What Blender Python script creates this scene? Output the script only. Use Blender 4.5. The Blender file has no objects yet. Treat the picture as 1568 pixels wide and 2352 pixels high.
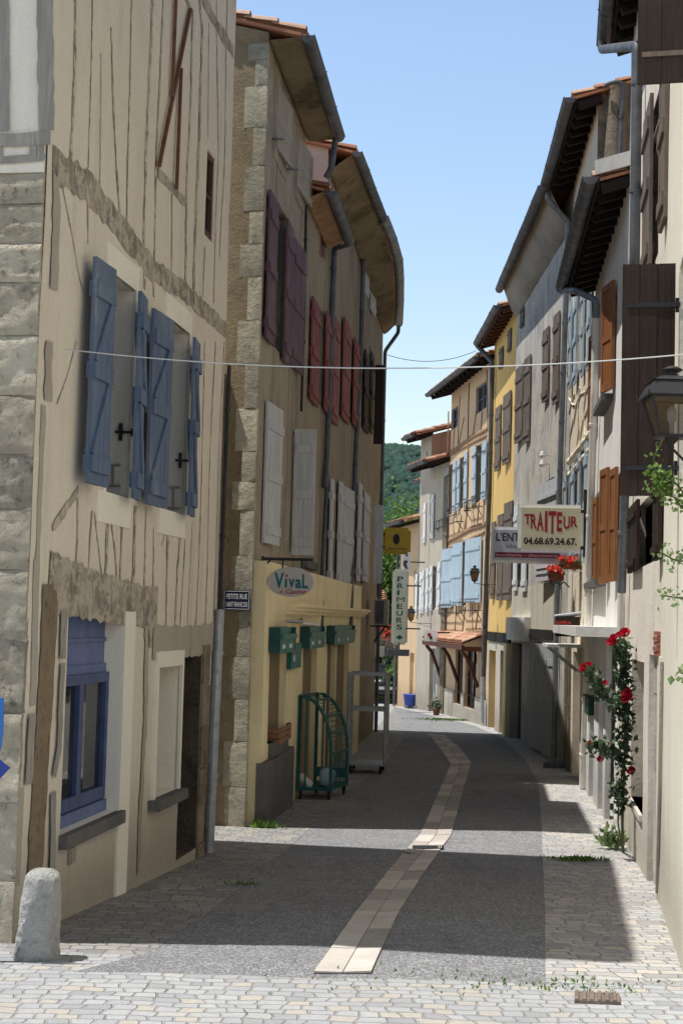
import bpy, math, random
from mathutils import Vector, Matrix, noise
rnd = random.Random(7)
C = bpy.context.scene.collection
sc = bpy.context.scene
V3 = Vector

# ------------------------------------------------------------------ camera
FOC = 3367.0; CX = 784.0; CY = 1176.0           # survey frame 1568 x 2352
PITCH = math.atan((1418 - CY) / FOC); ROLL = 0.0262
CAM = V3((0, 0, 2.45))
fw = V3((0, math.cos(PITCH), math.sin(PITCH)))
R0 = V3((1, 0, 0)); U0 = V3((0, -math.sin(PITCH), math.cos(PITCH)))
RT = R0 * math.cos(ROLL) + U0 * math.sin(ROLL)
UP = -R0 * math.sin(ROLL) + U0 * math.cos(ROLL)
cam = bpy.data.cameras.new('camera'); camo = bpy.data.objects.new('camera', cam); C.objects.link(camo)
cam.sensor_fit = 'VERTICAL'; cam.sensor_height = 36; cam.lens = 36 * FOC / 2352
cam.clip_start = 0.1; cam.clip_end = 3000
m3 = Matrix((RT, UP, -fw)).transposed()
camo.matrix_world = Matrix.Translation(CAM) @ m3.to_4x4()
sc.camera = camo

def ray(u, v): return RT * ((u - CX) / FOC) + UP * (-(v - CY) / FOC) + fw
def at(u, v, Y):
    r = ray(u, v); return CAM + r * (Y / r.y)
def zg(y):
    if y > 60: return -0.9
    a = 0.055 * (15 - y); b = -0.02 * (y - 15)
    k = 0.5
    # smooth maximum of the two slopes
    d = a - b
    return b + 0.5 * (d + math.sqrt(d * d + 0.004)) - 0.0
def G(u, v):
    r = ray(u, v); lo, hi = 0.5, 300.0
    for _ in range(50):
        mid = (lo + hi) / 2; p = CAM + r * mid
        if p.z > zg(p.y): lo = mid
        else: hi = mid
    return CAM + r * lo

# survey sheets: (origin, scale) of the enlarged survey sheets used while measuring
SH = {1: (0, 0, .35), 2: (0, 784, .35), 3: (0, 1333, .45), 4: (486, 0, .3), 5: (486, 627, .3), 6: (486, 1254, .3),
      7: (902, 941, .2), 8: (862, 1333, .23), 9: (1098, 0, .3), 10: (1098, 627, .3), 11: (1098, 1254, .3), 12: (549, 1725, .65)}
def S(k, x, y):
    a, b, c = SH[k]; return (a + c * x, b + c * y)

def wob(x, y, z):
    return 0.012 * noise.noise(V3((x * .7, y * .7, z * .7))) + .004 * noise.noise(V3((x * 3, y * 3, z * 3)))

class Fac:
    """a vertical wall plane: s runs along the street away from the camera, d out into the street"""
    def __init__(f, p0, p1, side):
        f.o = V3((p0[0], p0[1], 0)); e = V3((p1[0], p1[1], 0)) - f.o
        f.L = e.length; f.t = e.normalized()
        f.n = V3((f.t.y, -f.t.x, 0)) if side == 'L' else V3((-f.t.y, f.t.x, 0))
    def P(f, s, z, d=0): return f.o + f.t * s + f.n * d + V3((0, 0, z))
    def W(f, s, z, d=0):
        p = f.o + f.t * s; return f.P(s, z, d + wob(p.x, p.y, z))
    def sz(f, u, v, d=0):
        r = ray(u, v); k = ((f.o + f.n * d) - CAM).dot(f.n) / r.dot(f.n)
        p = CAM + r * k; return ((p - f.o).dot(f.t), p.z)
    def pt(f, u, v, d=0):
        s, z = f.sz(u, v, d); return f.P(s, z, d)
    def rect(f, ua, vt, vb, ub, d=0):
        m = (vt + vb) / 2
        s0, s1 = f.sz(ua, m, d)[0], f.sz(ub, m, d)[0]
        z1, z0 = f.sz(ua, vt, d)[1], f.sz(ua, vb, d)[1]
        return (min(s0, s1), max(s0, s1), z0, z1)
    def gz(f, s): return zg((f.o + f.t * s).y)

# ------------------------------------------------------------------ mesh builder
class MB:
    def __init__(s): s.v = []; s.f = []; s.uv = []; s.mi = []; s.sm = []
    def face(s, pts, uv=None, m=0, sm=False):
        b = len(s.v); s.v += [V3(p) for p in pts]; s.f.append(tuple(range(b, b + len(pts))))
        s.uv.append(uv or [(0, 0)] * len(pts)); s.mi.append(m); s.sm.append(sm)
    def hexa(s, o, a, b, c, m=0, uv=None):
        o, a, b, c = V3(o), V3(a), V3(b), V3(c)
        if a.cross(b).dot(c) < 0: a, b = b, a
        p = [o, o + a, o + a + b, o + b, o + c, o + a + c, o + a + b + c, o + b + c]
        base = len(s.v); s.v += p
        for q in ((3, 2, 1, 0), (4, 5, 6, 7), (0, 1, 5, 4), (1, 2, 6, 5), (2, 3, 7, 6), (3, 0, 4, 7)):
            s.f.append(tuple(base + i for i in q)); s.uv.append([uv or (0, 0)] * 4); s.mi.append(m); s.sm.append(False)
    def bar(s, p, q, w, h=None, side=None, m=0):
        p, q = V3(p), V3(q); h = h or w; d = (q - p)
        if d.length < 1e-6: return
        dn = d.normalized(); ref = V3(side) if side is not None else (V3((0, 0, 1)) if abs(dn.z) < .9 else V3((1, 0, 0)))
        a = dn.cross(ref).normalized(); b = a.cross(dn).normalized()
        s.hexa(p - a * w / 2 - b * h / 2, a * w, b * h, d, m)
    def grid(s, rows, uvs=None, m=0, sm=True, close=False):
        b = len(s.v); nr, nc = len(rows), len(rows[0])
        for r in rows: s.v += [V3(p) for p in r]
        for i in range(nr - 1):
            for j in range(nc if close else nc - 1):
                k = (j + 1) % nc
                s.f.append((b + i * nc + j, b + i * nc + k, b + (i + 1) * nc + k, b + (i + 1) * nc + j))
                s.uv.append([uvs[i][j], uvs[i][k], uvs[i + 1][k], uvs[i + 1][j]] if uvs else [(0, 0)] * 4)
                s.mi.append(m); s.sm.append(sm)
    def tube(s, pts, r, n=8, m=0, cap=True):
        pts = [V3(p) for p in pts]; rs = r if isinstance(r, (list, tuple)) else [r] * len(pts)
        rows = []; pa = None
        for i, p in enumerate(pts):
            d = ((pts[min(i + 1, len(pts) - 1)] - pts[max(i - 1, 0)])).normalized()
            if pa is None: pa = d.orthogonal().normalized()
            pa = (pa - d * pa.dot(d))
            pa = pa.normalized() if pa.length > 1e-6 else d.orthogonal().normalized()
            pb = d.cross(pa)
            rows.append([p + (pa * math.cos(2 * math.pi * k / n) + pb * math.sin(2 * math.pi * k / n)) * rs[i] for k in range(n)])
        s.grid(rows, m=m, close=True)
        if cap:
            s.face(list(reversed(rows[0])), m=m); s.face(rows[-1], m=m)
    def lathe(s, c, prof, n=16, m=0, ax=V3((0, 0, 1))):
        c = V3(c); q = ax.to_track_quat('Z', 'Y')
        rows = [[c + q @ V3((r * math.cos(2 * math.pi * k / n), r * math.sin(2 * math.pi * k / n), z)) for k in range(n)] for r, z in prof]
        s.grid(rows, m=m, close=True)
    def build(s, name, mats, parent=None, label=None, tagd=None):
        me = bpy.data.meshes.new(name); off = V3((0, 0, 0))
        if parent is not None:
            q = parent
            while q is not None: off += q.location; q = q.parent
        elif tagd and tagd.get('at') is not None: off = V3(tagd['at'])
        me.from_pydata([v - off for v in s.v], [], s.f)
        if not isinstance(mats, (list, tuple)): mats = [mats]
        for mm in mats: me.materials.append(mm)
        me.polygons.foreach_set('material_index', s.mi); me.polygons.foreach_set('use_smooth', s.sm)
        ul = me.uv_layers.new(name='UVMap'); flat = []
        for u in s.uv:
            for a in u: flat += [a[0], a[1]]
        ul.data.foreach_set('uv', flat)
        me.update()
        o = bpy.data.objects.new(name, me); C.objects.link(o)
        if parent is not None: o.parent = parent
        else: o.location = off
        if label: o['label'] = label
        return o

def thing(name, label, cat, loc, group=None):
    o = bpy.data.objects.new(name, None); C.objects.link(o); o.location = loc; o.empty_display_size = .3
    o['label'] = label; o['category'] = cat
    if group: o['group'] = group
    return o
def solo(mb, name, mat, label, cat, loc, group=None):
    o = mb.build(name, mat, None, None, {'at': loc}); o['label'] = label; o['category'] = cat
    if group: o['group'] = group
    return o
def structure(mb, name, mat):
    o = mb.build(name, mat); o['kind'] = 'structure'; return o

# ------------------------------------------------------------------ materials
class Mt:
    def __init__(s, name, rough=.8, spec=.3):
        s.m = bpy.data.materials.new(name); s.m.use_nodes = True; s.nt = s.m.node_tree
        s.b = s.nt.nodes['Principled BSDF']; s.b.inputs['Roughness'].default_value = rough
        s.b.inputs['Specular IOR Level'].default_value = spec
        s.tc = s.nt.nodes.new('ShaderNodeTexCoord')
    def L(s, a, b): s.nt.links.new(a, b)
    def n(s, t, **kw):
        x = s.nt.nodes.new(t)
        for k, v in kw.items(): setattr(x, k, v)
        return x
    def vec(s, scale=(1, 1, 1), src='Object'):
        mp = s.n('ShaderNodeMapping'); mp.inputs['Scale'].default_value = scale
        s.L(s.tc.outputs[src], mp.inputs['Vector']); return mp.outputs[0]
    def noise(s, vec, scale, detail=6, rough=.6, dist=0):
        x = s.n('ShaderNodeTexNoise'); x.inputs['Scale'].default_value = scale; x.inputs['Detail'].default_value = detail
        x.inputs['Roughness'].default_value = rough; x.inputs['Distortion'].default_value = dist
        s.L(vec, x.inputs['Vector']); return x.outputs['Fac']
    def rng(s, v, a, b, c=0, d=1):
        x = s.n('ShaderNodeMapRange'); x.interpolation_type = 'SMOOTHSTEP'
        for i, k in enumerate((a, b, c, d)): x.inputs[1 + i].default_value = k
        s.L(v, x.inputs[0]); return x.outputs[0]
    def mul(s, a, b, op='MULTIPLY'):
        x = s.n('ShaderNodeMath', operation=op)
        for i, k in enumerate((a, b)):
            if isinstance(k, (int, float)): x.inputs[i].default_value = k
            else: s.L(k, x.inputs[i])
        return x.outputs[0]
    def mix(s, f, a, b, bt='MIX'):
        x = s.n('ShaderNodeMix', data_type='RGBA', blend_type=bt)
        if isinstance(f, (int, float)): x.inputs[0].default_value = f
        else: s.L(f, x.inputs[0])
        for i, k in ((6, a), (7, b)):
            if isinstance(k, tuple): x.inputs[i].default_value = (*k, 1)
            else: s.L(k, x.inputs[i])
        return x.outputs[2]
    def ramp(s, v, stops, const=False):
        x = s.n('ShaderNodeValToRGB'); e = x.color_ramp.elements
        if const: x.color_ramp.interpolation = 'CONSTANT'
        while len(e) < len(stops): e.new(.5)
        for i, (p, c) in enumerate(stops): e[i].position = p; e[i].color = (*c, 1)
        s.L(v, x.inputs[0]); return x.outputs[0]
    def bump(s, h, dist=.01, st=1.0):
        x = s.n('ShaderNodeBump'); x.inputs['Distance'].default_value = dist; x.inputs['Strength'].default_value = st
        s.L(h, x.inputs['Height']); s.L(x.outputs[0], s.b.inputs['Normal'])
    def col(s, c):
        if isinstance(c, tuple): s.b.inputs['Base Color'].default_value = (*c, 1)
        else: s.L(c, s.b.inputs['Base Color'])
        return s.m

def dk(c, k): return tuple(x * k for x in c)

def plaster(name, base, stain=None, patch=.5, streak=.5, dirt=.5, bump=.012, dirtz=.9, fine=1.0, rough_patch=None):
    m = Mt(name, .92, .15); v = m.vec(); stain = stain or dk(base, .62)
    n1 = m.noise(v, .9, 9, .68, .4); n2 = m.noise(m.vec((3.2, 3.2, .28)), 1.6, 7, .65); n3 = m.noise(v, 38, 5, .6); n4 = m.noise(v, 6, 6, .7)
    c = m.mix(m.mul(m.rng(n1, .42, .72), patch), base, stain)
    c = m.mix(m.mul(m.rng(n2, .5, .74), streak), c, dk(stain, .8))
    c = m.mix(m.mul(m.rng(n2, .5, .28), streak * .5), c, tuple(min(1, x * 1.13) for x in base))
    c = m.mix(m.mul(m.rng(n4, .55, .8), .22), c, dk(stain, .6))
    if rough_patch:
        c = m.mix(m.mul(m.rng(m.noise(v, .55, 8, .7, .6), .52, .58), .85), c, rough_patch)
    sep = m.n('ShaderNodeSeparateXYZ'); m.L(m.tc.outputs['Object'], sep.inputs[0])
    zz = m.mul(sep.outputs[2], m.mul(m.mul(n1, -.5), .9), 'ADD')
    c = m.mix(m.mul(m.rng(zz, dirtz, -.1), dirt), c, dk(stain, .45))
    c = m.mix(.10, c, m.mix(m.rng(n3, .3, .7), (.3, .3, .3), (1, 1, 1)), 'OVERLAY')
    m.bump(m.mul(m.mul(n3, .22 * fine), m.mul(n4, .5), 'ADD'), bump * 2.2, .8)
    return m.col(c)

def stone(name, base, dark, pit=.5, bump=.02, scale=1.0, lich=None):
    m = Mt(name, .93, .15); v = m.vec(); n1 = m.noise(v, 2.2 * scale, 9, .7, .5); n2 = m.noise(v, 14 * scale, 8, .7); n3 = m.noise(v, 55 * scale, 4, .6)
    c = m.mix(m.rng(n1, .38, .68), base, dark); c = m.mix(m.mul(m.rng(n2, .52, .72), pit), c, dk(dark, .42))
    c = m.mix(m.mul(m.rng(n2, .45, .25), .5), c, tuple(min(1, x * 1.22) for x in base))
    if lich: c = m.mix(m.mul(m.rng(m.noise(v, 3.1, 8, .75), .55, .66), .7), c, lich)
    r = m.n('ShaderNodeUVMap')
    sep = m.n('ShaderNodeSeparateXYZ'); m.L(m.tc.outputs['UV'], sep.inputs[0])
    c = m.mix(.42, c, m.mix(m.rng(sep.outputs[0], 0, 1), (.25, .25, .24), (.78, .75, .7)), 'OVERLAY')
    m.bump(m.mul(m.mul(n2, .8), m.mul(n3, .25), 'ADD'), bump * 2, .9)
    return m.col(c)

def wood(name, base, worn=None, wear=.4, grain=1.0, rough=.75, bump=.006, axis=2, peel=0, peelc=(.4, .38, .34)):
    m = Mt(name, rough, .25); sc_ = [22, 22, 22]; sc_[axis] = 1.2
    g = m.noise(m.vec(tuple(x * grain for x in sc_)), 1.0, 6, .65, .3); v = m.vec(); n1 = m.noise(v, 1.8, 8, .7); worn = worn or tuple(min(1, x * 1.5 + .02) for x in base)
    c = m.mix(m.rng(g, .35, .7), dk(base, .72), base); c = m.mix(m.mul(m.rng(n1, .45, .75), wear), c, worn)
    if peel: c = m.mix(m.mul(m.rng(m.mul(g, m.mul(n1, .5), 'ADD'), .86, .96), peel), c, peelc)
    m.bump(g, bump * 2, .7); return m.col(c)

def oldtimber(name, pl, cover=1.0, lift=0):
    m = Mt(name, .95, .1); v = m.vec(); g = m.noise(m.vec((26, 26, 2.2)), 1, 7, .7, .4); n1 = m.noise(v, 7, 8, .75, .5); n2 = m.noise(v, 2.3, 8, .7); n3 = m.noise(v, 21, 6, .75)
    c = m.mix(m.rng(g, .35, .68), dk((.12, .105, .09), 1 + lift * 2), (.38, .335, .28)); c = m.mix(m.rng(n2, .42, .62), c, (.44, .385, .315))
    c = m.mix(m.mul(m.rng(n3, .56, .66), .9), c, (.085, .07, .055)); c = m.mix(m.mul(m.rng(n1, .47, .55), cover), c, pl)
    m.bump(m.mul(g, m.mul(n3, -.8), 'ADD'), .02, .9); return m.col(c)

def flat(name, base, rough=.6, spec=.3, var=.2, scale=6, metal=0, bump=0):
    m = Mt(name, rough, spec); v = m.vec(); n1 = m.noise(v, scale, 6, .65); m.b.inputs['Metallic'].default_value = metal
    c = m.mix(m.rng(n1, .3, .75), tuple(min(1, x * (1 + var)) for x in base), dk(base, 1 - var))
    m.L(m.rng(n1, .2, .8, rough * .8, min(1, rough * 1.2)), m.b.inputs['Roughness'])
    if bump: m.bump(m.noise(v, 40, 4), bump, .6)
    return m.col(c)

def tiles_mat(name, stops):
    m = Mt(name, .88, .2); sep = m.n('ShaderNodeSeparateXYZ'); m.L(m.tc.outputs['UV'], sep.inputs[0])
    c = m.ramp(sep.outputs[0], stops); n1 = m.noise(m.vec(), 9, 8, .7)
    c = m.mix(m.mul(m.rng(n1, .5, .75), .55), c, (.16, .14, .11)); m.bump(m.noise(m.vec(), 30, 5), .012, .7); return m.col(c)

def glass_mat(name, base=(.012, .015, .018), rough=.03):
    m = Mt(name, rough, .5); n1 = m.noise(m.vec(), 1.3, 4); c = m.mix(m.rng(n1, .35, .7), base, tuple(x * 2.6 + .01 for x in base)); m.bump(m.noise(m.vec(), 2.2, 3), .01, .15); return m.col(c)

def setts(name, stops, mortar, sx=.12, sy=.11, bump=.03):
    m = Mt(name, .85, .25); v = m.vec(); dn = m.n('ShaderNodeTexNoise'); dn.inputs['Scale'].default_value = 2.6; dn.inputs['Detail'].default_value = 3; m.L(v, dn.inputs['Vector'])
    ad = m.n('ShaderNodeMix', data_type='VECTOR'); ad.inputs[0].default_value = .14
    m.L(v, ad.inputs[4]); m.L(dn.outputs['Color'], ad.inputs[5])
    br = m.n('ShaderNodeTexBrick'); m.L(ad.outputs[1], br.inputs['Vector']); br.inputs['Scale'].default_value = 1
    br.inputs['Brick Width'].default_value = sx; br.inputs['Row Height'].default_value = sy; br.inputs['Mortar Size'].default_value = .0065
    br.inputs['Mortar Smooth'].default_value = .6; br.inputs['Bias'].default_value = 0; br.offset = .37; br.squash = 1.25; br.squash_frequency = 3
    br.inputs['Color1'].default_value = (0, 0, 0, 1); br.inputs['Color2'].default_value = (1, 1, 1, 1); br.inputs['Mortar'].default_value = (.5, .5, .5, 1)
    c = m.ramp(br.outputs['Color'], stops); big = m.noise(v, .35, 6, .65); sm = m.noise(v, 28, 6, .7)
    c = m.mix(m.mul(m.rng(big, .42, .7), .45), c, dk(stops[0][1], .8)); c = m.mix(m.mul(m.rng(sm, .46, .7), .55), c, dk(mortar, 1.25)); c = m.mix(m.mul(m.rng(m.noise(v, 7, 6, .7), .55, .72), .3), c, (.58, .50, .41))
    c = m.mix(m.mul(m.mul(br.outputs['Fac'], m.rng(m.noise(v, 11, 5, .7), .3, .62)), .62), c, mortar)
    moss = m.mul(m.rng(m.noise(v, .8, 7, .7), .6, .7), m.rng(br.outputs['Fac'], .2, .8)); c = m.mix(m.mul(moss, .8), c, (.06, .08, .025))
    h = m.mul(m.mul(br.outputs['Fac'], -1.0), m.mul(sm, .4), 'ADD'); m.bump(h, bump, .9); return m.col(c)

def asphalt(name):
    m = Mt(name, .9, .2); v = m.vec(); vo = m.n('ShaderNodeTexVoronoi'); vo.inputs['Scale'].default_value = 62; m.L(v, vo.inputs['Vector'])
    sep = m.n('ShaderNodeSeparateColor'); m.L(vo.outputs['Color'], sep.inputs[0]); big = m.noise(v, .4, 7, .65); mid = m.noise(m.vec((1, 2.5, 1)), 2.2, 7, .7)
    c = m.ramp(sep.outputs[0], [(0, (.21, .21, .22)), (.4, (.28, .28, .292)), (.7, (.35, .35, .36)), (.92, (.50, .50, .50))])
    c = m.mix(m.rng(vo.outputs['Distance'], .35, .8), c, (.16, .16, .165)); c = m.mix(m.mul(m.rng(big, .4, .7), .45), c, (.17, .17, .18)); c = m.mix(m.mul(m.rng(mid, .5, .75), .35), c, (.48, .475, .47))
    c = m.mix(m.mul(m.rng(m.noise(m.vec((2.2, .5, 1)), 1.1, 7, .7, .5), .52, .72), .5), c, (.13, .13, .135)); c = m.mix(m.mul(m.rng(m.noise(v, 1.6, 8, .75), .62, .68), .55), c, (.10, .10, .105)); m.bump(m.mul(vo.outputs['Distance'], -1), .012, .8); return m.col(c)

def leafmat(name, a, b, tr=.25):
    m = Mt(name, .55, .35); sep = m.n('ShaderNodeSeparateXYZ'); m.L(m.tc.outputs['UV'], sep.inputs[0])
    c = m.mix(sep.outputs[0], a, b); m.col(c)
    t = m.n('ShaderNodeBsdfTranslucent'); m.L(c, t.inputs[0]); mx = m.n('ShaderNodeMixShader'); mx.inputs[0].default_value = tr
    out = m.nt.nodes['Material Output']; m.L(m.b.outputs[0], mx.inputs[1]); m.L(t.outputs[0], mx.inputs[2]); m.L(mx.outputs[0], out.inputs[0]); return m.m

M = {}
M['l1'] = plaster('cream_plaster', (.70, .63, .525), (.58, .51, .42), .5, .4, .75, .010)
M['l1rev'] = plaster('pale_reveal', (.84, .79, .69), (.74, .69, .58), .3, .3, 0)
M['oldwood'] = oldtimber('weathered_timber', (.62, .55, .46), 1.0, .35)
M['beamwood'] = oldtimber('pitted_beam', (.58, .51, .42), .8, .3)
M['greywood'] = wood('grey_timber', (.42, .395, .355), (.24, .22, .2), .9, 1, .9, .02, peel=.9, peelc=(.10, .095, .085))
M['postwood'] = stone('worn_post', (.42, .32, .215), (.30, .23, .165), .9, .03)
M['greyrender'] = plaster('grey_render', (.42, .375, .315), (.33, .29, .245), .6, .6, .4)
M['stone'] = stone('limestone_blocks', (.62, .565, .46), (.40, .355, .28), .85, .045)
M['stone2'] = stone('quoin_stone', (.53, .49, .385), (.34, .315, .24), .65, .025, lich=(.62, .59, .48))
M['mortar'] = plaster('mortar', (.44, .41, .35), None, .6, .4, .3, .02)
M['roughcast'] = stone('ochre_roughcast', (.50, .395, .255), (.38, .295, .19), .35, .035, 1.6)
M['blue'] = wood('blue_paint', (.115, .165, .265), (.185, .225, .29), .75, .9, .65, .004, peel=.5, peelc=(.30, .31, .32))
M['bluedark'] = flat('dark_blue_frame', (.05, .075, .18), .5, .4, .15)
M['bluepanel'] = flat('blue_panel', (.12, .16, .31), .6, .3, .12)
M['iron'] = flat('black_iron', (.018, .018, .02), .6, .4, .3)
M['redpole'] = flat('rust_brown_rod', (.13, .055, .035), .7, .3, .3)
M['brownframe'] = wood('red_brown_frame', (.12, .045, .03), None, .3, 1, .6)
M['slab'] = stone('grey_sill_slab', (.24, .235, .225), (.15, .15, .145), .5, .015)
M['v1'] = plaster('dingy_plaster', (.385, .33, .25), (.20, .17, .13), .9, .95, .5, .014)
M['v2'] = plaster('olive_plaster', (.345, .29, .21), (.22, .185, .14), .8, .8, .4)
M['v3'] = plaster('brown_roughcast', (.33, .275, .205), (.21, .175, .13), .9, .8, .5, .03)
M['v4'] = plaster('worn_brown_plaster', (.34, .28, .205), (.21, .175, .13), .9, .9, .5, .02)
M['pink'] = plaster('pink_gable_plaster', (.5, .4, .35), (.42, .3, .2), .8, .3, 0)
M['shop'] = plaster('yellow_paint', (.90, .77, .47), (.74, .62, .38), .5, .55, .5, .006)
M['shoppanel'] = wood('dun_panel', (.27, .21, .12), (.22, .17, .095), .4, .7, .7)
M['plinth'] = plaster('grey_plinth', (.15, .145, .14), (.11, .105, .1), .5, .5, .4)
M['purple'] = wood('purple_paint', (.17, .10, .125), (.26, .18, .20), .6, 1, .7, peel=.4)
M['redsh'] = wood('red_paint', (.28, .085, .075), (.36, .15, .13), .6, 1, .7, peel=.4, peelc=(.3, .2, .15))
M['whitesh'] = wood('white_paint', (.64, .64, .66), (.50, .49, .49), .6, 1, .7, peel=.6, peelc=(.3, .28, .25))
M['greysh'] = wood('grey_paint', (.44, .45, .44), (.3, .3, .29), .6, 1, .7, peel=.5, peelc=(.24, .22, .2))
M['beigesh'] = wood('beige_paint', (.42, .38, .32), None, .3, 1, .7)
M['brownsh'] = wood('dark_brown_wood', (.036, .021, .015), (.058, .036, .024), .6, 1, .65)
M['brownsh2'] = wood('mid_brown_wood', (.20, .155, .125), (.30, .245, .205), .6, 1, .75)
M['orange'] = wood('orange_varnish', (.30, .12, .042), (.38, .185, .075), .7, 1, .55, peel=.4, peelc=(.2, .11, .06))
M['skyblue'] = wood('sky_blue_paint', (.50, .62, .71), (.58, .66, .70), .5, 1, .65)
M['teal'] = flat('teal_enamel', (.012, .14, .12), .45, .4, .25)
M['tealdark'] = flat('dark_teal_enamel', (.006, .06, .065), .45, .4, .25)
M['trolley'] = flat('green_steel', (.008, .085, .08), .5, .4, .3)
M['galv'] = flat('galvanised_steel', (.33, .34, .36), .45, .5, .2, 9, .5)
M['zinc'] = flat('zinc', (.20, .215, .235), .5, .4, .25, 5, .3)
M['zincdark'] = flat('weathered_zinc', (.10, .105, .115), .55, .4, .3, 5, .2)
M['whitepipe'] = flat('beige_pipe', (.80, .75, .68), .55, .3, .12)
M['white'] = flat('white_enamel', (.78, .78, .78), .4, .4, .06)
M['whitepl'] = plaster('white_concrete', (.72, .71, .68), None, .3, .3, 0)
M['r1'] = plaster('pale_cream_plaster', (.87, .81, .67), (.74, .67, .53), .6, .5, .6, .008)
M['r1b'] = plaster('rosy_cream_plaster', (.83, .755, .65), (.66, .585, .485), .65, .65, .65, .012)
M['r2'] = plaster('off_white_plaster', (.86, .84, .80), (.68, .65, .60), .6, .6, .6, .01)
M['r3'] = plaster('buff_plaster', (.80, .715, .56), (.68, .59, .45), .6, .4, .4, .018)
M['r4'] = plaster('grey_worn_plaster', (.55, .52, .47), (.32, .30, .265), .95, .9, .4, .02, rough_patch=(.62, .56, .47))
M['r4low'] = plaster('cream_band', (.60, .545, .45), None, .6, .7, .5)
M['r5'] = plaster('ochre_yellow_plaster', (.78, .52, .19), (.64, .42, .17), .5, .55, .5, .008)
M['r6'] = plaster('apricot_plaster', (.68, .48, .30), (.56, .395, .25), .5, .4, .5, .01)
M['r7'] = plaster('grey_cream_plaster', (.50, .445, .36), (.38, .335, .275), .7, .6, .5, .015)
M['r8'] = plaster('rubble_plaster', (.36, .27, .2), (.25, .19, .14), .9, .3, .2, .04)
M['rosywood'] = wood('rosy_beam', (.36, .215, .12), (.46, .29, .17), .6, 1, .85)
M['rubble'] = stone('rubble_stone', (.40, .34, .26), (.24, .20, .15), .8, .06, 1.2)
M['rubbledark'] = stone('dark_rubble', (.20, .165, .125), (.12, .10, .08), .8, .04, 1.3)
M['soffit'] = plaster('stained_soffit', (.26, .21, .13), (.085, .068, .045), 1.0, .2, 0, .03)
M['soffit4'] = plaster('pale_cornice', (.42, .38, .31), (.25, .22, .175), .8, .3, 0, .03)
M['darkwood'] = wood('dark_rafters', (.020, .014, .011), (.036, .026, .02), .5, 1, .8)
M['tile'] = tiles_mat('roof_tiles', [(0, (.30, .13, .075)), (.3, (.44, .21, .125)), (.6, (.52, .29, .19)), (1, (.58, .42, .31))])
M['glass'] = glass_mat('window_glass')
M['dark'] = flat('dark_interior', (.02, .018, .016), .9, .1, .3)
M['setts'] = setts('pale_setts', [(0, (.34, .345, .36)), (.25, (.43, .435, .445)), (.5, (.485, .485, .485)), (.70, (.455, .46, .465)), (.75, (.525, .475, .405)), (.86, (.505, .465, .41)), (.9, (.475, .48, .48)), (1, (.385, .395, .42))], (.26, .255, .25), .10, .10)
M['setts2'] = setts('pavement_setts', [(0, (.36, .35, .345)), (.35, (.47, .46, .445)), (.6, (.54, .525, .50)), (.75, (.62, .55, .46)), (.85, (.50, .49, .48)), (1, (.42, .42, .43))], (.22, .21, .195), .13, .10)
M['setts3'] = setts('shaded_pavement_setts', [(0, (.24, .235, .23)), (.35, (.31, .305, .295)), (.6, (.36, .35, .335)), (.75, (.42, .375, .32)), (.85, (.33, .325, .32)), (1, (.28, .28, .285))], (.16, .15, .14), .13, .10)  # same setts as the right pavement, with the left side's shade in the colour
M['asphalt'] = asphalt('exposed_aggregate')
M['flag'] = stone('channel_flagstone', (.56, .515, .48), (.46, .43, .41), .3, .010)
M['bollard'] = stone('bollard_limestone', (.64, .625, .60), (.43, .42, .41), .7, .07)
M['leafbright'] = leafmat('bright_foliage', (.05, .12, .02), (.19, .30, .06))
M['leafdark'] = leafmat('rose_foliage', (.03, .065, .03), (.13, .19, .10), .15)
M['leafpale'] = leafmat('pale_foliage', (.12, .2, .07), (.34, .42, .2))
M['petal'] = leafmat('crimson_petals', (.40, .005, .022), (.62, .02, .05), .2)
M['petal2'] = leafmat('scarlet_petals', (.65, .03, .02), (.75, .12, .08), .2)
M['bark'] = wood('bark', (.11, .08, .055), None, .5, .6, .9)
M['stem'] = flat('green_stem', (.08, .09, .035), .7, .3, .3)
M['signcream'] = flat('cream_board', (.58, .55, .38), .5, .3, .05)
M['signgrey'] = flat('pale_grey_board', (.46, .47, .54), .5, .3, .05)
M['signyellow'] = flat('yellow_board', (.58, .42, .05), .5, .3, .1)
M['signgreen'] = flat('pale_green_board', (.5, .52, .44), .5, .3, .06)
M['txtred'] = flat('red_lettering', (.30, .015, .02), .5, .3, .1)
M['txtblack'] = flat('black_lettering', (.025, .022, .03), .5, .3, .1)
M['txtgreen'] = flat('green_lettering', (.01, .09, .05), .5, .3, .1)
M['txtteal'] = flat('teal_lettering', (.005, .14, .17), .5, .3, .1)
M['txtwhite'] = flat('white_lettering', (.75, .75, .78), .5, .3, .05)
M['txtpale'] = flat('pale_rose_lettering', (.5, .3, .32), .5, .3, .05)
M['maroon'] = flat('maroon_band', (.14, .012, .035), .5, .3, .1)
M['navy'] = flat('navy_enamel', (.012, .015, .06), .4, .5, .15)
M['ovalgrey'] = flat('oval_board', (.50, .47, .45), .5, .3, .06)
M['trafficblue'] = flat('traffic_blue', (.02, .16, .55), .35, .5, .08)
M['trafficdark'] = flat('traffic_dark_blue', (.015, .045, .3), .35, .5, .08)
M['cable'] = flat('white_cable', (.6, .6, .6), .6, .2, .05)
M['plank'] = wood('crate_wood', (.34, .17, .09), (.45, .25, .14), .5, 1, .8, axis=0)
M['bottle'] = flat('white_plastic', (.62, .60, .52), .4, .4, .08)
M['bottleblue'] = flat('pale_blue_plastic', (.34, .45, .5), .4, .4, .08)
M['rubber'] = flat('black_rubber', (.02, .02, .02), .8, .2, .2)
M['terracotta'] = flat('terracotta', (.16, .06, .035), .8, .2, .25)
M['carpaint'] = flat('dark_car_paint', (.012, .015, .02), .25, .6, .1)
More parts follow.
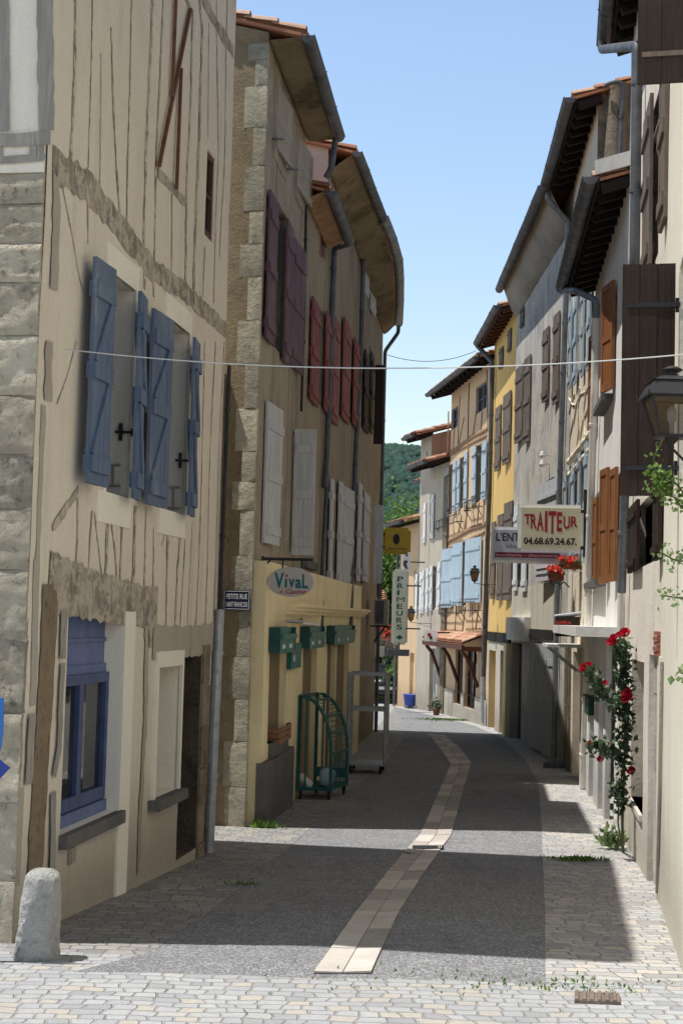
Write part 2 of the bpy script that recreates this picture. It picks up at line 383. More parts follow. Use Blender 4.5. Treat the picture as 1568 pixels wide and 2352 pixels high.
M['bluebin'] = flat('blue_plastic', (.04, .08, .42), .45, .4, .15)
M['greenmail'] = flat('green_letterbox', (.012, .06, .045), .5, .3, .15)
M['rustpink'] = flat('red_brick_lug', (.34, .13, .10), .85, .2, .3, 14, 0, .01)
def amber():
    m = Mt('amber_glass', .25, .5); n1 = m.noise(m.vec(), 9, 4); c = m.mix(m.rng(n1, .3, .7), (.36, .17, .02), (.16, .08, .015)); m.b.inputs['Alpha'].default_value = .82; return m.col(c)
M['amber'] = amber()
M['rustiron'] = flat('rusty_cast_iron', (.19, .145, .125), .8, .3, .35, 20, 0, .01)
def lampglass():
    m = Mt('lamp_glass', .12, .5); n1 = m.noise(m.vec(), 5, 4); c = m.mix(m.rng(n1, .3, .7), (.11, .06, .012), (.03, .022, .01)); m.b.inputs['Alpha'].default_value = .5; return m.col(c)
M['lampglass'] = lampglass()
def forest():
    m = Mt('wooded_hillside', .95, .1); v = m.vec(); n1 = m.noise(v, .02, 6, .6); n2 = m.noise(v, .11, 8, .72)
    c = m.mix(m.rng(n1, .38, .62), (.035, .088, .045), (.075, .135, .055)); c = m.mix(m.rng(n2, .44, .62), c, (.028, .07, .05)); c = m.mix(.42, c, (.15, .25, .23)); m.bump(n2, 6, 1); return m.col(c)  # the pale even mix puts distance haze into the hillside colour
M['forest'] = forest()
# ------------------------------------------------------------------ building parts
def wall_grid(mb, F, s0, s1, z0, z1, holes, d=0, step=.7, m=0, rev=1, depth=.25, edge_d=None):
    """front sheet with rectangular openings, their reveals, slightly uneven like an old wall"""
    holes = [(max(s0, h[0]), min(s1, h[1]), max(z0, h[2]), min(z1, h[3])) + tuple(h[4:]) for h in holes if h[0] < s1 and h[1] > s0 and h[2] < z1 and h[3] > z0]
    S_ = {s0, s1}; Z_ = {z0, z1}
    for h in holes: S_ |= {max(s0, h[0]), min(s1, h[1])}; Z_ |= {h[2], h[3]}
    def fill(a):
        a = sorted(a); out = []
        for p, q in zip(a, a[1:]):
            n = max(1, int(math.ceil((q - p) / step)))
            out += [p + (q - p) * i / n for i in range(n)]
        return out + [a[-1]]
    S_ = fill(S_); Z_ = fill(Z_)
    for a, b in zip(S_, S_[1:]):
        for c, e in zip(Z_, Z_[1:]):
            if b - a < 1e-5 or e - c < 1e-5: continue
            ms, mz = (a + b) / 2, (c + e) / 2
            if any(h[0] < ms < h[1] and h[2] < mz < h[3] for h in holes): continue
            mb.face([F.W(a, c, d), F.W(b, c, d), F.W(b, e, d), F.W(a, e, d)], [(a, c), (b, c), (b, e), (a, e)], m, True)
    for h in holes:
        a, b, c, e = h[:4]; dp = h[4] if len(h) > 4 and h[4] else depth; bk = edge_d if edge_d is not None else -dp
        for p, q in (((a, c), (a, e)), ((a, e), (b, e)), ((b, e), (b, c)), ((b, c), (a, c))):
            mb.face([F.W(*p, d), F.W(*q, d), F.P(*q, bk), F.P(*p, bk)], None, h[5] if len(h) > 5 else rev)

def house_walls(mb, F, s0, s1, zt, depth, holes, pitch=.3, z0=None, step=.7, rdepth=.25, skew0=0, skew1=0, back=True, side_m=0, side_m1=None, ridge_back=None):
    z0 = -1.2 if z0 is None else z0
    s0 += .003; s1 -= .003
    wall_grid(mb, F, s0, s1, z0, zt, holes, step=step, depth=rdepth)
    rb = depth / 2
    for s, sk, mm in ((s0, skew0, side_m), (s1, skew1, side_m if side_m1 is None else side_m1)):
        zr = zt + rb * pitch
        p = [F.P(s, z0, 0), F.P(s + sk * depth, z0, -depth), F.P(s + sk * depth, zt, -depth), F.P(s + sk * rb, zr, -rb), F.P(s, zt, 0)]
        mb.face(p, [(0, z0), (depth, z0), (depth, zt), (rb, zr), (0, zt)], mm)
    mb.face([F.P(s0 + skew0 * depth, z0, -depth), F.P(s1 + skew1 * depth, z0, -depth), F.P(s1 + skew1 * depth, zt, -depth), F.P(s0 + skew0 * depth, zt, -depth)])

def roof_tiles(mb, F, s0, s1, ze, o0, o1, depth, pitch, skew0=0, seed=1, full=True, wid=.21):
    """canal tiles in rows running down both slopes over a thin deck"""
    r = random.Random(seed); n = max(1, int((s1 - s0) / wid)); wid = (s1 - s0) / n
    zr = ze + (depth / 2 + (o0 + o1) / 2) * pitch
    def ov(s): return o0 + (o1 - o0) * (s - s0) / (s1 - s0)
    def pt(s, q, up): return F.P(s + skew0 * max(0, q), ze + (q + ov(s)) * pitch + up, -q)
    rb = depth / 2
    # deck
    for a, b, c, e in ((s0, s1, None, rb),):
        mb.face([F.P(a, ze - .02, o0), F.P(b, ze - .02, o1), pt(b, rb, -.02), pt(a, rb, -.02)], [(r.random(), 0)] * 4)
        mb.face([pt(a, rb, -.02), pt(b, rb, -.02), F.P(b + skew0 * depth, ze, -depth - .3), F.P(a + skew0 * depth, ze, -depth - .3)], [(.4, 0)] * 4)
        mb.face([F.P(b, ze - .06, o1), F.P(a, ze - .06, o0), pt(a, rb, -.06), pt(b, rb, -.06)], [(.2, 0)] * 4)
        for sd, oo in ((a, o0), (b, o1)):
            mb.face([F.P(sd, ze - .06, oo), F.P(sd, ze - .02, oo), pt(sd, rb, -.02), pt(sd, rb, -.06)], [(.3, 0)] * 4)
    for i in range(n):
        s = s0 + wid * (i + .5); q = -ov(s) - .05; js = r.uniform(-.012, .012)
        while q < rb:
            L = .42; u = (r.random(), r.random()); ra, rb_ = wid * .46, wid * .36; rows = []
            lift = r.uniform(0, .012)
            for qq, rr, up in ((q, ra, .035 + lift), (min(q + L, rb), rb_, .0 + lift)):
                rows.append([pt(s + js + rr * math.cos(math.pi * k / 5), qq, up + rr * .8 * math.sin(math.pi * k / 5)) for k in range(6)])
            mb.grid(rows, [[u] * 6] * 2)
            inner = [p - V3((0, 0, .018)) for p in rows[0]]
            mb.grid([rows[0], inner], [[(u[0] * .5, 0)] * 6] * 2, sm=False)
            q += .35
            if not full and q > 1.6: break

def half_pipe(mb, pts, r=.075, th=.006, n=8):
    pts = [V3(p) for p in pts]; rows = []; rows2 = []
    for i, p in enumerate(pts):
        d = (pts[min(i + 1, len(pts) - 1)] - pts[max(i - 1, 0)]).normalized(); sd = d.cross(V3((0, 0, 1))).normalized()
        rows.append([p + sd * r * math.cos(a) + V3((0, 0, -r * math.sin(a))) for a in [math.pi * k / n for k in range(n + 1)]])
        r2 = r - th
        rows2.append([p + sd * r2 * math.cos(a) + V3((0, 0, -r2 * math.sin(a))) for a in [math.pi * k / n for k in range(n + 1)]])
    mb.grid(rows); mb.grid(rows2)
    for k in (0, n): mb.grid([[a[k], b[k]] for a, b in zip(rows, rows2)], sm=False)
    for k in (0, -1):
        mb.grid([rows[k], rows2[k]], sm=False)
        mb.face(rows2[k])
    # rolled outer bead
    for k in (0, n): mb.tube([a[k] for a in rows], .011, 5)

def gutter(root, F, s0, s1, ze, o0, o1, mat, r=.075, brackets=True, pts=None):
    mb = MB(); n = max(2, int((s1 - s0) / 1.0))
    P = pts or [F.P(s0 + (s1 - s0) * i / n, ze - .02 + .01 * math.sin(i * 2.1), o0 + (o1 - o0) * i / n + r * .8) for i in range(n + 1)]
    half_pipe(mb, P, r)
    for p, q in zip(P[1:-1], P[2:]):
        d = (q - p).normalized()
        mb.tube([p - d * .03 - V3((0, 0, .0)), p + d * .03], .001, 3)
        sd = d.cross(V3((0, 0, 1))).normalized()
        rr = r + .008
        if brackets: mb.bar(p + V3((0, 0, .012)) - sd * (r + .02), p + V3((0, 0, .012)) + sd * (r + .02), .022, .008)
        for e in (0,):
            rows = [[p + d * x + sd * rr * math.cos(a) + V3((0, 0, -rr * math.sin(a))) for a in [math.pi * k / 8 for k in range(9)]] for x in (-.025, .025)]
            mb.grid(rows)
    return mb.build('gutter', mat, root)

def soffit_cove(root, F, s0, s1, zt, ze, o0, o1, mat, drop=.3, amp=.035, freq=1.6, name='soffit', bulge=.12, rip=.05, corr=0):
    mb = MB(); n = max(6, int((s1 - s0) / .03)); rows = []
    for i in range(n + 1):
        s = s0 + (s1 - s0) * i / n; o = o0 + (o1 - o0) * i / n; row = []
        for k in range(9):
            t = k / 8; d = (o - .02) * (t ** 1.25); z = (zt - drop) + (ze - .03 - zt + drop) * t - bulge * math.sin(math.pi * t) * (-1 if bulge < 0 else 1)
            a = amp * (noise.noise(V3((s * freq * 1.7, t * 1.2, 3.3 + F.o.y))) + .5 * noise.noise(V3((s * 7, t * 3, 1)))) * (.3 + math.sin(math.pi * t)) + rip * (abs(noise.noise(V3((s * 3.4 + t * .7 * noise.noise(V3((s, t, 2))), t * .5, 8)))) - .25) * math.sin(math.pi * min(1, t + .12)) - corr * abs(math.sin(math.pi * (s + .03 * noise.noise(V3((s * 2, t, 4)))) / .21)) * (1 if t > .06 else 0)
            row.append(F.P(s, z + a, d + .012))
        rows.append(row)
    mb.grid(rows); return mb.build(name, mat, root)

def soffit_rafters(root, F, s0, s1, ze, o0, o1, pitch, mat, gap=.48, h=.12, w=.09, inset=.05, matboard=None):
    mb = MB(); n = max(2, int((s1 - s0) / gap))
    mb.face([F.P(s0, ze - .075, o0), F.P(s0, ze - .075 + o0 * pitch, -.05), F.P(s1, ze - .075 + o1 * pitch, -.05), F.P(s1, ze - .075, o1)])
    for i in range(n + 1):
        s = s0 + inset + (s1 - s0 - 2 * inset) * i / n; o = o0 + (o1 - o0) * i / n
        a = F.P(s, ze - .08 - h / 2, o - .06); b = F.P(s, ze - .08 - h / 2 + o * pitch, -.06)
        mb.bar(a, b, w, h)
    mb.bar(F.P(s0, ze - .05, o0 - .02), F.P(s1, ze - .05, o1 - .02), .03, .14)
    return mb.build('rafters', mat, root)

def downpipe(root, pts, mat, r=.045, F=None, brackets=(), name='downpipe', top=None):
    mb = MB(); P = [V3(p) for p in pts]; sm = [P[0]]
    for i in range(1, len(P) - 1):
        a, b, c = P[i - 1], P[i], P[i + 1]; k = min(.07, (b - a).length * .4, (c - b).length * .4)
        p, q = b + (a - b).normalized() * k, b + (c - b).normalized() * k
        sm += [p, (p + q + b * 2) / 4, q]
    sm.append(P[-1]); mb.tube(sm, r, 10)
    for i in range(len(P) - 1):
        if abs((P[i + 1] - P[i]).normalized().z) > .9 and (P[i + 1] - P[i]).length > .9:
            n = int((P[i + 1] - P[i]).length / 1.6) + 1
            for k in range(n):
                c = P[i].lerp(P[i + 1], (k + .35) / n); dv = (P[i + 1] - P[i]).normalized()
                mb.tube([c - dv * .02, c + dv * .02], r + .01, 10)
    return mb.build(name, mat, root)

def shutter(root, F, hs, zb, zt, w, ang, mat, near=True, style='z', th=.03, d0=.03, name='shutter', iron=None, label=None, tilt=0):
    """leaf hinged at facade position hs; ang 0 closed, 90 square to the wall, 180 folded back on it"""
    sg = 1 if near else -1; a_ = math.radians(ang); t = F.t * sg
    ax = t * math.cos(a_) + F.n * math.sin(a_); cn = t * math.sin(a_) - F.n * math.cos(a_)
    if cn.dot(F.n) < -.01 and ang < 10: cn = -cn; 
    if ang < 10: cn = F.n.copy()
    O = F.P(hs, zb, d0); h = zt - zb; Z = V3((0, 0, 1)); mb = MB(); r = random.Random(int(hs * 1000 + zb * 77))
    o2 = O - cn * th / 2
    def B(x0, x1, y0, y1, c0, c1): mb.hexa(o2 + ax * x0 + Z * y0 + cn * c0, ax * (x1 - x0), Z * (y1 - y0), cn * (c1 - c0))
    if style in ('z', 'bat', 'plain', 'strap'):
        n = max(2, int(round(w / .13))); pw = w / n
        for i in range(n): B(i * pw + .003, (i + 1) * pw - .003, r.uniform(0, .004), h - r.uniform(0, .004), 0, th + r.uniform(-.002, .002))
        B(.004, w - .004, .004, h - .004, .003, th - .004)
        bh = min(.12, h * .08); e = .022
        for side in ((th, th + e), (-e, 0)):
            if style in ('z', 'bat'):
                ys = (h * .09, h * .5, h * .86) if style == 'z' else (h * .12, h * .8)
                if style == 'bat' and h > 1.5: ys = (h * .1, h * .48, h * .84)
                for y in ys: B(w * .08, w * .97, y - bh / 2, y + bh / 2, *side)
                if style == 'z':
                    c = (side[0] + side[1]) / 2
                    for y0, y1 in ((ys[0] + bh / 2, ys[1] - bh / 2), (ys[1] + bh / 2, ys[2] - bh / 2)):
                        mb.bar(o2 + ax * w * .88 + Z * y0 + cn * c, o2 + ax * w * .18 + Z * y1 + cn * c, bh * .7, e * .9, side=cn)
    elif style == 'louver':
        f = .05
        B(0, f, 0, h, 0, th); B(w - f, w, 0, h, 0, th); B(f, w - f, 0, f * 1.4, 0, th); B(f, w - f, h - f * 1.4, h, 0, th); B(f, w - f, h * .45, h * .45 + f, 0, th)
        n = max(4, int(h / .06))
        for i in range(n):
            y = f * 1.4 + (h - 2.8 * f) * (i + .5) / n
            mb.hexa(o2 + ax * f + Z * (y - .018) + cn * .002, ax * (w - 2 * f), Z * .012 + cn * 0, cn * .026 + Z * .03)
    elif style == 'panel':
        f = .075
        B(0, f, 0, h, 0, th); B(w - f, w, 0, h, 0, th)
        for y0, y1 in ((0, .1), (h * .46, h * .46 + .09), (h - .09, h)): B(f, w - f, y0, y1, 0, th)
        B(f, w - f, .1, h - .09, th * .3, th * .65)
    ob = mb.build(name, mat, root, label)
    if iron:
        for y in ((h * .12), (h * .82)):
            hb = MB()
            hb.hexa(o2 + ax * -.03 + Z * (y - .016) + cn * (-.004 if style == 'strap' else th + .024), ax * (w * .9 + .03), Z * .032, cn * (-.006 if style == 'strap' else .006))
            if style == 'strap': hb.hexa(o2 + ax * -.03 + Z * (y - .016) + cn * (th + .003), ax * (w * .9 + .03), Z * .032, cn * .006)
            hb.tube([O + ax * -.01 + Z * (y - .05), O + ax * -.01 + Z * (y + .05)], .012, 6)
            hb.build('strap_hinge', iron, ob)
    return ob

def window(root, F, rc, depth, fmat, cols=2, rows=3, fr=.05, glass=None, label=None, name='window'):
    s0, s1, z0, z1 = rc; mb = MB(); d = -depth + .02; dp = .05
    def B(a, b, c, e, dd=0): mb.hexa(F.P(a, c, d + dd), F.t * (b - a), V3((0, 0, e - c)), F.n * (dp - dd))
    B(s0, s0 + fr, z0, z1); B(s1 - fr, s1, z0, z1); B(s0 + fr, s1 - fr, z0, z0 + fr * 1.3); B(s0 + fr, s1 - fr, z1 - fr, z1)
    for i in range(1, cols): c = s0 + (s1 - s0) * i / cols; B(c - fr * .7, c + fr * .7, z0 + fr * 1.3, z1 - fr, .006)
    for i in range(1, rows): c = z0 + (z1 - z0) * i / rows; B(s0 + fr, s1 - fr, c - .014, c + .014, .018)
    o = mb.build(name, fmat, root, label); g = MB(); e = .004
    g.face([F.P(s0 + e, z0 + e, d + .015), F.P(s1 - e, z0 + e, d + .015), F.P(s1 - e, z1 - e, d + .015), F.P(s0 + e, z1 - e, d + .015)])
    g.hexa(F.P(s0 - .02, z0 - .02, d - .10), F.t * (s1 - s0 + .04), V3((0, 0, z1 - z0 + .04)), F.n * -.05)
    g.build('pane', glass or M['glass'], o); return o

def panel(root, F, rc, depth, mat, name='door', planks=.14, label=None, batt=True):
    s0, s1, z0, z1 = rc; mb = MB(); n = max(2, int((s1 - s0) / planks)); w = (s1 - s0) / n
    mb.hexa(F.P(s0 - .02, z0 - .02, -depth - .05), F.t * (s1 - s0 + .04), V3((0, 0, z1 - z0 + .04)), F.n * .05)
    for i in range(n): mb.hexa(F.P(s0 + i * w + .004, z0, -depth), F.t * (w - .008), V3((0, 0, z1 - z0)), F.n * .022)
    return mb.build(name, mat, root, label)

def slab(root, F, s0, s1, z0, z1, d0, d1, mat, name='sill', label=None):
    mb = MB(); mb.hexa(F.P(s0, z0, d0), F.t * (s1 - s0), V3((0, 0, z1 - z0)), F.n * (d1 - d0)); return mb.build(name, mat, root, label)

def ribbon(mb, F, pts, w, d=.004, jit=.35, seed=0, w1=None, raised=0):
    """a strip following surveyed points on a facade, with uneven edges"""
    r = random.Random(seed); P = [F.sz(*p) for p in pts]; fine = []
    for (a, b), (c, e) in zip(P, P[1:]):
        n = max(1, int(math.hypot(c - a, e - b) / .075)); fine += [(a + (c - a) * i / n, b + (e - b) * i / n) for i in range(n)]
    fine.append(P[-1]); N = len(fine); rows = []
    for i, (a, b) in enumerate(fine):
        p, q = fine[max(i - 1, 0)], fine[min(i + 1, N - 1)]; tx, tz = q[0] - p[0], q[1] - p[1]; l = math.hypot(tx, tz) or 1
        nx, nz = -tz / l, tx / l; ww = w if w1 is None else w + (w1 - w) * i / max(1, N - 1)
        w1_ = ww / 2 * (1 + jit * r.uniform(-1, 1)); w2_ = ww / 2 * (1 + jit * r.uniform(-1, 1))
        if raised: rows.append([F.W(a + nx * w1_, b + nz * w1_, -.01), F.W(a + nx * w1_ * .95, b + nz * w1_ * .95, d + raised), F.W(a + nx * (w1_ - w2_) / 2, b + nz * (w1_ - w2_) / 2, d + raised * 1.2), F.W(a - nx * w2_ * .95, b - nz * w2_ * .95, d + raised), F.W(a - nx * w2_, b - nz * w2_, -.01)])
        else: rows.append([F.W(a + nx * w1_, b + nz * w1_, d), F.W(a - nx * w2_, b - nz * w2_, d)])
    mb.grid(rows)

# ------------------------------------------------------------------ lettering
_tc = {}
def glyph(txt, bold=.0, shear=0):
    k = (txt, bold, shear)
    if k in _tc: return _tc[k]
    cu = bpy.data.curves.new('t', 'FONT'); cu.body = txt; cu.offset = bold; cu.shear = shear; cu.resolution_u = 3
    ob = bpy.data.objects.new('t', cu); C.objects.link(ob); dg = bpy.context.evaluated_depsgraph_get(); dg.update()
    me = bpy.data.meshes.new_from_object(ob.evaluated_get(dg))
    vs = [(v.co.x, v.co.y) for v in me.vertices]; fs = [tuple(p.vertices) for p in me.polygons]
    bpy.data.objects.remove(ob); bpy.data.meshes.remove(me); bpy.data.curves.remove(cu)
    _tc[k] = (vs, fs); return _tc[k]
def text(mb, txt, o, ax, up, w, h, bold=.01, shear=0, m=0, shape=None, off=None):
    """lettering stretched to width w and height h, lower left corner at o"""
    vs, fs = glyph(txt, bold, shear)
    if not vs: return
    x0, x1 = min(v[0] for v in vs), max(v[0] for v in vs); y0, y1 = min(v[1] for v in vs), max(v[1] for v in vs)
    nrm = V3(ax).cross(V3(up)).normalized(); b = len(mb.v)
    for x, y in vs:
        fx, fy = (x - x0) / (x1 - x0 or 1), (y - y0) / (y1 - y0 or 1)
        if shape: fx, fy = shape(fx, fy)
        mb.v.append(V3(o) + V3(ax) * fx * w + V3(up) * fy * h + nrm * (off if off is not None else 0))
    for f in fs: mb.f.append(tuple(b + i for i in f)); mb.uv.append([(0, 0)] * len(f)); mb.mi.append(m); mb.sm.append(False)

# ------------------------------------------------------------------ plants
def leaf(mb, p, size, r, up=.3, dirv=None, el=1.0):
    d = V3((r.gauss(0, 1), r.gauss(0, 1), r.gauss(up, .7))).normalized() if dirv is None else V3(dirv).normalized()
    s = d.cross(V3((r.gauss(0, 1), r.gauss(0, 1), r.gauss(0, 1)))).normalized(); n = d.cross(s)
    a = size * r.uniform(.7, 1.25); w = a * .42 / el; u = (r.random(), r.random())
    mb.face([p, p + d * a * .35 + s * w + n * w * .3, p + d * a, p + d * a * .35 - s * w + n * w * .3], [u] * 4)
def crown(mb, c, rad, n, size, r, shade=True):
    c = V3(c); clumps = [c + V3((r.gauss(0, .45) * rad[0], r.gauss(0, .45) * rad[1], r.gauss(0, .42) * rad[2])) for _ in range(max(6, n // 90))]
    for _ in range(n):
        q = r.choice(clumps); cr = min(rad) * .34
        p = q + V3((r.gauss(0, cr), r.gauss(0, cr), r.gauss(0, cr * .8)))
        leaf(mb, p, size, r)

def lantern(loc, arm_dir, size, label, group, arm_len=.35, glass=None, arm_end=None, wide=1.0):
    """four-sided street lantern on a wall bracket; loc = underside centre of the glass body"""
    t = thing('wall_lantern', label, 'lantern', loc, group); L = V3(loc); k = size
    def ring(w, z): return [L + V3((sx * w * wide, sy * w * wide, z)) for sx, sy in ((-1, -1), (1, -1), (1, 1), (-1, 1))]
    fr = MB(); a, b = ring(.28 * k, 0), ring(.47 * k, .95 * k)
    for i in range(4): fr.tube([a[i], b[i]], .028 * k, 6); fr.bar(a[i], a[(i + 1) % 4], .05 * k, .05 * k); fr.bar(b[i], b[(i + 1) % 4], .05 * k, .05 * k)
    fr.hexa(L + V3((-.28 * k * wide, -.28 * k * wide, -.04 * k)), (.56 * k * wide, 0, 0), (0, .56 * k * wide, 0), (0, 0, .05 * k))
    fr.lathe(L + V3((0, 0, -.30 * k)), [(.02 * k, 0), (.08 * k, .03 * k), (.06 * k, .1 * k), (.16 * k, .2 * k), (.18 * k, .26 * k)], 10); fr.build('lamp_frame', M['iron'], t)
    g = MB(); a2, b2 = ring(.265 * k, .02 * k), ring(.45 * k, .94 * k)
    for i in range(4): g.face([a2[i], a2[(i + 1) % 4], b2[(i + 1) % 4], b2[i]])
    g.build('lamp_glass', glass or M['lampglass'], t)
    rf = MB(); r0, r1, r2, r3 = ring(.56 * k, .97 * k), ring(.40 * k, 1.36 * k), ring(.43 * k, 1.37 * k), ring(.22 * k, 1.50 * k)
    for lo, hi in ((r0, r1), (r1, r2), (r2, r3)):
        for i in range(4): rf.face([lo[i], lo[(i + 1) % 4], hi[(i + 1) % 4], hi[i]])
    rf.face(r3); rf.face(list(reversed(r0)))
    for i in range(4):
        rf.bar(r0[i], r0[(i + 1) % 4], .035 * k, .03 * k)
        rf.lathe(r0[i] + V3((0, 0, .01 * k)), [(.018 * k, 0), (.018 * k, .05 * k), (.035 * k, .08 * k), (.0, .12 * k)], 6)
        rf.lathe(r2[i], [(.012 * k, 0), (.03 * k, .04 * k), (.0, .08 * k)], 6)
    rf.lathe(L + V3((0, 0, 1.48 * k)), [(.22 * k, 0), (.15 * k, .06 * k), (.13 * k, .13 * k), (.25 * k, .18 * k), (.27 * k, .21 * k), (.14 * k, .28 * k), (.04 * k, .31 * k), (0, .32 * k)], 16)
    rf.build('lamp_roof', M['iron'], t)
    bl = MB(); bl.tube([L + V3((0, 0, .02 * k)), L + V3((0, 0, .3 * k))], .06 * k, 8); bl.lathe(L + V3((0, 0, .3 * k)), [(.05 * k, 0), (.12 * k, .15 * k), (.12 * k, .35 * k), (.05 * k, .48 * k), (0, .5 * k)], 10); bl.build('bulb', M['ovalgrey'], t)
    ar = MB(); A = V3(arm_dir).normalized(); p0 = L + V3((0, 0, -.28 * k)); p1 = L + A * arm_len + V3((0, 0, -.42 * k)) if arm_end is None else V3(arm_end)
    ar.tube([p0, p0.lerp(p1, .3) + V3((0, 0, -.06 * k)), p1], .035 * k, 8)
    ar.tube([p1 + V3((0, 0, -.5 * k)), p1.lerp(p0, .35) + V3((0, 0, -.32 * k)), p0.lerp(p1, .35) + V3((0, 0, -.12 * k))], .022 * k, 6)
    ar.hexa(p1 + V3((-.03 * k, -.05 * k, -.65 * k)), (.05 * k, 0, 0), (0, .1 * k, 0), (0, 0, .85 * k)); ar.build('bracket', M['iron'], t)
    return t
# ------------------------------------------------------------------ plan of the street
def fac(a, b, side): return Fac(a, b, side)
gA, gB = G(144, 2116), G(472, 1963)
dAB = V3((gB.x - gA.x, gB.y - gA.y, 0)).normalized()
A0 = V3((gA.x, gA.y, 0)) - dAB * ((gA.y - 9.62) / dAB.y)
F1 = Fac((A0.x, A0.y), (gB.x, gB.y), 'L')                     # corner house
VX, VY = -1.04, 17.4
FV = Fac((VX, VY), (.03, 27.8), 'L')                  # row with the grocery
F4 = Fac((.03, 27.8), (.96, 37.8), 'L')
RP = [(1.95, 5), (2.13, 9), (2.77, 12.66), (3.40, 17.5), (4.0, 23.35), (4.35, 28.02), (4.33, 36.9), (4.30, 42), (3.62, 49.2), (3.13, 51.7), (2.82, 53), (2.26, 55.5)]
FR = {k: Fac(RP[i], RP[j], 'R') for k, (i, j) in {'0': (0, 1), '1a': (1, 2), '1b': (2, 3), '2': (3, 4), '3': (4, 5), '4': (5, 6), '5': (6, 7), '6': (7, 8), '7': (8, 9), '8': (9, 10), '10': (10, 11)}.items()}
RWALL = [(y, x) for x, y in RP]
LWALL = [(A0.y, A0.x), (gB.y, gB.x), (17.4, -1.04), (27.8, .03), (37.8, .96), (60, 2.6)]
def lerp_tab(tab, y):
    if y <= tab[0][0]: return tab[0][1]
    for (a, b), (c, d) in zip(tab, tab[1:]):
        if y <= c: return b + (d - b) * (y - a) / (c - a)
    return tab[-1][1]

# ------------------------------------------------------------------ ground
mb = MB()
ys = [-30 + i * 2 for i in range(15)] + [i * .5 for i in range(0, 130)] + [66, 72, 80, 95, 120, 160, 220, 320, 450, 600]
xs = [-400, -200, -100, -60, -40, -25, -15] + [-10 + i for i in range(21)] + [15, 25, 40, 60, 100, 200, 400]
mb.grid([[V3((x, y, zg(y))) for x in xs] for y in ys])
structure(mb, 'ground', M['setts'])

def edge_tab(pts):
    t = []
    for p in pts: g = G(*p); t.append((g.y, g.x))
    return sorted(t)
ROADL = edge_tab([(345, 2192), (540, 2053), (620, 1985), (744, 1872), (840, 1788), (893, 1740), (930, 1690)]) + [(60, 2.2)]
ROADR = edge_tab([(1252, 2262), (1250, 2075), (1243, 1900), (1236, 1800), (1205, 1745), (1150, 1694), (1090, 1668), (1000, 1646)]) + [(55, 2.0), (60, 2.6)]
def sheet(name, mat, ya, yb, xl, xr, up, n=6, step=.4, yofs=None):
    mb = MB(); rows = []; y = ya
    while y <= yb + 1e-6:
        a, b = xl(y), xr(y); row = []
        for k in range(n + 1):
            x = a + (b - a) * k / n; yy = y + (yofs(x, y) if yofs else 0); row.append(V3((x, yy, zg(yy) + (up if y > ya else .0))))
        rows.append(row); y += step
    mb.grid(rows); return structure(mb, name, mat)
yf = G(720, 2245).y
sheet('road', M['asphalt'], yf, 58, lambda y: lerp_tab(ROADL, y) if y > ROADL[0][0] else ROADL[0][1] - .6 * (ROADL[0][0] - y), lambda y: lerp_tab(ROADR, y), .005,
      yofs=lambda x, y: (.03 * math.sin(x * 9) + .02 * math.sin(x * 23)) if y < yf + .1 else 0)
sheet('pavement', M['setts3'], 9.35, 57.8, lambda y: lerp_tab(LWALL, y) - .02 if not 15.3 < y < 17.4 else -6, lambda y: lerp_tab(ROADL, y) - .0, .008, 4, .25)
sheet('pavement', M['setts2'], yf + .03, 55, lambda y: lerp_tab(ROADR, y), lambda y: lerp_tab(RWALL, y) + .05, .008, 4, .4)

# drainage channel of paired flagstones
CL = [(719, 2238), (758, 2183), (817, 2097), (890, 2003), (934, 1952), (963, 1920), (1002, 1831), (1034, 1757), (1010, 1722), (982, 1687)]
CR = [(853, 2238), (877, 2183), (916, 2097), (976, 2003), (1013, 1952), (1036, 1920), (1060, 1831), (1082, 1754), (1058, 1722), (1021, 1690)]
mb = MB(); bed = MB(); rr = random.Random(5)
for i in range(len(CL) - 1):
    a, b, c, d = G(*CL[i]), G(*CR[i]), G(*CR[i + 1]), G(*CL[i + 1])
    L = ((a + b) / 2 - (c + d) / 2).length; n = max(1, int(L / .62))
    up = lambda p, h: V3((p.x, p.y, zg(p.y) + h))
    for k in range(n):
        t0, t1 = k / n, (k + 1) / n
        e = .006 / (L / n); f = lambda s, t: (a.lerp(b, s)).lerp(d.lerp(c, s), t); bed.face([up(f(0, t0), .007), up(f(1, t0), .007), up(f(1, t1), .007), up(f(0, t1), .007)])
        for s0, s1, h0, h1 in ((.012, .490, .017, .011), (.510, .988, .011, .017)):
            f = lambda s, t: (a.lerp(b, s)).lerp(d.lerp(c, s), t)
            u = [(rr.random(), 0)] * 4; dt = rr.uniform(-.002, .004)
            T0, T1 = t0 + (t1 - t0) * e, t1 - (t1 - t0) * e
            q = [up(f(s0, T0), h0 + dt), up(f(s1, T0), h1 + dt), up(f(s1, T1), h1 + dt), up(f(s0, T1), h0 + dt)]
            mb.face(q, u)
            for j in range(4): p_, q_ = q[j], q[(j + 1) % 4]; mb.face([p_, q_, q_ - V3((0, 0, .012)), p_ - V3((0, 0, .012))], u)
structure(bed, 'channel_bed', M['plinth']); structure(mb, 'drain_channel', M['flag'])

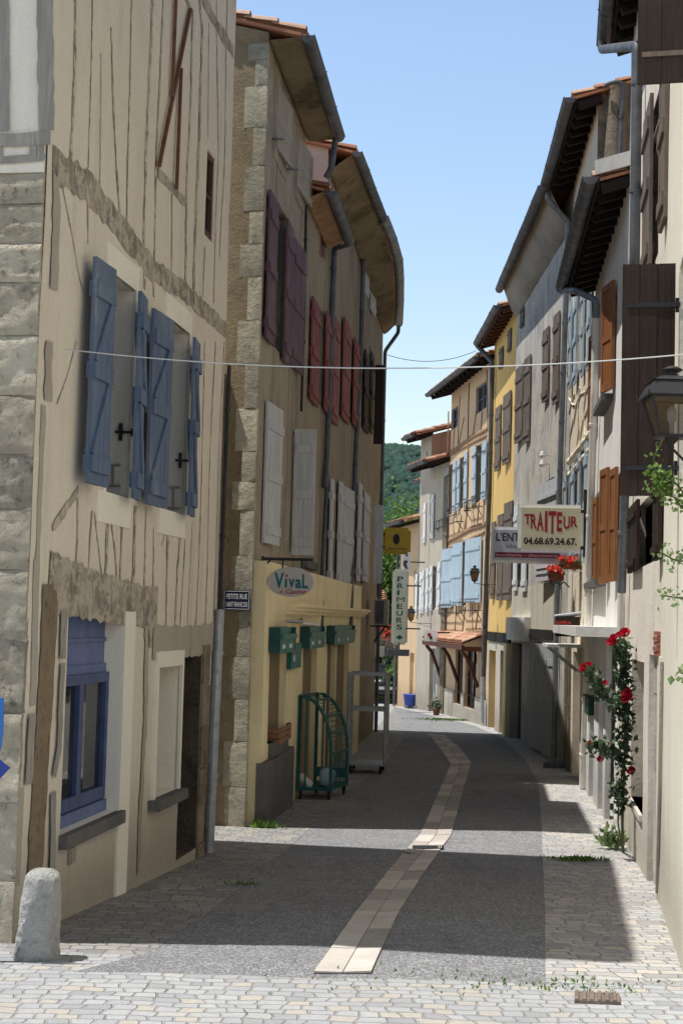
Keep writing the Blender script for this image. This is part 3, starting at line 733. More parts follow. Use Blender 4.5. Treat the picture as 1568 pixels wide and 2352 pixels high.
def ground_quad(mb, pts, up, th=0):
    q = []
    for p in pts: g = G(*p); q.append(V3((g.x, g.y, zg(g.y) + up)))
    mb.face(q)
    if th:
        for j in range(4): mb.face([q[j], q[(j + 1) % 4], q[(j + 1) % 4] - V3((0, 0, th)), q[j] - V3((0, 0, th))])
    return q
gr = MB(); p = [G(*S(12, *q)) for q in ((612, 352), (722, 352), (722, 340), (612, 340))]
for k in range(14):
    t0, t1 = k / 14, (k + .55) / 14; q = [p[0].lerp(p[1], t0), p[0].lerp(p[1], t1), p[3].lerp(p[2], t1), p[3].lerp(p[2], t0)]; q = [V3((a.x, a.y, zg(a.y) + .0245)) for a in q]; gr.face(q)
    for j in range(4): gr.face([q[j], q[(j + 1) % 4], q[(j + 1) % 4] - V3((0, 0, .02)), q[j] - V3((0, 0, .02))])
gr.face([V3((a.x, a.y, zg(a.y) + .0195)) for a in p])
solo(gr, 'drain_grate', M['iron'], 'slotted black iron grate lying across the flagstone channel', 'grate', (p[0] + p[2]) / 2)
mb = MB(); q = ground_quad(mb, [S(12, 1183, 892), S(12, 1345, 898), S(12, 1342, 868), S(12, 1185, 860)], .018, .02)
for k in range(6):
    a = q[0].lerp(q[1], (k + .3) / 6); b = q[3].lerp(q[2], (k + .3) / 6); mb.bar(a + V3((0, 0, .003)), b + V3((0, 0, .003)), .02, .012)
solo(mb, 'manhole_cover', M['rustiron'], 'rusty rectangular iron cover set in the pale sunlit setts', 'manhole cover', (q[0] + q[2]) / 2)
mb = MB(); q = ground_quad(mb, [S(11, 495, 1705), S(11, 690, 1705), S(11, 690, 1690), S(11, 520, 1688)], .10, .1)
solo(mb, 'door_step', M['slab'], 'low dark stone step on the shaded pavement before the neon-sign shop', 'step', (q[0] + q[2]) / 2)

# ------------------------------------------------------------------ wooded hill
mb = MB(); rows = []
for i in range(60):
    y = 230 + i * 9; row = []
    for j in range(90):
        x = -330 + j * 8.5; t = max(0, min(1, (y - 230) / 260)); h = 66 * (t * t * (3 - 2 * t)) - 8 - .02 * (x - 20)
        h += 5 * noise.noise(V3((x * .012, y * .012, 4))) * t
        h += (2.4 * noise.noise(V3((x * .13, y * .13, 1))) + 1.6 * noise.noise(V3((x * .31, y * .31, 2)))) * min(1, t * 3)
        row.append(V3((x, y, h - .9)))
    rows.append(row)
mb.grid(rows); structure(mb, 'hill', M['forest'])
# crowns of the far wood reading as one mass on the hill
mb = MB(); r = random.Random(11)
for _ in range(5200):
    y = r.uniform(330, 500); x = r.uniform(-10, 75) * y / 420; t = max(0, min(1, (y - 230) / 260))
    h = 66 * (t * t * (3 - 2 * t)) - 8 - .02 * (x - 20) + 5 * noise.noise(V3((x * .012, y * .012, 4))) * t - .9
    s = r.uniform(1.0, 2.3); c = V3((x, y, h + s * .5)); rows = []
    ph = r.random() * 6
    for k in range(4):
        a = math.pi * k / 3 - math.pi / 2; rw = s * math.cos(a) * r.uniform(.85, 1.15)
        rows.append([c + V3((rw * math.cos(ph + m * 1.0472), rw * math.sin(ph + m * 1.0472), s * math.sin(a) * 1.1)) for m in range(6)])
    mb.grid(rows, close=True, sm=True)
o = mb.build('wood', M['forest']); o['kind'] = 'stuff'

# ------------------------------------------------------------------ trees at the end of the street
def tree(loc, h, rad, n, seed, label, size=.34, mat='leafbright', trunk=.16, group=None):
    r = random.Random(seed); L = V3(loc); t = thing('tree', label, 'tree', L, group); tb = MB()
    tb.tube([L, L + V3((.1, .05, h * .3)), L + V3((.05, -.1, h * .55)), L + V3((0, 0, h * .85))], [trunk, trunk * .8, trunk * .5, .03], 8)
    for _ in range(9):
        a = r.uniform(0, 6.28); z = h * r.uniform(.3, .65); e = V3((math.cos(a) * rad * .7, math.sin(a) * rad * .7, h * r.uniform(.12, .3)))
        tb.tube([L + V3((0, 0, z)), L + V3((0, 0, z)) + e * .5 + V3((0, 0, -.1)), L + V3((0, 0, z)) + e], [trunk * .4, trunk * .25, .02], 5)
    tb.build('trunk', M['bark'], t); cb = MB(); crown(cb, L + V3((0, 0, h * .62)), (rad, rad, h * .42), n, size, r); cb.build('crown', M[mat], t); return t
def gp(u, D): r_ = ray(u, 1418 + .026 * (u - 784)); x = r_.x / r_.y * D; return V3((x, D, zg(D)))
tree(gp(905, 66), 7.2, 2.5, 15000, 1, 'bright green broadleaf tree rising behind the yellow hanging sign', .2)
tree(gp(866, 70), 6.4, 2.3, 9000, 2, 'dark leafy tree half hidden by the far end of the left-hand row', .2)
tree(gp(952, 78), 8.2, 2.8, 8000, 3, 'tall green tree filling the gap behind the far right-hand houses', .2)
t = thing('shrub', 'leafy green shrub growing against the garden wall at the street end', 'shrub', gp(912, 57.5)); r = random.Random(9)
sb = MB(); b0 = gp(912, 57.5)
for _ in range(7): sb.tube([b0, b0 + V3((r.uniform(-.5, .5), r.uniform(-.3, .3), r.uniform(.8, 1.6)))], [.03, .01], 5)
sb.build('stem', M['bark'], t); cb = MB(); crown(cb, b0 + V3((0, 0, .85)), (.5, .5, .75), 900, .2, r); cb.build('foliage', M['leafbright'], t)
t = thing('shrub', 'grey-green creeper with pink blooms on the garden wall under the vertical sign', 'shrub', gp(917, 59)); cb = MB(); b0 = gp(917, 59)
crown(cb, b0 + V3((0, 0, 1.9)), (.45, .4, .9), 700, .17, r); cb.build('foliage', M['leafdark'], t)
cb = MB()
for _ in range(120): leaf(cb, b0 + V3((r.gauss(-.1, .3), -.4, 2.8 + r.gauss(0, .16))), .16, r)
cb.build('blossom', M['petal2'], t)
# ================================================================== LEFT SIDE
# ------------------------------------------------------------------ corner house with timber strips
s_end = F1.sz(*S(3, 1060, 1000))[0]
L1L = F1.sz(478, 1950)[0] + .05
zE1 = 9.35
H1 = thing('corner_house', 'cream plastered timber-framed corner house with blue shutters on the left', 'house', F1.P(L1L / 2, F1.gz(L1L / 2)))
winA = F1.rect(250, 620, 1132, 303); winB = F1.rect(384, 727, 1172, 428)
shopw = F1.rect(S(3, 330, 0)[0], S(3, 0, 165)[1], S(3, 0, 1290)[1], S(3, 612, 0)[0])
niche = F1.rect(S(3, 787, 0)[0], S(3, 0, 447)[1], S(3, 0, 1112)[1], S(3, 905, 0)[0])
doorL = F1.rect(S(3, 915, 0)[0], S(3, 0, 390)[1], S(3, 0, 1420)[1] , S(3, 1015, 0)[0])
smallw = F1.rect(484 - 10, 336, 542, 494)
holes = [winA + (.28,), winB + (.28,), shopw + (.20,), niche + (.22,), doorL + (.35, 3), smallw + (.1,)]
mb = MB(); house_walls(mb, F1, 0, L1L, zE1, 8, holes, .3, skew0=-.0, step=.6, side_m=2)
mb.build('wall', [M['l1'], M['l1rev'], M['mortar'], M['rubbledark']], H1)
mb = MB(); roof_tiles(mb, F1, -.45, L1L + .0, zE1 - .1, .56, .56, 8, .3, seed=3); mb.build('roof', M['tile'], H1)
gutter(H1, F1, -.4, L1L - .05, zE1 - .12, .56, .56, M['zincdark'])
window(H1, F1, winA, .26, M['bluedark'], 2, 3); window(H1, F1, winB, .26, M['bluedark'], 2, 3)
# surrounds of the two windows
def surround(F, rc, top, side, bot, d=.012, mat='l1rev', ext=0):
    a, b, c, e = rc; mb = MB(); Z = V3((0, 0, 1))
    def B(s0, s1, z0, z1): mb.hexa(F.P(s0, z0, -.01), F.t * (s1 - s0), Z * (z1 - z0), F.n * (d + .012))
    if top: B(a - side - ext, b + side, e, e + top)
    if side: B(a - side, a, c, e); B(b, b + side, c, e)
    if bot: B(a - side - ext, b + side, c - bot, c)
    return mb
surround(F1, winA, .2, .07, .24, ext=.12).build('window_surround', M['l1rev'], H1)
surround(F1, winB, .2, .07, .22, ext=.12).build('window_surround', M['l1rev'], H1)
def sh1(ua, ub, vt, vb, d=.09):
    s0, s1, z0, z1 = F1.rect(ua, vt, vb, ub, d); return s0, s1, z0, z1
a = sh1(206, 247, 580, 1112); shutter(H1, F1, a[1], a[2], a[3], a[1] - a[0], 183, M['blue'], True, 'z', d0=.12)
a = sh1(302, 330, 660, 1146); shutter(H1, F1, a[0], a[2], a[3], a[1] - a[0], 187, M['blue'], False, 'z', d0=.13)
a = sh1(343, 382, 700, 1160); shutter(H1, F1, a[1], a[2], a[3], a[1] - a[0], 183, M['blue'], True, 'z', d0=.12)
a = sh1(430, 454, 768, 1184); shutter(H1, F1, a[0], a[2], a[3], a[1] - a[0], 187, M['blue'], False, 'z', d0=.13)
# shutter stays
def on_jamb(u, v, s, off=.03):
    k = ray(u, v); q = F1.P(s, 0, 0); return CAM + k * ((q - CAM).dot(F1.t) / k.dot(F1.t)) - F1.t * off
for rc, (x, y), (x2, y2) in ((winA, (765, 597), (885, 603)), (winB, (1158, 783), (1262, 788))):
    mb = MB(); p, q = on_jamb(*S(2, x, y), rc[1]), on_jamb(*S(2, x2, y2), rc[1], .05); mb.bar(p, q, .02); m = p.lerp(q, .3); mb.bar(m - V3((0, 0, .07)), m + V3((0, 0, .07)), .028); mb.bar(q - V3((0, 0, .03)), q + V3((0, 0, .03)), .03); mb.build('shutter_stay', M['iron'], H1)
for rc, x, y0, y1 in ((winA, 728, 330, 575), (winB, 1098, 540, 745)):
    mb = MB(); p, q = on_jamb(*S(2, x, y0), rc[1], .2), on_jamb(*S(2, x - 8, y1), rc[1], .2); mb.bar(p, q, .018); mb.bar(q, q + F1.n * .06, .018); mb.bar(p - V3((0, 0, .03)), p + V3((0, 0, .03)), .035); mb.build('espagnolette', M['iron'], H1)
for rc, x, y0 in ((winA, 747, 815), (winB, 1142, 960)):
    mb = MB(); p = on_jamb(*S(2, x, y0), rc[1], .02); q = on_jamb(*S(2, x, y0 + 135), rc[1], .02); mb.bar(p, q, .016)
    for e in (p, q): mb.bar(e - F1.n * .06, e + F1.n * .06, .016)
    mb.build('window_catch', M['beigesh'], H1)
# timbers
strips = [(1, [(490, 0), (480, 500), (455, 1060)], .035), (1, [(600, 0), (590, 500), (575, 1100)], .018), (1, [(655, 350), (655, 1000), (650, 1250)], .014),
 (1, [(725, 180), (735, 600), (760, 1100), (795, 1500)], .026), (1, [(860, 0), (850, 600), (832, 1050), (828, 1490)], .022), (1, [(1000, 0), (985, 400), (955, 1100), (940, 1690)], .05),
 (1, [(1070, 0), (1050, 500), (1025, 1060), (1018, 1500), (1005, 1950)], .035), (1, [(1260, 60), (1250, 700), (1225, 1300), (1215, 1850)], .05), (1, [(1310, 0), (1325, 250), (1300, 1200), (1265, 1900)], .065),
 (1, [(1420, 0), (1430, 1000), (1400, 1990)], .02), (1, [(1370, 150), (1365, 900)], .015), (1, [(1345, 1620), (1330, 1950)], .025), (1, [(1490, 0), (1470, 1100), (1440, 1700)], .02), (1, [(1130, 1270), (1125, 1800)], .03),
 (1, [(570, 1100), (572, 1600)], .022), (1, [(390, 1180), (450, 1470), (515, 1820), (550, 1950)], .010), (1, [(950, 1720), (945, 1900)], .05),
 (2, [(500, 0), (440, 230), (375, 410)], .010), (2, [(515, 950), (510, 1300), (495, 1560)], .024), (2, [(605, 1110), (590, 1300), (578, 1560)], .02), (2, [(620, 1120), (670, 1590)], .018), (2, [(705, 1150), (685, 1590)], .05),
 (2, [(725, 1150), (770, 1610)], .025), (2, [(795, 1170), (785, 1600)], .035), (2, [(890, 1080), (870, 1620)], .05), (2, [(960, 1090), (945, 1640)], .026), (2, [(1010, 1220), (1005, 1640)], .024), (2, [(1100, 1260), (1085, 1880)], .03),
 (2, [(1100, 1260), (1095, 1430)], .06), (2, [(1180, 1280), (1165, 1480), (1145, 1890)], .045), (2, [(1220, 1190), (1180, 1890)], .02), (2, [(1260, 1180), (1230, 1880)], .015), (2, [(1340, 0), (1320, 900), (1290, 1850)], .02),
 (2, [(1410, 0), (1370, 900), (1350, 1880)], .02), (2, [(1470, 0), (1440, 600), (1400, 1850)], .014), (2, [(1085, 1260), (1062, 1340)], .015), (2, [(1290, 1830), (1285, 2000)], .06)]
mb = MB(); mv = MB(); md = MB()
for i, (k, p, w) in enumerate(strips):
    dd = .0045 + .0004 * (i % 5)
    (ribbon(mb, F1, [S(k, *q) for q in p], w * 1.25, dd, .5, i))
ribbon(mb, F1, [S(2, *q) for q in ((345, 1230), (420, 1120), (510, 1000))], .07, .007, .4, 90)
mb.build('timber_frame', M['oldwood'], H1)
mb = MB(); ribbon(mb, F1, [S(1, *q) for q in ((335, 1060), (450, 1150), (570, 1215), (700, 1390), (850, 1570), (1000, 1770), (1200, 1905), (1350, 2045), (1478, 2165))], .23, .006, .22, 50, .17)
ribbon(mb, F1, [S(1, *q) for q in ((1215, -10), (1250, 60))], .05, .01, .3, 51); ribbon(mb, F1, [S(1, *q) for q in ((1325, -10), (1400, 130), (1530, 340))], .13, .008, .3, 52)
ribbon(mb, F1, [S(1, *q) for q in ((1035, 1130), (1130, 1230), (1215, 1330))], .09, .008, .2, 53)
mb.build('floor_beam', M['beamwood'], H1)
mb = MB(); ribbon(mb, F1, [S(2, *q) for q in ((318, 1575), (500, 1630), (700, 1690), (860, 1725), (1028, 1745))], .40, .011, .1, 54, .34); ribbon(mb, F1, [S(2, *q) for q in ((975, 1790), (985, 1900), (985, 2010))], .10, .011, .2, 55)
mb.build('door_lintel', M['beamwood'], H1)
for k_, p_, w_, dd_, jt_, sd_ in ((2, ((1000, 1975), (1200, 1975), (1400, 1950)), .30, .010, .1, 56), (1, ((358, 1160), (350, 1500), (345, 1900)), .14, .010, .3, 57), (2, ((315, 0), (310, 390)), .14, .010, .3, 58), (3, ((745, 180), (740, 700), (700, 1500)), .10, .0105, .35, 59)):
    mb = MB(); ribbon(mb, F1, [S(k_, *q) for q in p_], w_, dd_, jt_, sd_); mb.build('render_patch', M['greyrender'], H1)
# worn corner post beside the shop window
mb = MB(); ribbon(mb, F1, [S(3, *q) for q in ((255, 20), (240, 400), (205, 1000), (170, 1560))], .30, .012, .1, 60); mb.build('corner_post', M['postwood'], H1)
mb = MB(); ribbon(mb, F1, [S(3, *q) for q in ((318, 150), (310, 400))], .13, .02, .12, 61); ribbon(mb, F1, [S(3, *q) for q in ((308, 420), (292, 860), (268, 1000))], .09, .02, .2, 62); ribbon(mb, F1, [S(3, *q) for q in ((265, 1080), (258, 1560))], .11, .02, .1, 63)
ribbon(mb, F1, [S(3, *q) for q in ((158, 680), (140, 1040))], .13, .02, .12, 64); mb.build('post_repair', M['greywood'], H1)
for k_, p_, w_, jt_, sd_ in ((3, ((185, -110), (170, 640)), .12, .1, 65), (3, ((115, 1060), (85, 1560)), .10, .15, 66), (2, ((285, 420), (255, 1200), (235, 1540)), .09, .2, 67)):
    mb = MB(); ribbon(mb, F1, [S(k_, *q) for q in p_], w_, .006, jt_, sd_); mb.build('corner_render', M['greyrender'], H1)
# thin rods and the small window
mb = MB()
for p in (((1155, 0), (1130, 640)), ((1250, 60), (1045, 1090)), ((1190, 450), (1160, 1240))): mb.bar(F1.pt(*S(1, *p[0]), .03), F1.pt(*S(1, *p[1]), .03), .03)
mb.build('rod', M['redpole'], H1)
window(H1, F1, smallw, .09, M['brownframe'], 1, 2, .06)
# shop window: box, frame, glass, sill
a, b, c, e = shopw; zm = F1.sz(*S(3, 345, 500))[1]
mb = MB(); mb.hexa(F1.P(a, zm, -.20), F1.t * (b - a), V3((0, 0, e - zm)), F1.n * .05); mb.hexa(F1.P(a, zm + (e - zm) * .52, -.145), F1.t * (b - a), V3((0, 0, .03)), F1.n * .012); mb.hexa(F1.P(a, zm - .002, -.149), F1.t * (b - a), V3((0, 0, .07)), F1.n * .02); mb.build('shutter_box', M['bluepanel'], H1)
window(H1, F1, (a, b, c + .1, zm), .17, M['bluedark'], 2, 1, .075, label='shop window with dark blue frame')
mb = MB(); mb.hexa(F1.P(a, c, -.205), F1.t * (b - a), V3((0, 0, .09)), F1.n * .12); mb.hexa(F1.P(a, c + .09, -.205), F1.t * (b - a), V3((0, 0, .05)), F1.n * .075); mb.build('window_ledge', M['bluepanel'], H1)
slab(H1, F1, a - .02, b + .06, c - .10, c - .002, -.05, .06, M['slab']); slab(H1, F1, niche[0] - .12, niche[1] + .1, niche[2] - .09, niche[2] - .002, -.05, .10, M['slab'])
surround(F1, niche, .14, .06, 0, .03).build('niche_frame', M['l1rev'], H1)
mb = MB(); mb.hexa(F1.P(niche[0] - .02, niche[2] - .02, -.26), F1.t * (niche[1] - niche[0] + .04), V3((0, 0, niche[3] - niche[2] + .04)), F1.n * .05); mb.build('blind_panel', M['beigesh'], H1)
slab(H1, F1, b + .004, b + .30, c - .9, e + .02, -.02, .018, M['l1rev'], 'pilaster')
panel(H1, F1, doorL, .34, M['darkwood'], 'door', .16)
mb = MB(); r = random.Random(3); z = doorL[2] - .3; ss = doorL[1]
while z < doorL[3]:
    h = r.uniform(.3, .45); mb.hexa(F1.P(ss + .005, z, -.04), F1.t * r.uniform(.26, .33), V3((0, 0, h - .012)), F1.n * (.055 + r.uniform(0, .008)), uv=(r.random(), 0)); z += h
mb.build('door_jamb', M['rubble'], H1)
mb = MB(); p = F1.pt(*S(3, 360, 1404), .0); mb.hexa(p - F1.t * .06 - V3((0, 0, .055)), F1.t * .12, V3((0, 0, .11)), F1.n * .02)
for k in range(3): mb.hexa(p - F1.t * .05 + V3((0, 0, -.04 + k * .03)), F1.t * .1, V3((0, 0, .014)), F1.n * .03)
mb.build('vent_grille', M['greyrender'], H1)
# downpipe at the alley corner: black above, pale below
ps = L1L - .02
top_, mid_, bot_ = F1.pt(*S(2, 1505, 160), .05), F1.pt(*S(2, 1440, 1825), .05), F1.pt(*S(3, 1066, 1390), .05)
top2 = F1.pt(533, 20, .05)
downpipe(H1, [top_, mid_], M['iron'], .02); downpipe(H1, [mid_ + V3((0, 0, .1)), mid_.lerp(bot_, .5), bot_], M['galv'], .05)
# gable: squared stone below, framed plaster above
th = math.radians(7)
FG = Fac((A0.x - 8 * math.cos(math.atan2(F1.n.y, F1.n.x)) , A0.y - 8 * math.sin(math.atan2(F1.n.y, F1.n.x))), (A0.x, A0.y), 'L')
FG.n = -F1.t
def gs(u, v): return FG.sz(u, v)
zst = FG.sz(60, 398)[1]
mb = MB(); r = random.Random(21); z = -.6; rowv = [2168, 2026, 1845, 1640, 1470, 1310, 1172, 1045, 910, 772, 650, 560, 470, 398]
zs = [zg(9.3) - .4] + [FG.sz(60, v)[1] for v in rowv[1:]]
for z0, z1 in zip(zs, zs[1:]):
    s = FG.L; first = True
    while s > FG.L - 4.2:
        w = r.uniform(.45, .75) if first else r.uniform(.22, .8); first = False
        d = .012 + r.uniform(0, .018); a_, b_ = s - w + .012, s
        rows = []
        for i in range(13):
            rows.append([FG.P(a_ + (b_ - a_) * j / 14, z0 + .004 + (z1 - z0 - .008) * i / 12, d + .022 * noise.noise(V3((s * 3 + j * .16, z0 * 3 + i * .16, 5))) + .014 * noise.noise(V3((s * 9 + j * .5, z0 * 9 + i * .5, 7))) - (.014 if (i in (0, 12) or j == 0) else 0)) for j in range(15)])
        u = (r.random(), 0); mb.grid(rows, [[u] * 15] * 13)
        for rw in (rows[0], rows[-1], [q[0] for q in rows], [q[-1] for q in rows]): mb.grid([rw, [q - FG.n * .05 for q in rw]], [[u] * len(rw)] * 2)
        s -= w
mb.build('stone_gable', M['stone'], H1)
mb = MB(); mb.hexa(FG.P(FG.L - 8, zst, .001), FG.t * 7.995, V3((0, 0, 8.8 - zst)), FG.n * .02); mb.build('gable_infill', M['greyrender'] if False else M['l1rev'], H1)
mb = MB()
def gbeam(p, q, w, d=.035, sd=1): ribbon(mb, FG, [p, q], w, d, .10, sd)
gbeam((107, -20), (112, 305), .115, .03, 1); gbeam((10, -20), (12, 305), .09, .03, 2); gbeam((-40, 328), (122, 322), .09, .036, 3); gbeam((-40, 375), (110, 365), .05, .03, 4); gbeam((90, 335), (90, 365), .10, .03, 5); gbeam((2, 335), (2, 372), .05, .03, 6); pass
mb.build('gable_timber', M['greywood'], H1)

# ------------------------------------------------------------------ unseen alley block, added to cast shade on the grocery's side wall
FS = Fac((VX - 6 * math.cos(math.radians(16)), VY + 6 * math.sin(math.radians(16))), (VX, VY), 'L'); FS.n = V3((-math.sin(math.radians(16)), -math.cos(math.radians(16)), 0))
mb = MB(); zt = at(535, 870, VY).z
mb.hexa(FS.P(FS.L - 2.6, -.8, -.1), FS.t * 2.2, V3((0, 0, zt + .8)), FS.n * .19); mb.hexa(FS.P(FS.L - 2.62, zt, -.1), FS.t * 2.24, V3((0, 0, .06)), FS.n * .22)
solo(mb, 'alley_shade_block', M['rubble'], 'unseen rubble block added to cast shade on the alley side of the grocery', 'alley_shade_block', FS.P(FS.L - 1.5, 0))

# ------------------------------------------------------------------ grocery house
zeV = 9.5; ztV = 9.54
HV = thing('grocery_house', 'tall beige house with stone quoins, purple shutters and yellow shop front', 'house', FV.P(1.8, FV.gz(1.8)))
v_att = [FV.rect(632, 190, 340, 657), FV.rect(680, 305, 432, 703)]
w_pur = FV.rect(634, 455, 800, 655); w_dk = FV.rect(668, 985, 1268, 732)
# the open first-floor window belongs to the next wall face but reads with this house
hol = [w_pur + (.22,), (w_dk[0], min(w_dk[1], 3.66), w_dk[2], w_dk[3], .22)]; w_dk = (w_dk[0], min(w_dk[1], 3.66), w_dk[2], w_dk[3])
mb = MB(); house_walls(mb, FV, 0, 3.70, ztV, 9, hol, .3, skew0=.18, step=.6, side_m=2); mb.build('wall', [M['v1'], M['v1'], M['roughcast']], HV)
mb = MB(); roof_tiles(mb, FV, -.12, 3.66, zeV, .42, .42, 9, .3, skew0=.18, seed=5); mb.build('roof', M['tile'], HV)
gutter(HV, FV, -.08, 3.66, zeV - .02, .42, .42, M['zincdark'], .085)
soffit_cove(HV, FV, 0, 3.70, ztV, zeV, .44, .44, M['soffit'], .10, .02, bulge=.0, rip=.02, corr=.045)
for a in v_att: shutter(HV, FV, a[0], a[2], a[3], a[1] - a[0], 4, M['beigesh'], True, 'louver', d0=.02)
for a in v_att: surround(FV, a, .1, .09, .16, .014).build('vent_surround', M['v1'], HV)
for (x, y, x2) in ((470, 1062, 545), (580, 1295, 660)):
    mb = MB(); mb.bar(FV.pt(*S(4, x, y), .10), FV.pt(*S(4, x2, y + 5), .10), .022); mb.bar(FV.pt(*S(4, x + 30, y), .10), FV.pt(*S(4, x + 30, y), -.02), .02); mb.build('shutter_stay', M['iron'], HV)
window(HV, FV, w_pur, .2, M['brownsh'], 2, 4); window(HV, FV, w_dk, .2, M['brownsh'], 2, 3)
def leafp(root, F, ua, ub, vt, vb, mat, style='bat', d=.05, near=True, ang=180, iron=None, label=None, dz=.03):
    a = F.rect(ua, vt, vb, ub, d)
    if ang < 10: return shutter(root, F, a[0], a[2], a[3], a[1] - a[0], ang, mat, True, style, d0=dz, iron=iron, label=label)
    return shutter(root, F, a[1] if near else a[0], a[2], a[3], a[1] - a[0], ang, mat, near, style, d0=dz + .02, iron=iron, label=label)
leafp(HV, FV, 615, 634, 424, 780, M['purple'], near=True); leafp(HV, FV, 655, 669, 492, 832, M['purple'], near=False)
leafp(HV, FV, 673, 694, 535, 842, M['purple'], ang=3, label='closed faded purple shutter')
leafp(HV, FV, 612, 637, 915, 1248, M['whitesh'], ang=4)
# stone quoins with roughcast panels between, on the alley side
mb = MB(); r = random.Random(4)
rows_ = [(100, 138, 1), (138, 198, 0), (198, 292, 1), (292, 380, 0), (380, 484, 1), (486, 560, 0), (560, 636, 1), (636, 735, 0), (735, 835, 1), (835, 937, 0), (937, 1037, 1), (1037, 1106, 0), (1106, 1172, 1), (1172, 1277, 0), (1277, 1400, 1), (1400, 1510, 0), (1510, 1607, 1), (1607, 1705, 0), (1705, 1810, 1), (1810, 1915, 1)]
for v0, v1, big in rows_:
    z1, z0 = FS.sz(590, v0)[1], FS.sz(590, v1)[1]; w = (.27 if big else .165) * r.uniform(.93, 1.07); d = .008 + r.uniform(0, .004); g = .004; rows = []
    for i in range(6): rows.append([FS.P(FS.L + .004 - w + w * j / 5, z0 + g + (z1 - z0 - 2 * g) * i / 5, d + .01 * noise.noise(V3((j * .4, z0 * 2 + i * .5, 2))) - (.008 if (i in (0, 5) or j == 0) else 0)) for j in range(6)])
    u = (r.random(), 0); mb.grid(rows, [[u] * 6] * 6); 
    for rw in (rows[0], rows[-1], [q[0] for q in rows]): mb.grid([rw, [q - FS.n * .03 for q in rw]], [[u] * len(rw)] * 2)
    # return on the street face
    wr = .06 if big else .04
    cor = [q[-1] for q in rows]; mb.grid([cor, [FV.P(wr, q.z, .012) for q in cor], [FV.P(wr, q.z, -.02) for q in cor]], [[u] * 6] * 3, sm=False)
mb.build('quoin', M['stone2'], HV)
# yellow shop front on the ground floor
sp0, sp1 = FV.sz(578, 1424)[0] + .05, FV.sz(812, 1424)[0]; zs1 = FV.sz(590, 1282, .15)[1]
rec = [FV.rect(617, 1440, 1708, 655, .15), FV.rect(695, 1440, 1640, 726, .15), FV.rect(750, 1440, 1640, 769, .15), FV.rect(772, 1440, 1640, 799, .15)]
zr1 = rec[0][3]; zpl = rec[0][2] - .02
rec = [(a, b, (c if i == 0 else -.75), zr1) for i, (a, b, c, e) in enumerate(rec)]
SF = MB(); wall_grid(SF, FV, sp0, sp1, -.9, zs1, rec, .15, .8, 0, 0, edge_d=.01)
SF.face([FV.W(sp0, -.9, .15), FV.P(sp0, -.9, -.02), FV.P(sp0, zs1, -.02), FV.W(sp0, zs1, .15)]); SF.face([FV.W(sp1, -.9, .15), FV.P(sp1, -.9, -.02), FV.P(sp1, zs1, -.02), FV.W(sp1, zs1, .15)])
SF.face([FV.W(sp0, zs1, .15), FV.W(sp1, zs1, .15), FV.P(sp1, zs1, -.02), FV.P(sp0, zs1, -.02)]); sf = SF.build('shop_front', M['shop'], HV)
for i, a in enumerate(rec): panel(sf, FV, a, -.045, M['shoppanel'], 'shop_shutter', .22)
zc = FV.sz(660, 1393, .2)[1]
mb = MB()
for k, (dz, dd, hh) in enumerate(((0, .34, .05), (-.05, .29, .05), (-.10, .23, .06))): mb.hexa(FV.P(FV.sz(628, 1424)[0], zc + dz, .10), FV.t * (sp1 - FV.sz(628, 1424)[0] + .1), V3((0, 0, hh)), FV.n * (dd - .10))
mb.build('cornice', M['shop'], sf)
mb = MB(); s6, s7 = sp0 - .01, rec[0][1] + .5; zp = FV.sz(590, 1765, .2)[1]
mb.hexa(FV.P(s6, -.9, .10), FV.t * (s7 - s6), V3((0, 0, zp + .9)), FV.n * .13); mb.hexa(FV.P(rec[0][0] + .1, zp, .0), FV.t * 1.5, V3((0, 0, rec[0][2] - zp)), FV.n * .2)
mb.build('plinth', M['plinth'], HV)
# retracted teal awnings
for ua, ub in ((619, 681), (690, 747), (750, 816)):
    s0_, s1_ = FV.sz(ua, 1440, .16)[0] + .02, FV.sz(ub, 1450, .30)[0]; z1_ = FV.sz(619, 1441, .17)[1]
    aw = MB(); aw.hexa(FV.P(s0_, z1_ - .13, .155), FV.t * (s1_ - s0_), V3((0, 0, .13)), FV.n * .09); aw.hexa(FV.P(s0_ + .03, z1_ - .32, .24), FV.t * (s1_ - s0_ - .06), V3((0, 0, .2)), FV.n * .05)
    aw.hexa(FV.P(s0_ + .03, z1_ - .14, .22), FV.t * (s1_ - s0_ - .06), V3((0, 0, .06)), FV.n * .1)
    o_ = aw.build('awning', M['teal'], sf)
    for s_ in (s0_ - .01, s1_ - .05): pl = MB(); pl.hexa(FV.P(s_, z1_ - .30, .155), FV.t * .05, V3((0, 0, .30)), FV.n * .14); pl.build('awning_bracket', M['tealdark'], o_)
    tx = MB()
    for k in (.16, .6): tx.hexa(FV.P(s0_ + (s1_ - s0_) * k, z1_ - .26, .290), FV.t * .22, V3((0, 0, .05)), FV.n * .004)
    tx.build('awning_mark', M['txtwhite'], o_)
for (p, q) in (((570, 575), (690, 580)), ((700, 592), (820, 605))):
    mb = MB(); mb.tube([FV.pt(*S(6, *p), .30), FV.pt(*S(6, *q), .30)], .022, 8); mb.build('tube_lamp', M['white'] if p[0] > 600 else M['galv'], sf)
mb = MB(); mb.bar(FV.pt(*S(6, 690, 560), .15), FV.pt(*S(6, 690, 588), .32), .03); mb.build('lamp_arm', M['galv'], sf)

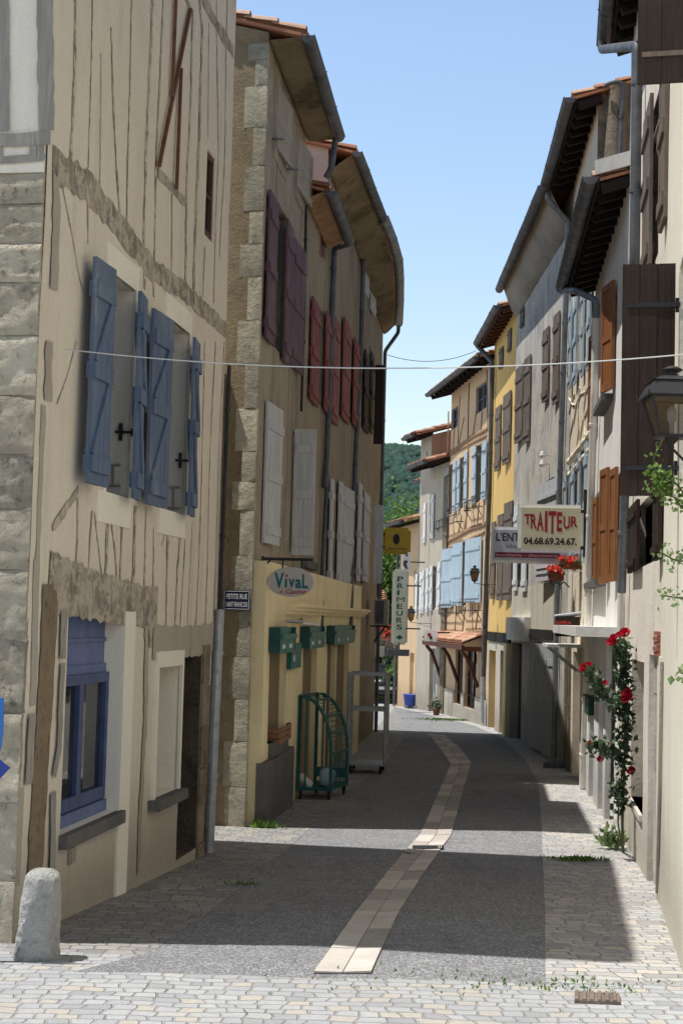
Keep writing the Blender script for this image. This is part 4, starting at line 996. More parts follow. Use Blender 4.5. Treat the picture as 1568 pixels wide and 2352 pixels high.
# ------------------------------------------------------------------ low house with the rusty eave
H2 = thing('red_shutter_house', 'narrow low house with red shutters and rusty tiled eave beside the grocery', 'house', FV.P(5.0, FV.gz(5)))
ze2 = 8.70; hol = [FV.rect(735, 705, 930, 746), FV.rect(778, 735, 985, 786), FV.rect(735, 497, 578, 747), FV.rect(768, 1100, 1345, 778)]
hol = [h + (.2,) for h in hol]
mb = MB(); house_walls(mb, FV, 3.70, 6.52, ze2 + .05, 9, hol, .3, skew0=.18, skew1=.18, step=.6); mb.build('wall', [M['v2'], M['v2']], H2)
mb = MB(); roof_tiles(mb, FV, 3.64, 6.5, ze2, .3, .3, 9, .3, skew0=.18, seed=8); mb.build('roof', M['tile'], H2)
gutter(H2, FV, 3.66, 6.5, ze2 - .03, .32, .32, M['zincdark'], .085)
soffit_cove(H2, FV, 3.64, 6.52, ze2, ze2, .3, .3, M['rosywood'], .16, .03, 3, bulge=.0, corr=.05)
for h in hol: window(H2, FV, h[:4], .18, M['brownsh'], 2, 3)
# ------------------------------------------------------------------ taller house behind the second gutter
H3 = thing('pipe_house', 'brown roughcast house with pale gable and deep eave behind the low house', 'house', FV.P(8.4, FV.gz(8.4)))
ze3 = 10.15; hol = [FV.rect(805, 770, 960, 812) + (.2,), FV.rect(797, 480, 530, 805) + (.12,)]
mb = MB(); house_walls(mb, FV, 6.52, 10.42, ze3 + .1, 9, hol, .3, skew0=.18, skew1=.18, step=.6, side_m=2); mb.build('wall', [M['v3'], M['v3'], M['pink']], H3)
mb = MB(); roof_tiles(mb, FV, 6.35, 10.44, ze3, .42, .56, 9, .3, skew0=.18, seed=9); mb.build('roof', M['tile'], H3)
gutter(H3, FV, 6.36, 10.42, ze3 - .02, .42, .56, M['zincdark'], .085); soffit_cove(H3, FV, 6.41, 10.62, ze3, ze3, .41, .55, M['soffit'], .3, .02, bulge=.03, rip=.03, corr=.045)
for h in hol: window(H3, FV, h[:4], .16, M['brownsh'], 2, 2)
H4 = thing('air_conditioner_house', 'long brown house at the end of the left row with pale curved gutter', 'house', F4.P(5, F4.gz(5)))
ze4 = 10.15; hol = [F4.rect(846, 785, 975, 850, .0) + (.2,), F4.rect(828, 1120, 1340, 834) + (.2,)]
mb = MB(); house_walls(mb, F4, 0, F4.L, ze4 + .1, 9, hol, .3, step=.8); mb.build('wall', [M['v4'], M['v4']], H4)
mb = MB(); roof_tiles(mb, F4, -.15, 3.3, ze4, .54, .62, 9, .3, seed=10); roof_tiles(mb, F4, 3.3, F4.L + .1, ze4, .62, .32, 9, .3, seed=12); mb.build('roof', M['tile'], H4)
gutter(H4, F4, 0, F4.L, ze4, .6, .6, M['zinc'], .1, pts=[F4.P(0, ze4 + .03, .62), F4.P(1.6, ze4 + .02, .70), F4.P(3.3, ze4, .74), F4.P(5, ze4, .68), F4.P(7.4, ze4, .56), F4.P(F4.L + .05, ze4 - .02, .40)])
soffit_cove(H4, F4, -.2, 3.3, ze4, ze4, .54, .62, M['soffit'], .3, .02, bulge=.03, rip=.03, corr=.045); soffit_cove(H4, F4, 3.3, F4.L, ze4, ze4, .62, .32, M['soffit'], .3, .02, bulge=.03, rip=.03, corr=.045)
for h in hol: window(H4, F4, h[:4], .16, M['brownsh'], 2, 3)
# leaves of the row, each placed on its own house
for ua, ub, vt, vb, near in ((715, 733, 674, 920, True), (747, 762, 708, 945, False)): leafp(H2, FV, ua, ub, vt, vb, M['redsh'], near=near)
leafp(H2, FV, 764, 777, 716, 968, M['redsh'], near=True); leafp(H3, FV, 787, 803, 720, 960, M['redsh'], near=False); leafp(H3, FV, 812, 824, 768, 975, M['redsh'], near=False)
s9 = w_dk[0] - .02; D9 = FV.P(s9, 0).y; shutter(HV, FV, s9, w_dk[2] - .05, w_dk[3] + .02, .30 * 1.06, 91, M['whitesh'], True, 'bat', d0=.03, label='wide peeling white shutter standing square to the wall')
leafp(H2, FV, 757, 763, 1095, 1345, M['whitesh']); leafp(H2, FV, 776, 785, 1100, 1350, M['whitesh'], near=False); leafp(H2, FV, 788, 804, 1112, 1352, M['whitesh'], ang=3)
leafp(H4, F4, 821, 829, 1103, 1335, M['whitesh']); leafp(H4, F4, 834, 847, 1125, 1335, M['whitesh'], near=False)
leafp(H4, F4, 836, 846, 795, 985, M['brownsh']); leafp(H4, F4, 850, 857, 800, 990, M['brownsh'], near=False)
leafp(H4, F4, 837, 845, 549, 668, M['whitesh'], ang=3); leafp(H4, F4, 853, 860, 612, 712, M['whitesh'], ang=3)
leafp(H2, FV, 735, 746, 497, 578, M['redsh'], ang=3, dz=-.05)
# two leaves standing square to the wall near the far end
def perp(root, F, u0, u1, vt, vb, D, mat, style, name='shutter'):
    p, q = at(u0, (vt + vb) / 2, D), at(u1, (vt + vb) / 2, D); z1, z0 = at(u0, vt, D).z, at(u0, vb, D).z
    s = (p - F.o).dot(F.t); return shutter(root, F, s, z0, z1, (q - p).length, 92, mat, False, style, d0=max(.02, (p - F.o).dot(F.n) ), name=name)
perp(H4, F4, 859, 880, 838, 1020, 33.5, M['brownsh'], 'bat'); perp(H4, F4, 858, 879, 1160, 1340, 33.2, M['whitesh'], 'bat')
slab(HV, FV, 4.5, 5.9, FV.sz(725, 1296)[1] - .12, FV.sz(725, 1296)[1], 0, .1, M['slab'])
# downpipes
g = lambda u, v, F=FV, d=.07: F.pt(u, v, d)
downpipe(HV, [FV.P(3.55, zeV - .1, .45), FV.P(3.55, zeV - .55, .40), FV.P(3.58, ze2 + .12, .32)], M['zincdark'], .045)
downpipe(HV, [g(703, 470), g(699, 700), g(692, 945)], M['iron'], .02)
downpipe(H2, [FV.P(6.45, ze2 - .12, .36), g(768, 570), g(763, 700), g(750, 1050), g(745, 1120)], M['zincdark'], .05)
downpipe(H3, [FV.P(10.2, ze3 - .12, .66), g(835, 537), g(829, 800), g(817, 1030), g(808, 1250), g(804, 1470, FV, .2)], M['zincdark'], .05)
downpipe(H2, [g(752, 1090), g(745, 1200), g(740, 1310), g(738, 1470, FV, .19)], M['zincdark'], .035)
e4 = F4.P(F4.L - .05, ze4 - .12, .4); downpipe(H4, [e4, e4 + V3((0, 0, -.15)), F4.P(F4.L + .02, ze4 - .75, .06), F4.P(F4.L + .02, 4, .06), F4.P(F4.L + .02, zg(37.5), .06)], M['zincdark'], .05)
# air conditioner
t = thing('air_conditioner', 'grey louvred air conditioner unit bracketed on the far left wall', 'air conditioner', at(875, 1408, 34.5)); p = at(858, 1436, 34.5); w = (at(889, 1436, 34.5) - p).length; h = at(858, 1376, 34.5).z - p.z
mb = MB(); axp = F4.n; mb.hexa(p, axp * w, (0, 0, h), F4.t * .6); mb.build('casing', M['beigesh'], t); mb = MB(); mb.hexa(p + axp * .03 + V3((0, 0, .04)) - F4.t * .012, axp * (w * .62), (0, 0, h - .08), F4.t * .02); 
for k in range(7): mb.hexa(p + axp * .03 + V3((0, 0, .06 + k * (h - .1) / 7)) - F4.t * .022, axp * (w * .62), (0, 0, .03), F4.t * .02)
mb.build('grille', M['zincdark'], t); mb = MB()
for k in (.1, .45): mb.bar(p + F4.t * k - axp * .1 - V3((0, 0, .02)), p + F4.t * k + axp * w - V3((0, 0, .02)), .035); mb.bar(p + F4.t * k + V3((0, 0, -.4)), p + F4.t * k + axp * w * .8 - V3((0, 0, .02)), .03)
mb.build('bracket', M['iron'], t)
# ================================================================== RIGHT SIDE
def bars(F, pts, w, d=.01): 
    mb = MB()
    for p, q in pts: mb.bar(F.pt(*p, d), F.pt(*q, d), w, w * .5, side=F.n)
    return mb
def sides(F, s0, s1): return F.P((s0 + s1) / 2, F.gz((s0 + s1) / 2))
# ------------------------------------------------------------------ near cream house with the lantern
Fa, Fb = FR['1a'], FR['1b']; zeR1 = 9.65
HA = thing('cream_house', 'pale cream plastered house with dark brown shutters and lantern at the right edge', 'house', sides(Fa, 0, Fa.L))
def perpR(F, ul, ur, vt, vb):
    """size of a leaf standing out square from a right-hand wall; ur is its hinge edge"""
    m = (vt + vb) / 2; s, z = F.sz(ur, m, .03); D = F.P(s, 0).y
    return s, at(ur, vb, D).z, at(ur, vt, D).z, abs(at(ur, m, D).x - at(ul, m, D).x)
s_, zb_, zt_, w_ = perpR(Fa, 1427, 1549, 605, 1140)
s2_, zb2_, zt2_, w2_ = perpR(Fa, 1475, 1610, -330, 188)
s2_ = .14; D2_ = Fa.P(s2_, 0).y; zt2_, zb2_ = at(1540, -330, D2_).z, at(1540, 187, D2_).z; w2_ = abs(Fa.P(s2_, 0).x - at(1476, 60, D2_).x)
winR = [(s_ - .48, s_ - .02, zb_ + .04, zt_ - .04, .2), (s2_ - .1, s2_ - .02, zb2_ + .04, zt2_ - .04, .2)]
mb = MB(); house_walls(mb, Fa, 0, Fa.L, zeR1 + .1, 8, winR, .3, step=.7); mb.build('wall', [M['r1'], M['r1']], HA)
F0 = FR['0']; mb = MB(); house_walls(mb, F0, 0, F0.L, zeR1 + .1, 7, [], .3, step=.8); mb.build('wall', [M['r1'], M['r1']], HA)
mb = MB(); roof_tiles(mb, F0, 0, F0.L, zeR1, .34, .34, 7, .3, seed=30); mb.build('roof', M['tile'], HA)
for w in winR: window(HA, Fa, w[:4], .18, M['brownsh'], 1, 3)
for i, (s, zb, zt, w) in enumerate(((s_, zb_, zt_, w_), (s2_, zb2_, zt2_, w2_))):
    shutter(HA, Fa, s, zb, zt, w, 93, M['brownsh'], False, 'plain' if i else 'strap', th=.04, iron=M['iron'] if not i else M['brownsh2'])
mb = MB(); roof_tiles(mb, Fa, 0, Fa.L, zeR1, .34, .34, 8, .3, seed=31); mb.build('roof', M['tile'], HA)
soffit_rafters(HA, Fa, 0, Fa.L, zeR1, .34, .34, .3, M['darkwood'])
gutter(HA, Fa, 0, Fa.L, zeR1, .34, .34, M['zincdark'], .08)
# ------------------------------------------------------------------ house with the rose
HB = thing('rose_house', 'rosy cream house with brown upper frames and roller shutter behind the climbing rose', 'house', sides(Fb, 0, Fb.L))
wB1 = Fb.rect(1512, 205, 575, 1490); wB2 = Fb.rect(1498, 1130, 1290, 1462)
rec = Fb.rect(S(11, 1258, 0)[0], S(11, 0, 890)[1], S(11, 0, 2075)[1], S(11, 1172, 0)[0]); dorB = Fb.rect(S(11, 1408, 0)[0], S(11, 0, 850)[1], S(11, 0, 2500)[1] + 40, S(11, 1366, 0)[0])
rec2 = Fb.rect(S(11, 1362, 0)[0], S(11, 0, 842)[1], S(11, 0, 2500)[1] + 60, S(11, 1300, 0)[0])
hol = [wB1 + (.2,), wB2 + (.2,), rec + (.30,), (rec2[0], rec2[1], -.6, rec2[3], .09)]
mb = MB(); house_walls(mb, Fb, 0, Fb.L, zeR1 + .1, 8, hol, .3, step=.6); mb.build('wall', [M['r1b'], M['r1b']], HB)
mb = MB(); roof_tiles(mb, Fb, 0, Fb.L + .12, zeR1, .34, .24, 8, .3, seed=32); mb.build('roof', M['tile'], HB)
soffit_rafters(HB, Fb, 0, Fb.L + .1, zeR1, .34, .24, .3, M['darkwood'], .4, .14, .11)
gutter(HB, Fb, 0, Fb.L + .2, zeR1, .34, .24, M['zincdark'], .095)
window(HB, Fb, wB1, .16, M['brownsh'], 2, 3); window(HB, Fb, wB2, .16, M['brownsh'], 2, 2)
for ua, ub, vt, vb, near, rt, ag in ((1476, 1492, 215, 560, False, wB1, 180), (1513, 1526, 190, 600, True, wB1, 180), (1442, 1462, 1130, 1280, False, wB2, 180), (1499, 1512, 1130, 1300, True, wB2, 180)):
    a = Fb.rect(ua, vt, vb, ub, .06); shutter(HB, Fb, a[1] if near else a[0], rt[2] - .03, rt[3] + .03, a[1] - a[0], ag, M['brownsh2' if rt is wB1 else 'brownsh'], near, 'bat', th=.035, d0=.05)
mb = MB()
for p, q, w in (((1498, 350), (1528, 250), .07), ((1468, 470), (1500, 340), .08), ((1471, 200), (1466, 590), .07)):
    ribbon(mb, Fb, [p, q], w, .006, .2, int(p[0]), None, .02)
mb.build('timber_frame', M['brownsh2'], HB)
# roller shutter in the shallow shop recess, stone reveal and pier
mb = MB(); n = 14; a, b, c, e = rec
mb.hexa(Fb.P(a - .02, c - .02, -.36), Fb.t * (b - a + .04), V3((0, 0, e - c + .04)), Fb.n * .05)
for k in range(n): mb.hexa(Fb.P(a, c + (e - c) * k / n + .004, -.312), Fb.t * (b - a), V3((0, 0, (e - c) / n - .012)), Fb.n * .022)
mb.build('roller_shutter', M['beigesh'], HB)
slab(HB, Fb, a, b, c - .06, c, -.3, .03, M['r1b'])
mb = MB(); r = random.Random(8); z = -.6; a, b = rec2[0], rec2[1]
while z < rec2[3]:
    h = r.uniform(.32, .5); h = min(h, rec2[3] - z); mb.hexa(Fb.P(a, z, -.12), Fb.t * (b - a), V3((0, 0, h - .008)), Fb.n * (.07 + r.uniform(0, .006)), uv=(r.random(), 0)); z += h
mb.build('stone_pier', M['rubble'] if False else M['flag'], HB)
mb = MB(); a = Fb.rect(1519, 1449, 1509, 1506); 
for k in range(5): mb.hexa(Fb.P(a[0] + .02, a[2] + (a[3] - a[2]) * k / 5, 0), Fb.t * (a[1] - a[0]) * .7, V3((0, 0, (a[3] - a[2]) / 5 - .006)), Fb.n * (.035 + .008 * (k % 2)))
mb.build('brick_bracket', M['rustpink'], HB)
mb = MB(); mb.tube([Fb.pt(1519, 1520, .05), Fb.pt(1514, 1800, .05), Fb.pt(1508, 2050, .03)], .016, 8); mb.build('conduit', M['greyrender'], HB)
mb = MB(); mb.hexa(Fb.P(dorB[0] - .08, -.5, -.02), Fb.t * .3, V3((0, 0, dorB[3] + .5)), Fb.n * .045); mb.build('pilaster', M['r1b'], HB)
eR = Fb.P(Fb.L - .1, zeR1 - .1, .36)
downpipe(HB, [eR, eR + V3((0, 0, -.1)), Fb.pt(1463, 105, .09), Fb.pt(1456, 600, .09), Fb.pt(1445, 870, .09)], M['zincdark'], .055); downpipe(HB, [Fb.pt(1445, 860, .09), Fb.pt(1433, 1150, .09), Fb.pt(1426, 1360, .09)], M['zinc'], .052)
downpipe(HB, [Fb.pt(1426, 1350, .08), Fb.pt(1423, 1500, .08), Fb.pt(1418, 1880, .08)], M['whitepipe'], .045)
# ------------------------------------------------------------------ off-white house, orange shutters
F2 = FR['2']; H2R = thing('orange_shutter_house', 'low off-white house with varnished orange shutters and white door canopy', 'house', sides(F2, 0, F2.L)); ze = 7.9
wU = F2.rect(1408, 640, 865, 1390, .0); wU2 = F2.rect(1382, 760, 950, 1366); wL = F2.rect(1416, 1075, 1322, 1402); wL2 = F2.rect(1391, 1110, 1330, 1366)
wU = (wU[0], wU[1], wU2[2], wU[3]); dr = F2.rect(S(11, 1042, 0)[0], S(11, 0, 690)[1], 1830, S(11, 862, 0)[0])
hol = [wU + (.2,), wL2 + (.2,), (dr[0], dr[1], -.9, dr[3], .35)]
mb = MB(); house_walls(mb, F2, 0, F2.L, ze + .1, 8, hol, .28, step=.6); mb.build('wall', [M['r2'], M['r2']], H2R)
mb = MB(); roof_tiles(mb, F2, .05, F2.L, ze, .40, .46, 8, .28, seed=33); mb.build('roof', M['tile'], H2R)
mb = MB(); mb.hexa(F2.P(.0, ze + .02, .42), F2.t * .03, F2.n * -2.5 + V3((0, 0, .7)), V3((0, 0, .17))); mb.hexa(F2.P(.0, ze + .19, .42), F2.t * .28, F2.n * -2.5 + V3((0, 0, .7)), V3((0, 0, .01))); mb.build('verge_flashing', M['whitepl'], H2R)
soffit_rafters(H2R, F2, .02, F2.L, ze, .40, .46, .28, M['darkwood'], .42, .12, .09); gutter(H2R, F2, -.04, F2.L + .05, ze, .40, .46, M['zincdark'], .095)
window(H2R, F2, wU, .17, M['white'], 2, 2); window(H2R, F2, wL2, .17, M['white'], 2, 2)
for uh, um, vt, vb, ag in ((1415, 1405, 625, 872, 12), (1374, 1366, 745, 962, 8), (1422, 1414, 1060, 1330, 4), (1402, 1394, 1062, 1335, 7), (1377, 1371, 1130, 1332, 3)):
    s_h, _ = F2.sz(uh, (vt + vb) / 2); z1_, z0_ = F2.sz(um, vt, .1)[1], F2.sz(um, vb, .1)[1]; shutter(H2R, F2, s_h, z0_, z1_, .52, ag, M['orange'], True, 'panel', th=.04, d0=.04)
for rc in (wU, wL2): slab(H2R, F2, rc[0] - .12, rc[1] + .12, rc[2] - .09, rc[2] - .005, -.05, .16, M['slab'])
slab(H2R, F2, F2.sz(1419, 1460)[0] + .1, F2.sz(1338, 1455)[0] - .1, F2.sz(1400, 1462)[1], F2.sz(1400, 1440)[1], -.02, .52, M['whitepl'], 'canopy')
panel(H2R, F2, (dr[0], dr[1], -.9, dr[3]), .34, M['beigesh'], 'door', .18)
mb = MB()
for u0, u1 in ((1356, 1363), (1374, 1385), (1396, 1402)):
    a = F2.rect(u1, 1500, 1850, u0); mb.hexa(F2.P(a[0], -1, 0), F2.t * (a[1] - a[0]), V3((0, 0, dr[3] + 1 - .002)), F2.n * .07)
mb.build('door_pillar', M['r2'], H2R)
eg = F2.P(F2.L - .2, ze - .12, .5); downpipe(H2R, [eg, F2.pt(1322, 668, .4), F2.pt(1369, 690, .12), F2.pt(1368, 730, .12)], M['zinc'], .05)
downpipe(H2R, [F2.pt(1368, 715, .09), F2.pt(1364, 900, .09), F2.pt(1350, 1320, .09), F2.pt(1346, 1560, .09), F2.pt(1337, 1815, .09)], M['whitepipe'], .06)
# ------------------------------------------------------------------ buff house with plaster scrolls
F3 = FR['3']; H3R = thing('scroll_plaster_house', 'tall buff house with pale blue shutters and moulded plaster scrolls', 'house', sides(F3, 0, F3.L)); ze = 11.0
w1 = F3.rect(1337, 640, 832, 1320); w2 = F3.rect(1326, 700, 860, 1310); w3 = F3.rect(1341, 1010, 1275, 1322); w4 = F3.rect(1316, 1060, 1285, 1293)
hol = [(w3[0], w3[1], w3[2], w3[3], .2), (w4[0] + .05, w4[1], w4[2], w4[3], .2), w1 + (.2,)]
dr3 = F3.rect(S(11, 780, 0)[0], 1500, 1690, S(11, 722, 0)[0])
hol.append((dr3[0], dr3[1], -1, dr3[3], .25))
mb = MB(); house_walls(mb, F3, 0, F3.L, ze + .1, 8, hol, .3, step=.6, side_m=2); mb.build('wall', [M['r3'], M['r3'], M['rubble']], H3R)
mb = MB(); roof_tiles(mb, F3, -.15, F3.L, ze, .38, .46, 8, .3, seed=34); mb.build('roof', M['tile'], H3R)
soffit_rafters(H3R, F3, -.1, F3.L, ze, .38, .46, .3, M['darkwood'], .45, .13, .1); gutter(H3R, F3, -.1, F3.L + .1, ze, .38, .46, M['zincdark'], .10)
for a in hol[:3]: window(H3R, F3, a[:4], .18, M['white'], 2, 3)
panel(H3R, F3, hol[3][:4], .22, M['beigesh'], 'door')
for ua, ub, vt, vb, near, mt in ((1344, 1351, 627, 838, True, 'skyblue'), (1331, 1335, 650, 858, False, 'skyblue'), (1314, 1320, 672, 872, True, 'skyblue'), (1303, 1307, 690, 885, False, 'skyblue'), (1337, 1344, 1014, 1290, True, 'skyblue'), (1322, 1326, 1025, 1290, False, 'skyblue'), (1307, 1313, 1062, 1288, True, 'skyblue'), (1291, 1295, 1080, 1288, False, 'skyblue')):
    a = F3.rect(ub, vt, vb, ua, .08); shutter(H3R, F3, a[0] if not near else a[1], a[2], a[3], a[1] - a[0], 180, M[mt], near, 'bat', d0=.05)
mb = MB()
for z_, rr_ in ((F3.sz(1335, 1030)[1], .075), (F3.sz(1335, 1062)[1], .06)): mb.tube([F3.P(.15 + k * .3, z_ + .015 * math.sin(k * 1.9), .01) for k in range(15)], [rr_ * (1 + .15 * math.sin(k * 2.3)) for k in range(15)], 10)
for pts in ([(1354, 880), (1344, 900), (1340, 940), (1342, 1000)], [(1344, 900), (1332, 905), (1322, 930), (1316, 975)], [(1330, 890), (1326, 935), (1328, 985), (1322, 1030)], [(1318, 905), (1310, 925), (1306, 950)], [(1322, 930), (1314, 930), (1306, 915)], [(1352, 930), (1338, 965), (1330, 1010)], [(1316, 960), (1308, 1000), (1306, 1045)]): mb.tube([F3.pt(u, v, .012) for u, v in pts], .016, 6)
mb.build('plaster_scroll', M['r3'], H3R)
mb = MB()
for u in (1307, 1299, 1290): a = F3.rect(u + 3, 1480, 1760, u - 2); mb.hexa(F3.P(a[0], -1, 0), F3.t * .3, V3((0, 0, a[3] + 1)), F3.n * .05)
mb.build('stone_pier', M['rubble'], H3R)
slab(H3R, F3, 1.1, 2.5, F3.sz(1320, 1478)[1] - .05, F3.sz(1320, 1478)[1], 0, .6, M['whitepl'], 'canopy')
mb = MB(); mb.bar(F3.P(1.3, F3.sz(1320, 1478)[1] - .05, .55), F3.P(1.3, F3.sz(1320, 1540)[1], .02), .03); mb.bar(F3.P(2.3, F3.sz(1320, 1478)[1] - .05, .55), F3.P(2.3, F3.sz(1320, 1540)[1], .02), .03); mb.build('canopy_strut', M['galv'], H3R)
# half-round rendered flue on its bare gable, with a drain elbow
mb = MB(); pc = [at(1417, 205, 23.0), at(1411, 300, 23.0), at(1402, 410, 23.0)]; base = F3.P(0, 0, 0)
def on_gable(u, v, d): 
    k = ray(u, v); q = F3.o - F3.t * d; s = (q - CAM).dot(F3.t) / k.dot(F3.t); return CAM + k * s
mb.tube([on_gable(1420, 195, .06), on_gable(1414, 300, .06), on_gable(1408, 420, .06)], [.17, .17, .2], 12)
mb.build('flue', M['rubble'], H3R)
downpipe(H3R, [on_gable(1386, 200, .2), on_gable(1400, 190, .3), on_gable(1423, 187, .32), on_gable(1430, 200, .3), on_gable(1420, 400, .25)], M['zincdark'], .035)
mb = MB(); mb.bar(on_gable(1449, 205, .05), on_gable(1445, 370, .05), .012); mb.hexa(on_gable(1442, 372, .06), F3.n * -.08, (0, 0, .12), F3.t * -.05); mb.build('aerial_cable', M['white'], H3R)
# ------------------------------------------------------------------ grey worn house
F4R = FR['4']; H4R = thing('grey_house', 'grey weathered plaster house with rounded cornice behind the shop signs', 'house', sides(F4R, 0, F4R.L)); ze = 10.95
ws = [(1215, 1205, 815, 1010), (1257, 1247, 750, 915), (1281, 1271, 715, 920)]
lo = [(1270, 1243, 1095, 1340), (1206, 1180, 1160, 1355)]
hol = [F4R.rect(a, c, e, b) + (.15,) for a, b, c, e in lo]; gd = F4R.rect(1277, 1480, 1720, 1221); gd2 = F4R.rect(1197, 1478, 1700, 1172)
hol += [(gd[0], gd[1], -1.2, gd[3], .15), (gd2[0], gd2[1], -1.2, gd2[3], .25)]
mb = MB(); house_walls(mb, F4R, 0, F4R.L, ze, 8, hol, .3, step=.7); mb.build('wall', [M['r4'], M['r4low']], H4R)
mb = MB(); roof_tiles(mb, F4R, -.1, F4R.L, ze, .54, .38, 8, .3, seed=35); mb.build('roof', M['tile'], H4R)
soffit_cove(H4R, F4R, 0, F4R.L, ze, ze, .50, .36, M['soffit4'], .75, .04, 1.2, 'cornice', -.16); gutter(H4R, F4R, -.1, F4R.L, ze - .02, .52, .38, M['zincdark'], .10)
for a in hol[:2]: window(H4R, F4R, a[:4], .14, M['brownsh2'], 2, 3)
for a, b, c, e in ws: leafp(H4R, F4R, a, b, c, e, M['brownsh2'], ang=3)
leafp(H4R, F4R, 1283, 1246, 1094, 1330, M['whitesh'], 'bat', ang=3, iron=M['iron'], dz=.06, label='wide white shutter leaf beside the trade signs')
leafp(H4R, F4R, 1188, 1179, 1158, 1356, M['white'], near=False); leafp(H4R, F4R, 1208, 1198, 1158, 1358, M['white'], near=True)
a = hol[2]; n = 5
for k in range(n):
    w = (a[1] - a[0]) / n; shutter(H4R, F4R, a[0] + w * k + .02, -.25, a[3] - .02, w - .04, 3 + 0 * k, M['greysh'], True, 'bat', d0=.03 + .03 * (k % 2), name='shop_shutter')
panel(H4R, F4R, hol[3][:4], .22, M['darkwood'], 'door')
mb = MB(); p, q = F4R.sz(1272, 1452), F4R.sz(1216, 1468); mb.hexa(F4R.P(p[0], p[1] - .16, 0), F4R.t * (q[0] - p[0]), V3((0, 0, .2)), F4R.n * .05); mb.build('shop_lintel', M['darkwood'], H4R)
mb = MB(); b = F4R.rect(1275, 1335, 1452, 1174); wall_grid(mb, F4R, b[0], b[1], b[2], b[3], [], .016, .6, 0); mb.build('render_band', M['r4low'], H4R)
mb = MB(); b = F4R.rect(1215, 1418, 1474, 1173, .04); mb.hexa(F4R.P(b[0], b[2], .018), F4R.t * (b[1] - b[0]), V3((0, 0, b[3] - b[2])), F4R.n * .14); mb.build('sign_box', M['beigesh'] if False else M['r2'], H4R)
for v_ in (1046, 1066):
    mb = MB(); p = F4R.pt(1262, v_, 0); mb.bar(p, p + F4R.n * .16, .03); mb.lathe(p + F4R.n * .16 - V3((0, 0, .06)), [(.02, 0), (.06, .02), (.06, .08), (.035, .1), (.05, .13), (0, .15)], 10); mb.build('insulator', M['white'], H4R)
pg = F3.P(F3.L + .1, 0); g3 = lambda u, v: F4R.pt(u, v, .08)
downpipe(H3R, [F3.P(F3.L + .05, 10.85, .5), F3.P(F3.L + .05, 10.7, .5), g3(1304, 510), g3(1298, 700), g3(1290, 930), g3(1283, 1150), g3(1277, 1420), g3(1270, 1740)], M['zinc'], .055)
# ------------------------------------------------------------------ yellow house
F5 = FR['5']; H5 = thing('yellow_house', 'ochre yellow house with narrow brown shutters beyond the grey house', 'house', sides(F5, 0, F5.L)); ze = 10.5
gr5 = [F5.rect(1139, 1495, 1650, 1124), F5.rect(1158, 1495, 1670, 1150)]
hol = [(a, b, -1.5, e, .25) for a, b, c, e in gr5]
mb = MB(); house_walls(mb, F5, 0, F5.L, ze + .1, 8, hol, .3, step=.7, side_m=2); mb.build('wall', [M['r5'], M['r5'], M['rubble']], H5)
mb = MB(); roof_tiles(mb, F5, 0, F5.L, ze, .42, .44, 8, .3, seed=36); mb.build('roof', M['tile'], H5)
soffit_rafters(H5, F5, 0, F5.L, ze, .42, .44, .3, M['brownframe'], .5, .12, .09); gutter(H5, F5, -.05, F5.L, ze, .42, .44, M['zincdark'], .10)
for ua, ub, vt, vb in ((1198, 1186, 836, 1008), (1170, 1158, 897, 1058), (1147, 1139, 930, 1076), (1173, 1160, 1150, 1378), (1152, 1143, 1180, 1378), (1134, 1128, 1198, 1375), (1200, 1195, 702, 747), (1171, 1166, 753, 803), (1152, 1147, 795, 842)): leafp(H5, F5, ua, ub, vt, vb, M['brownsh2'], ang=3)
for a in hol: panel(H5, F5, a[:4], .2, M['greysh'], 'door')
mb = MB(); a = F5.rect(1172, 1455, 1478, 1122); mb.hexa(F5.P(.02, a[2], 0), F5.t * (F5.L - .04), V3((0, 0, a[3] - a[2])), F5.n * .06); mb.build('shop_lintel', M['darkwood'], H5)
mb = MB(); a = F5.rect(1170, 1480, 1690, 1160); wall_grid(mb, F5, .01, F5.L - .01, -1.4, a[3], [(x[0], x[1], -1.4, x[3]) for x in hol], .03, .6, 0, 0, edge_d=0); mb.build('stone_base', M['r4low'], H5)
mb = MB(); a = F5.rect(1169, 1478, 1690, 1161); mb.hexa(F5.P(.02, -1.4, .0), F5.t * .55, V3((0, 0, a[3] + 1.4)), F5.n * .12); mb.build('pilaster', M['shop'], H5)
downpipe(H5, [F5.P(F5.L, ze - .1, .5), F5.pt(1130, 832, .1), F5.pt(1124, 1100, .1), F5.pt(1113, 1410, .1), F5.pt(1109, 1555, .1)], M['zincdark'], .07); downpipe(H5, [F5.pt(1109, 1555, .1), F5.pt(1108, 1660, .1)], M['galv'], .075)
# ------------------------------------------------------------------ apricot timber-framed house
F6 = FR['6']; H6 = thing('apricot_house', 'apricot half-timbered house with sky blue shutters and tiled porch roof', 'house', sides(F6, 0, F6.L)); ze = 10.1
w6 = [F6.rect(1117, 872, 935, 1093), F6.rect(1051, 930, 978, 1036), F6.rect(1105, 1018, 1150, 1092), F6.rect(1064, 1048, 1165, 1056), F6.rect(1038, 1065, 1180, 1030), F6.rect(1072, 1240, 1390, 1063), F6.rect(1105, 1240, 1390, 1075), F6.rect(1042, 1252, 1398, 1034)]
g6 = [F6.rect(1094, 1490, 1610, 1068), F6.rect(1062, 1490, 1580, 1045)]
hol = [w + (.18,) for w in (w6[0], w6[1], w6[2], w6[3], w6[4], w6[5], w6[7])] + [(g6[0][0], g6[0][1], -.2, g6[0][3], .3), (g6[1][0], g6[1][1], -.2, g6[1][3], .3)]
mb = MB(); house_walls(mb, F6, 0, F6.L, ze + .1, 8, hol, .3, step=.7); mb.build('wall', [M['r6'], M['r6']], H6)
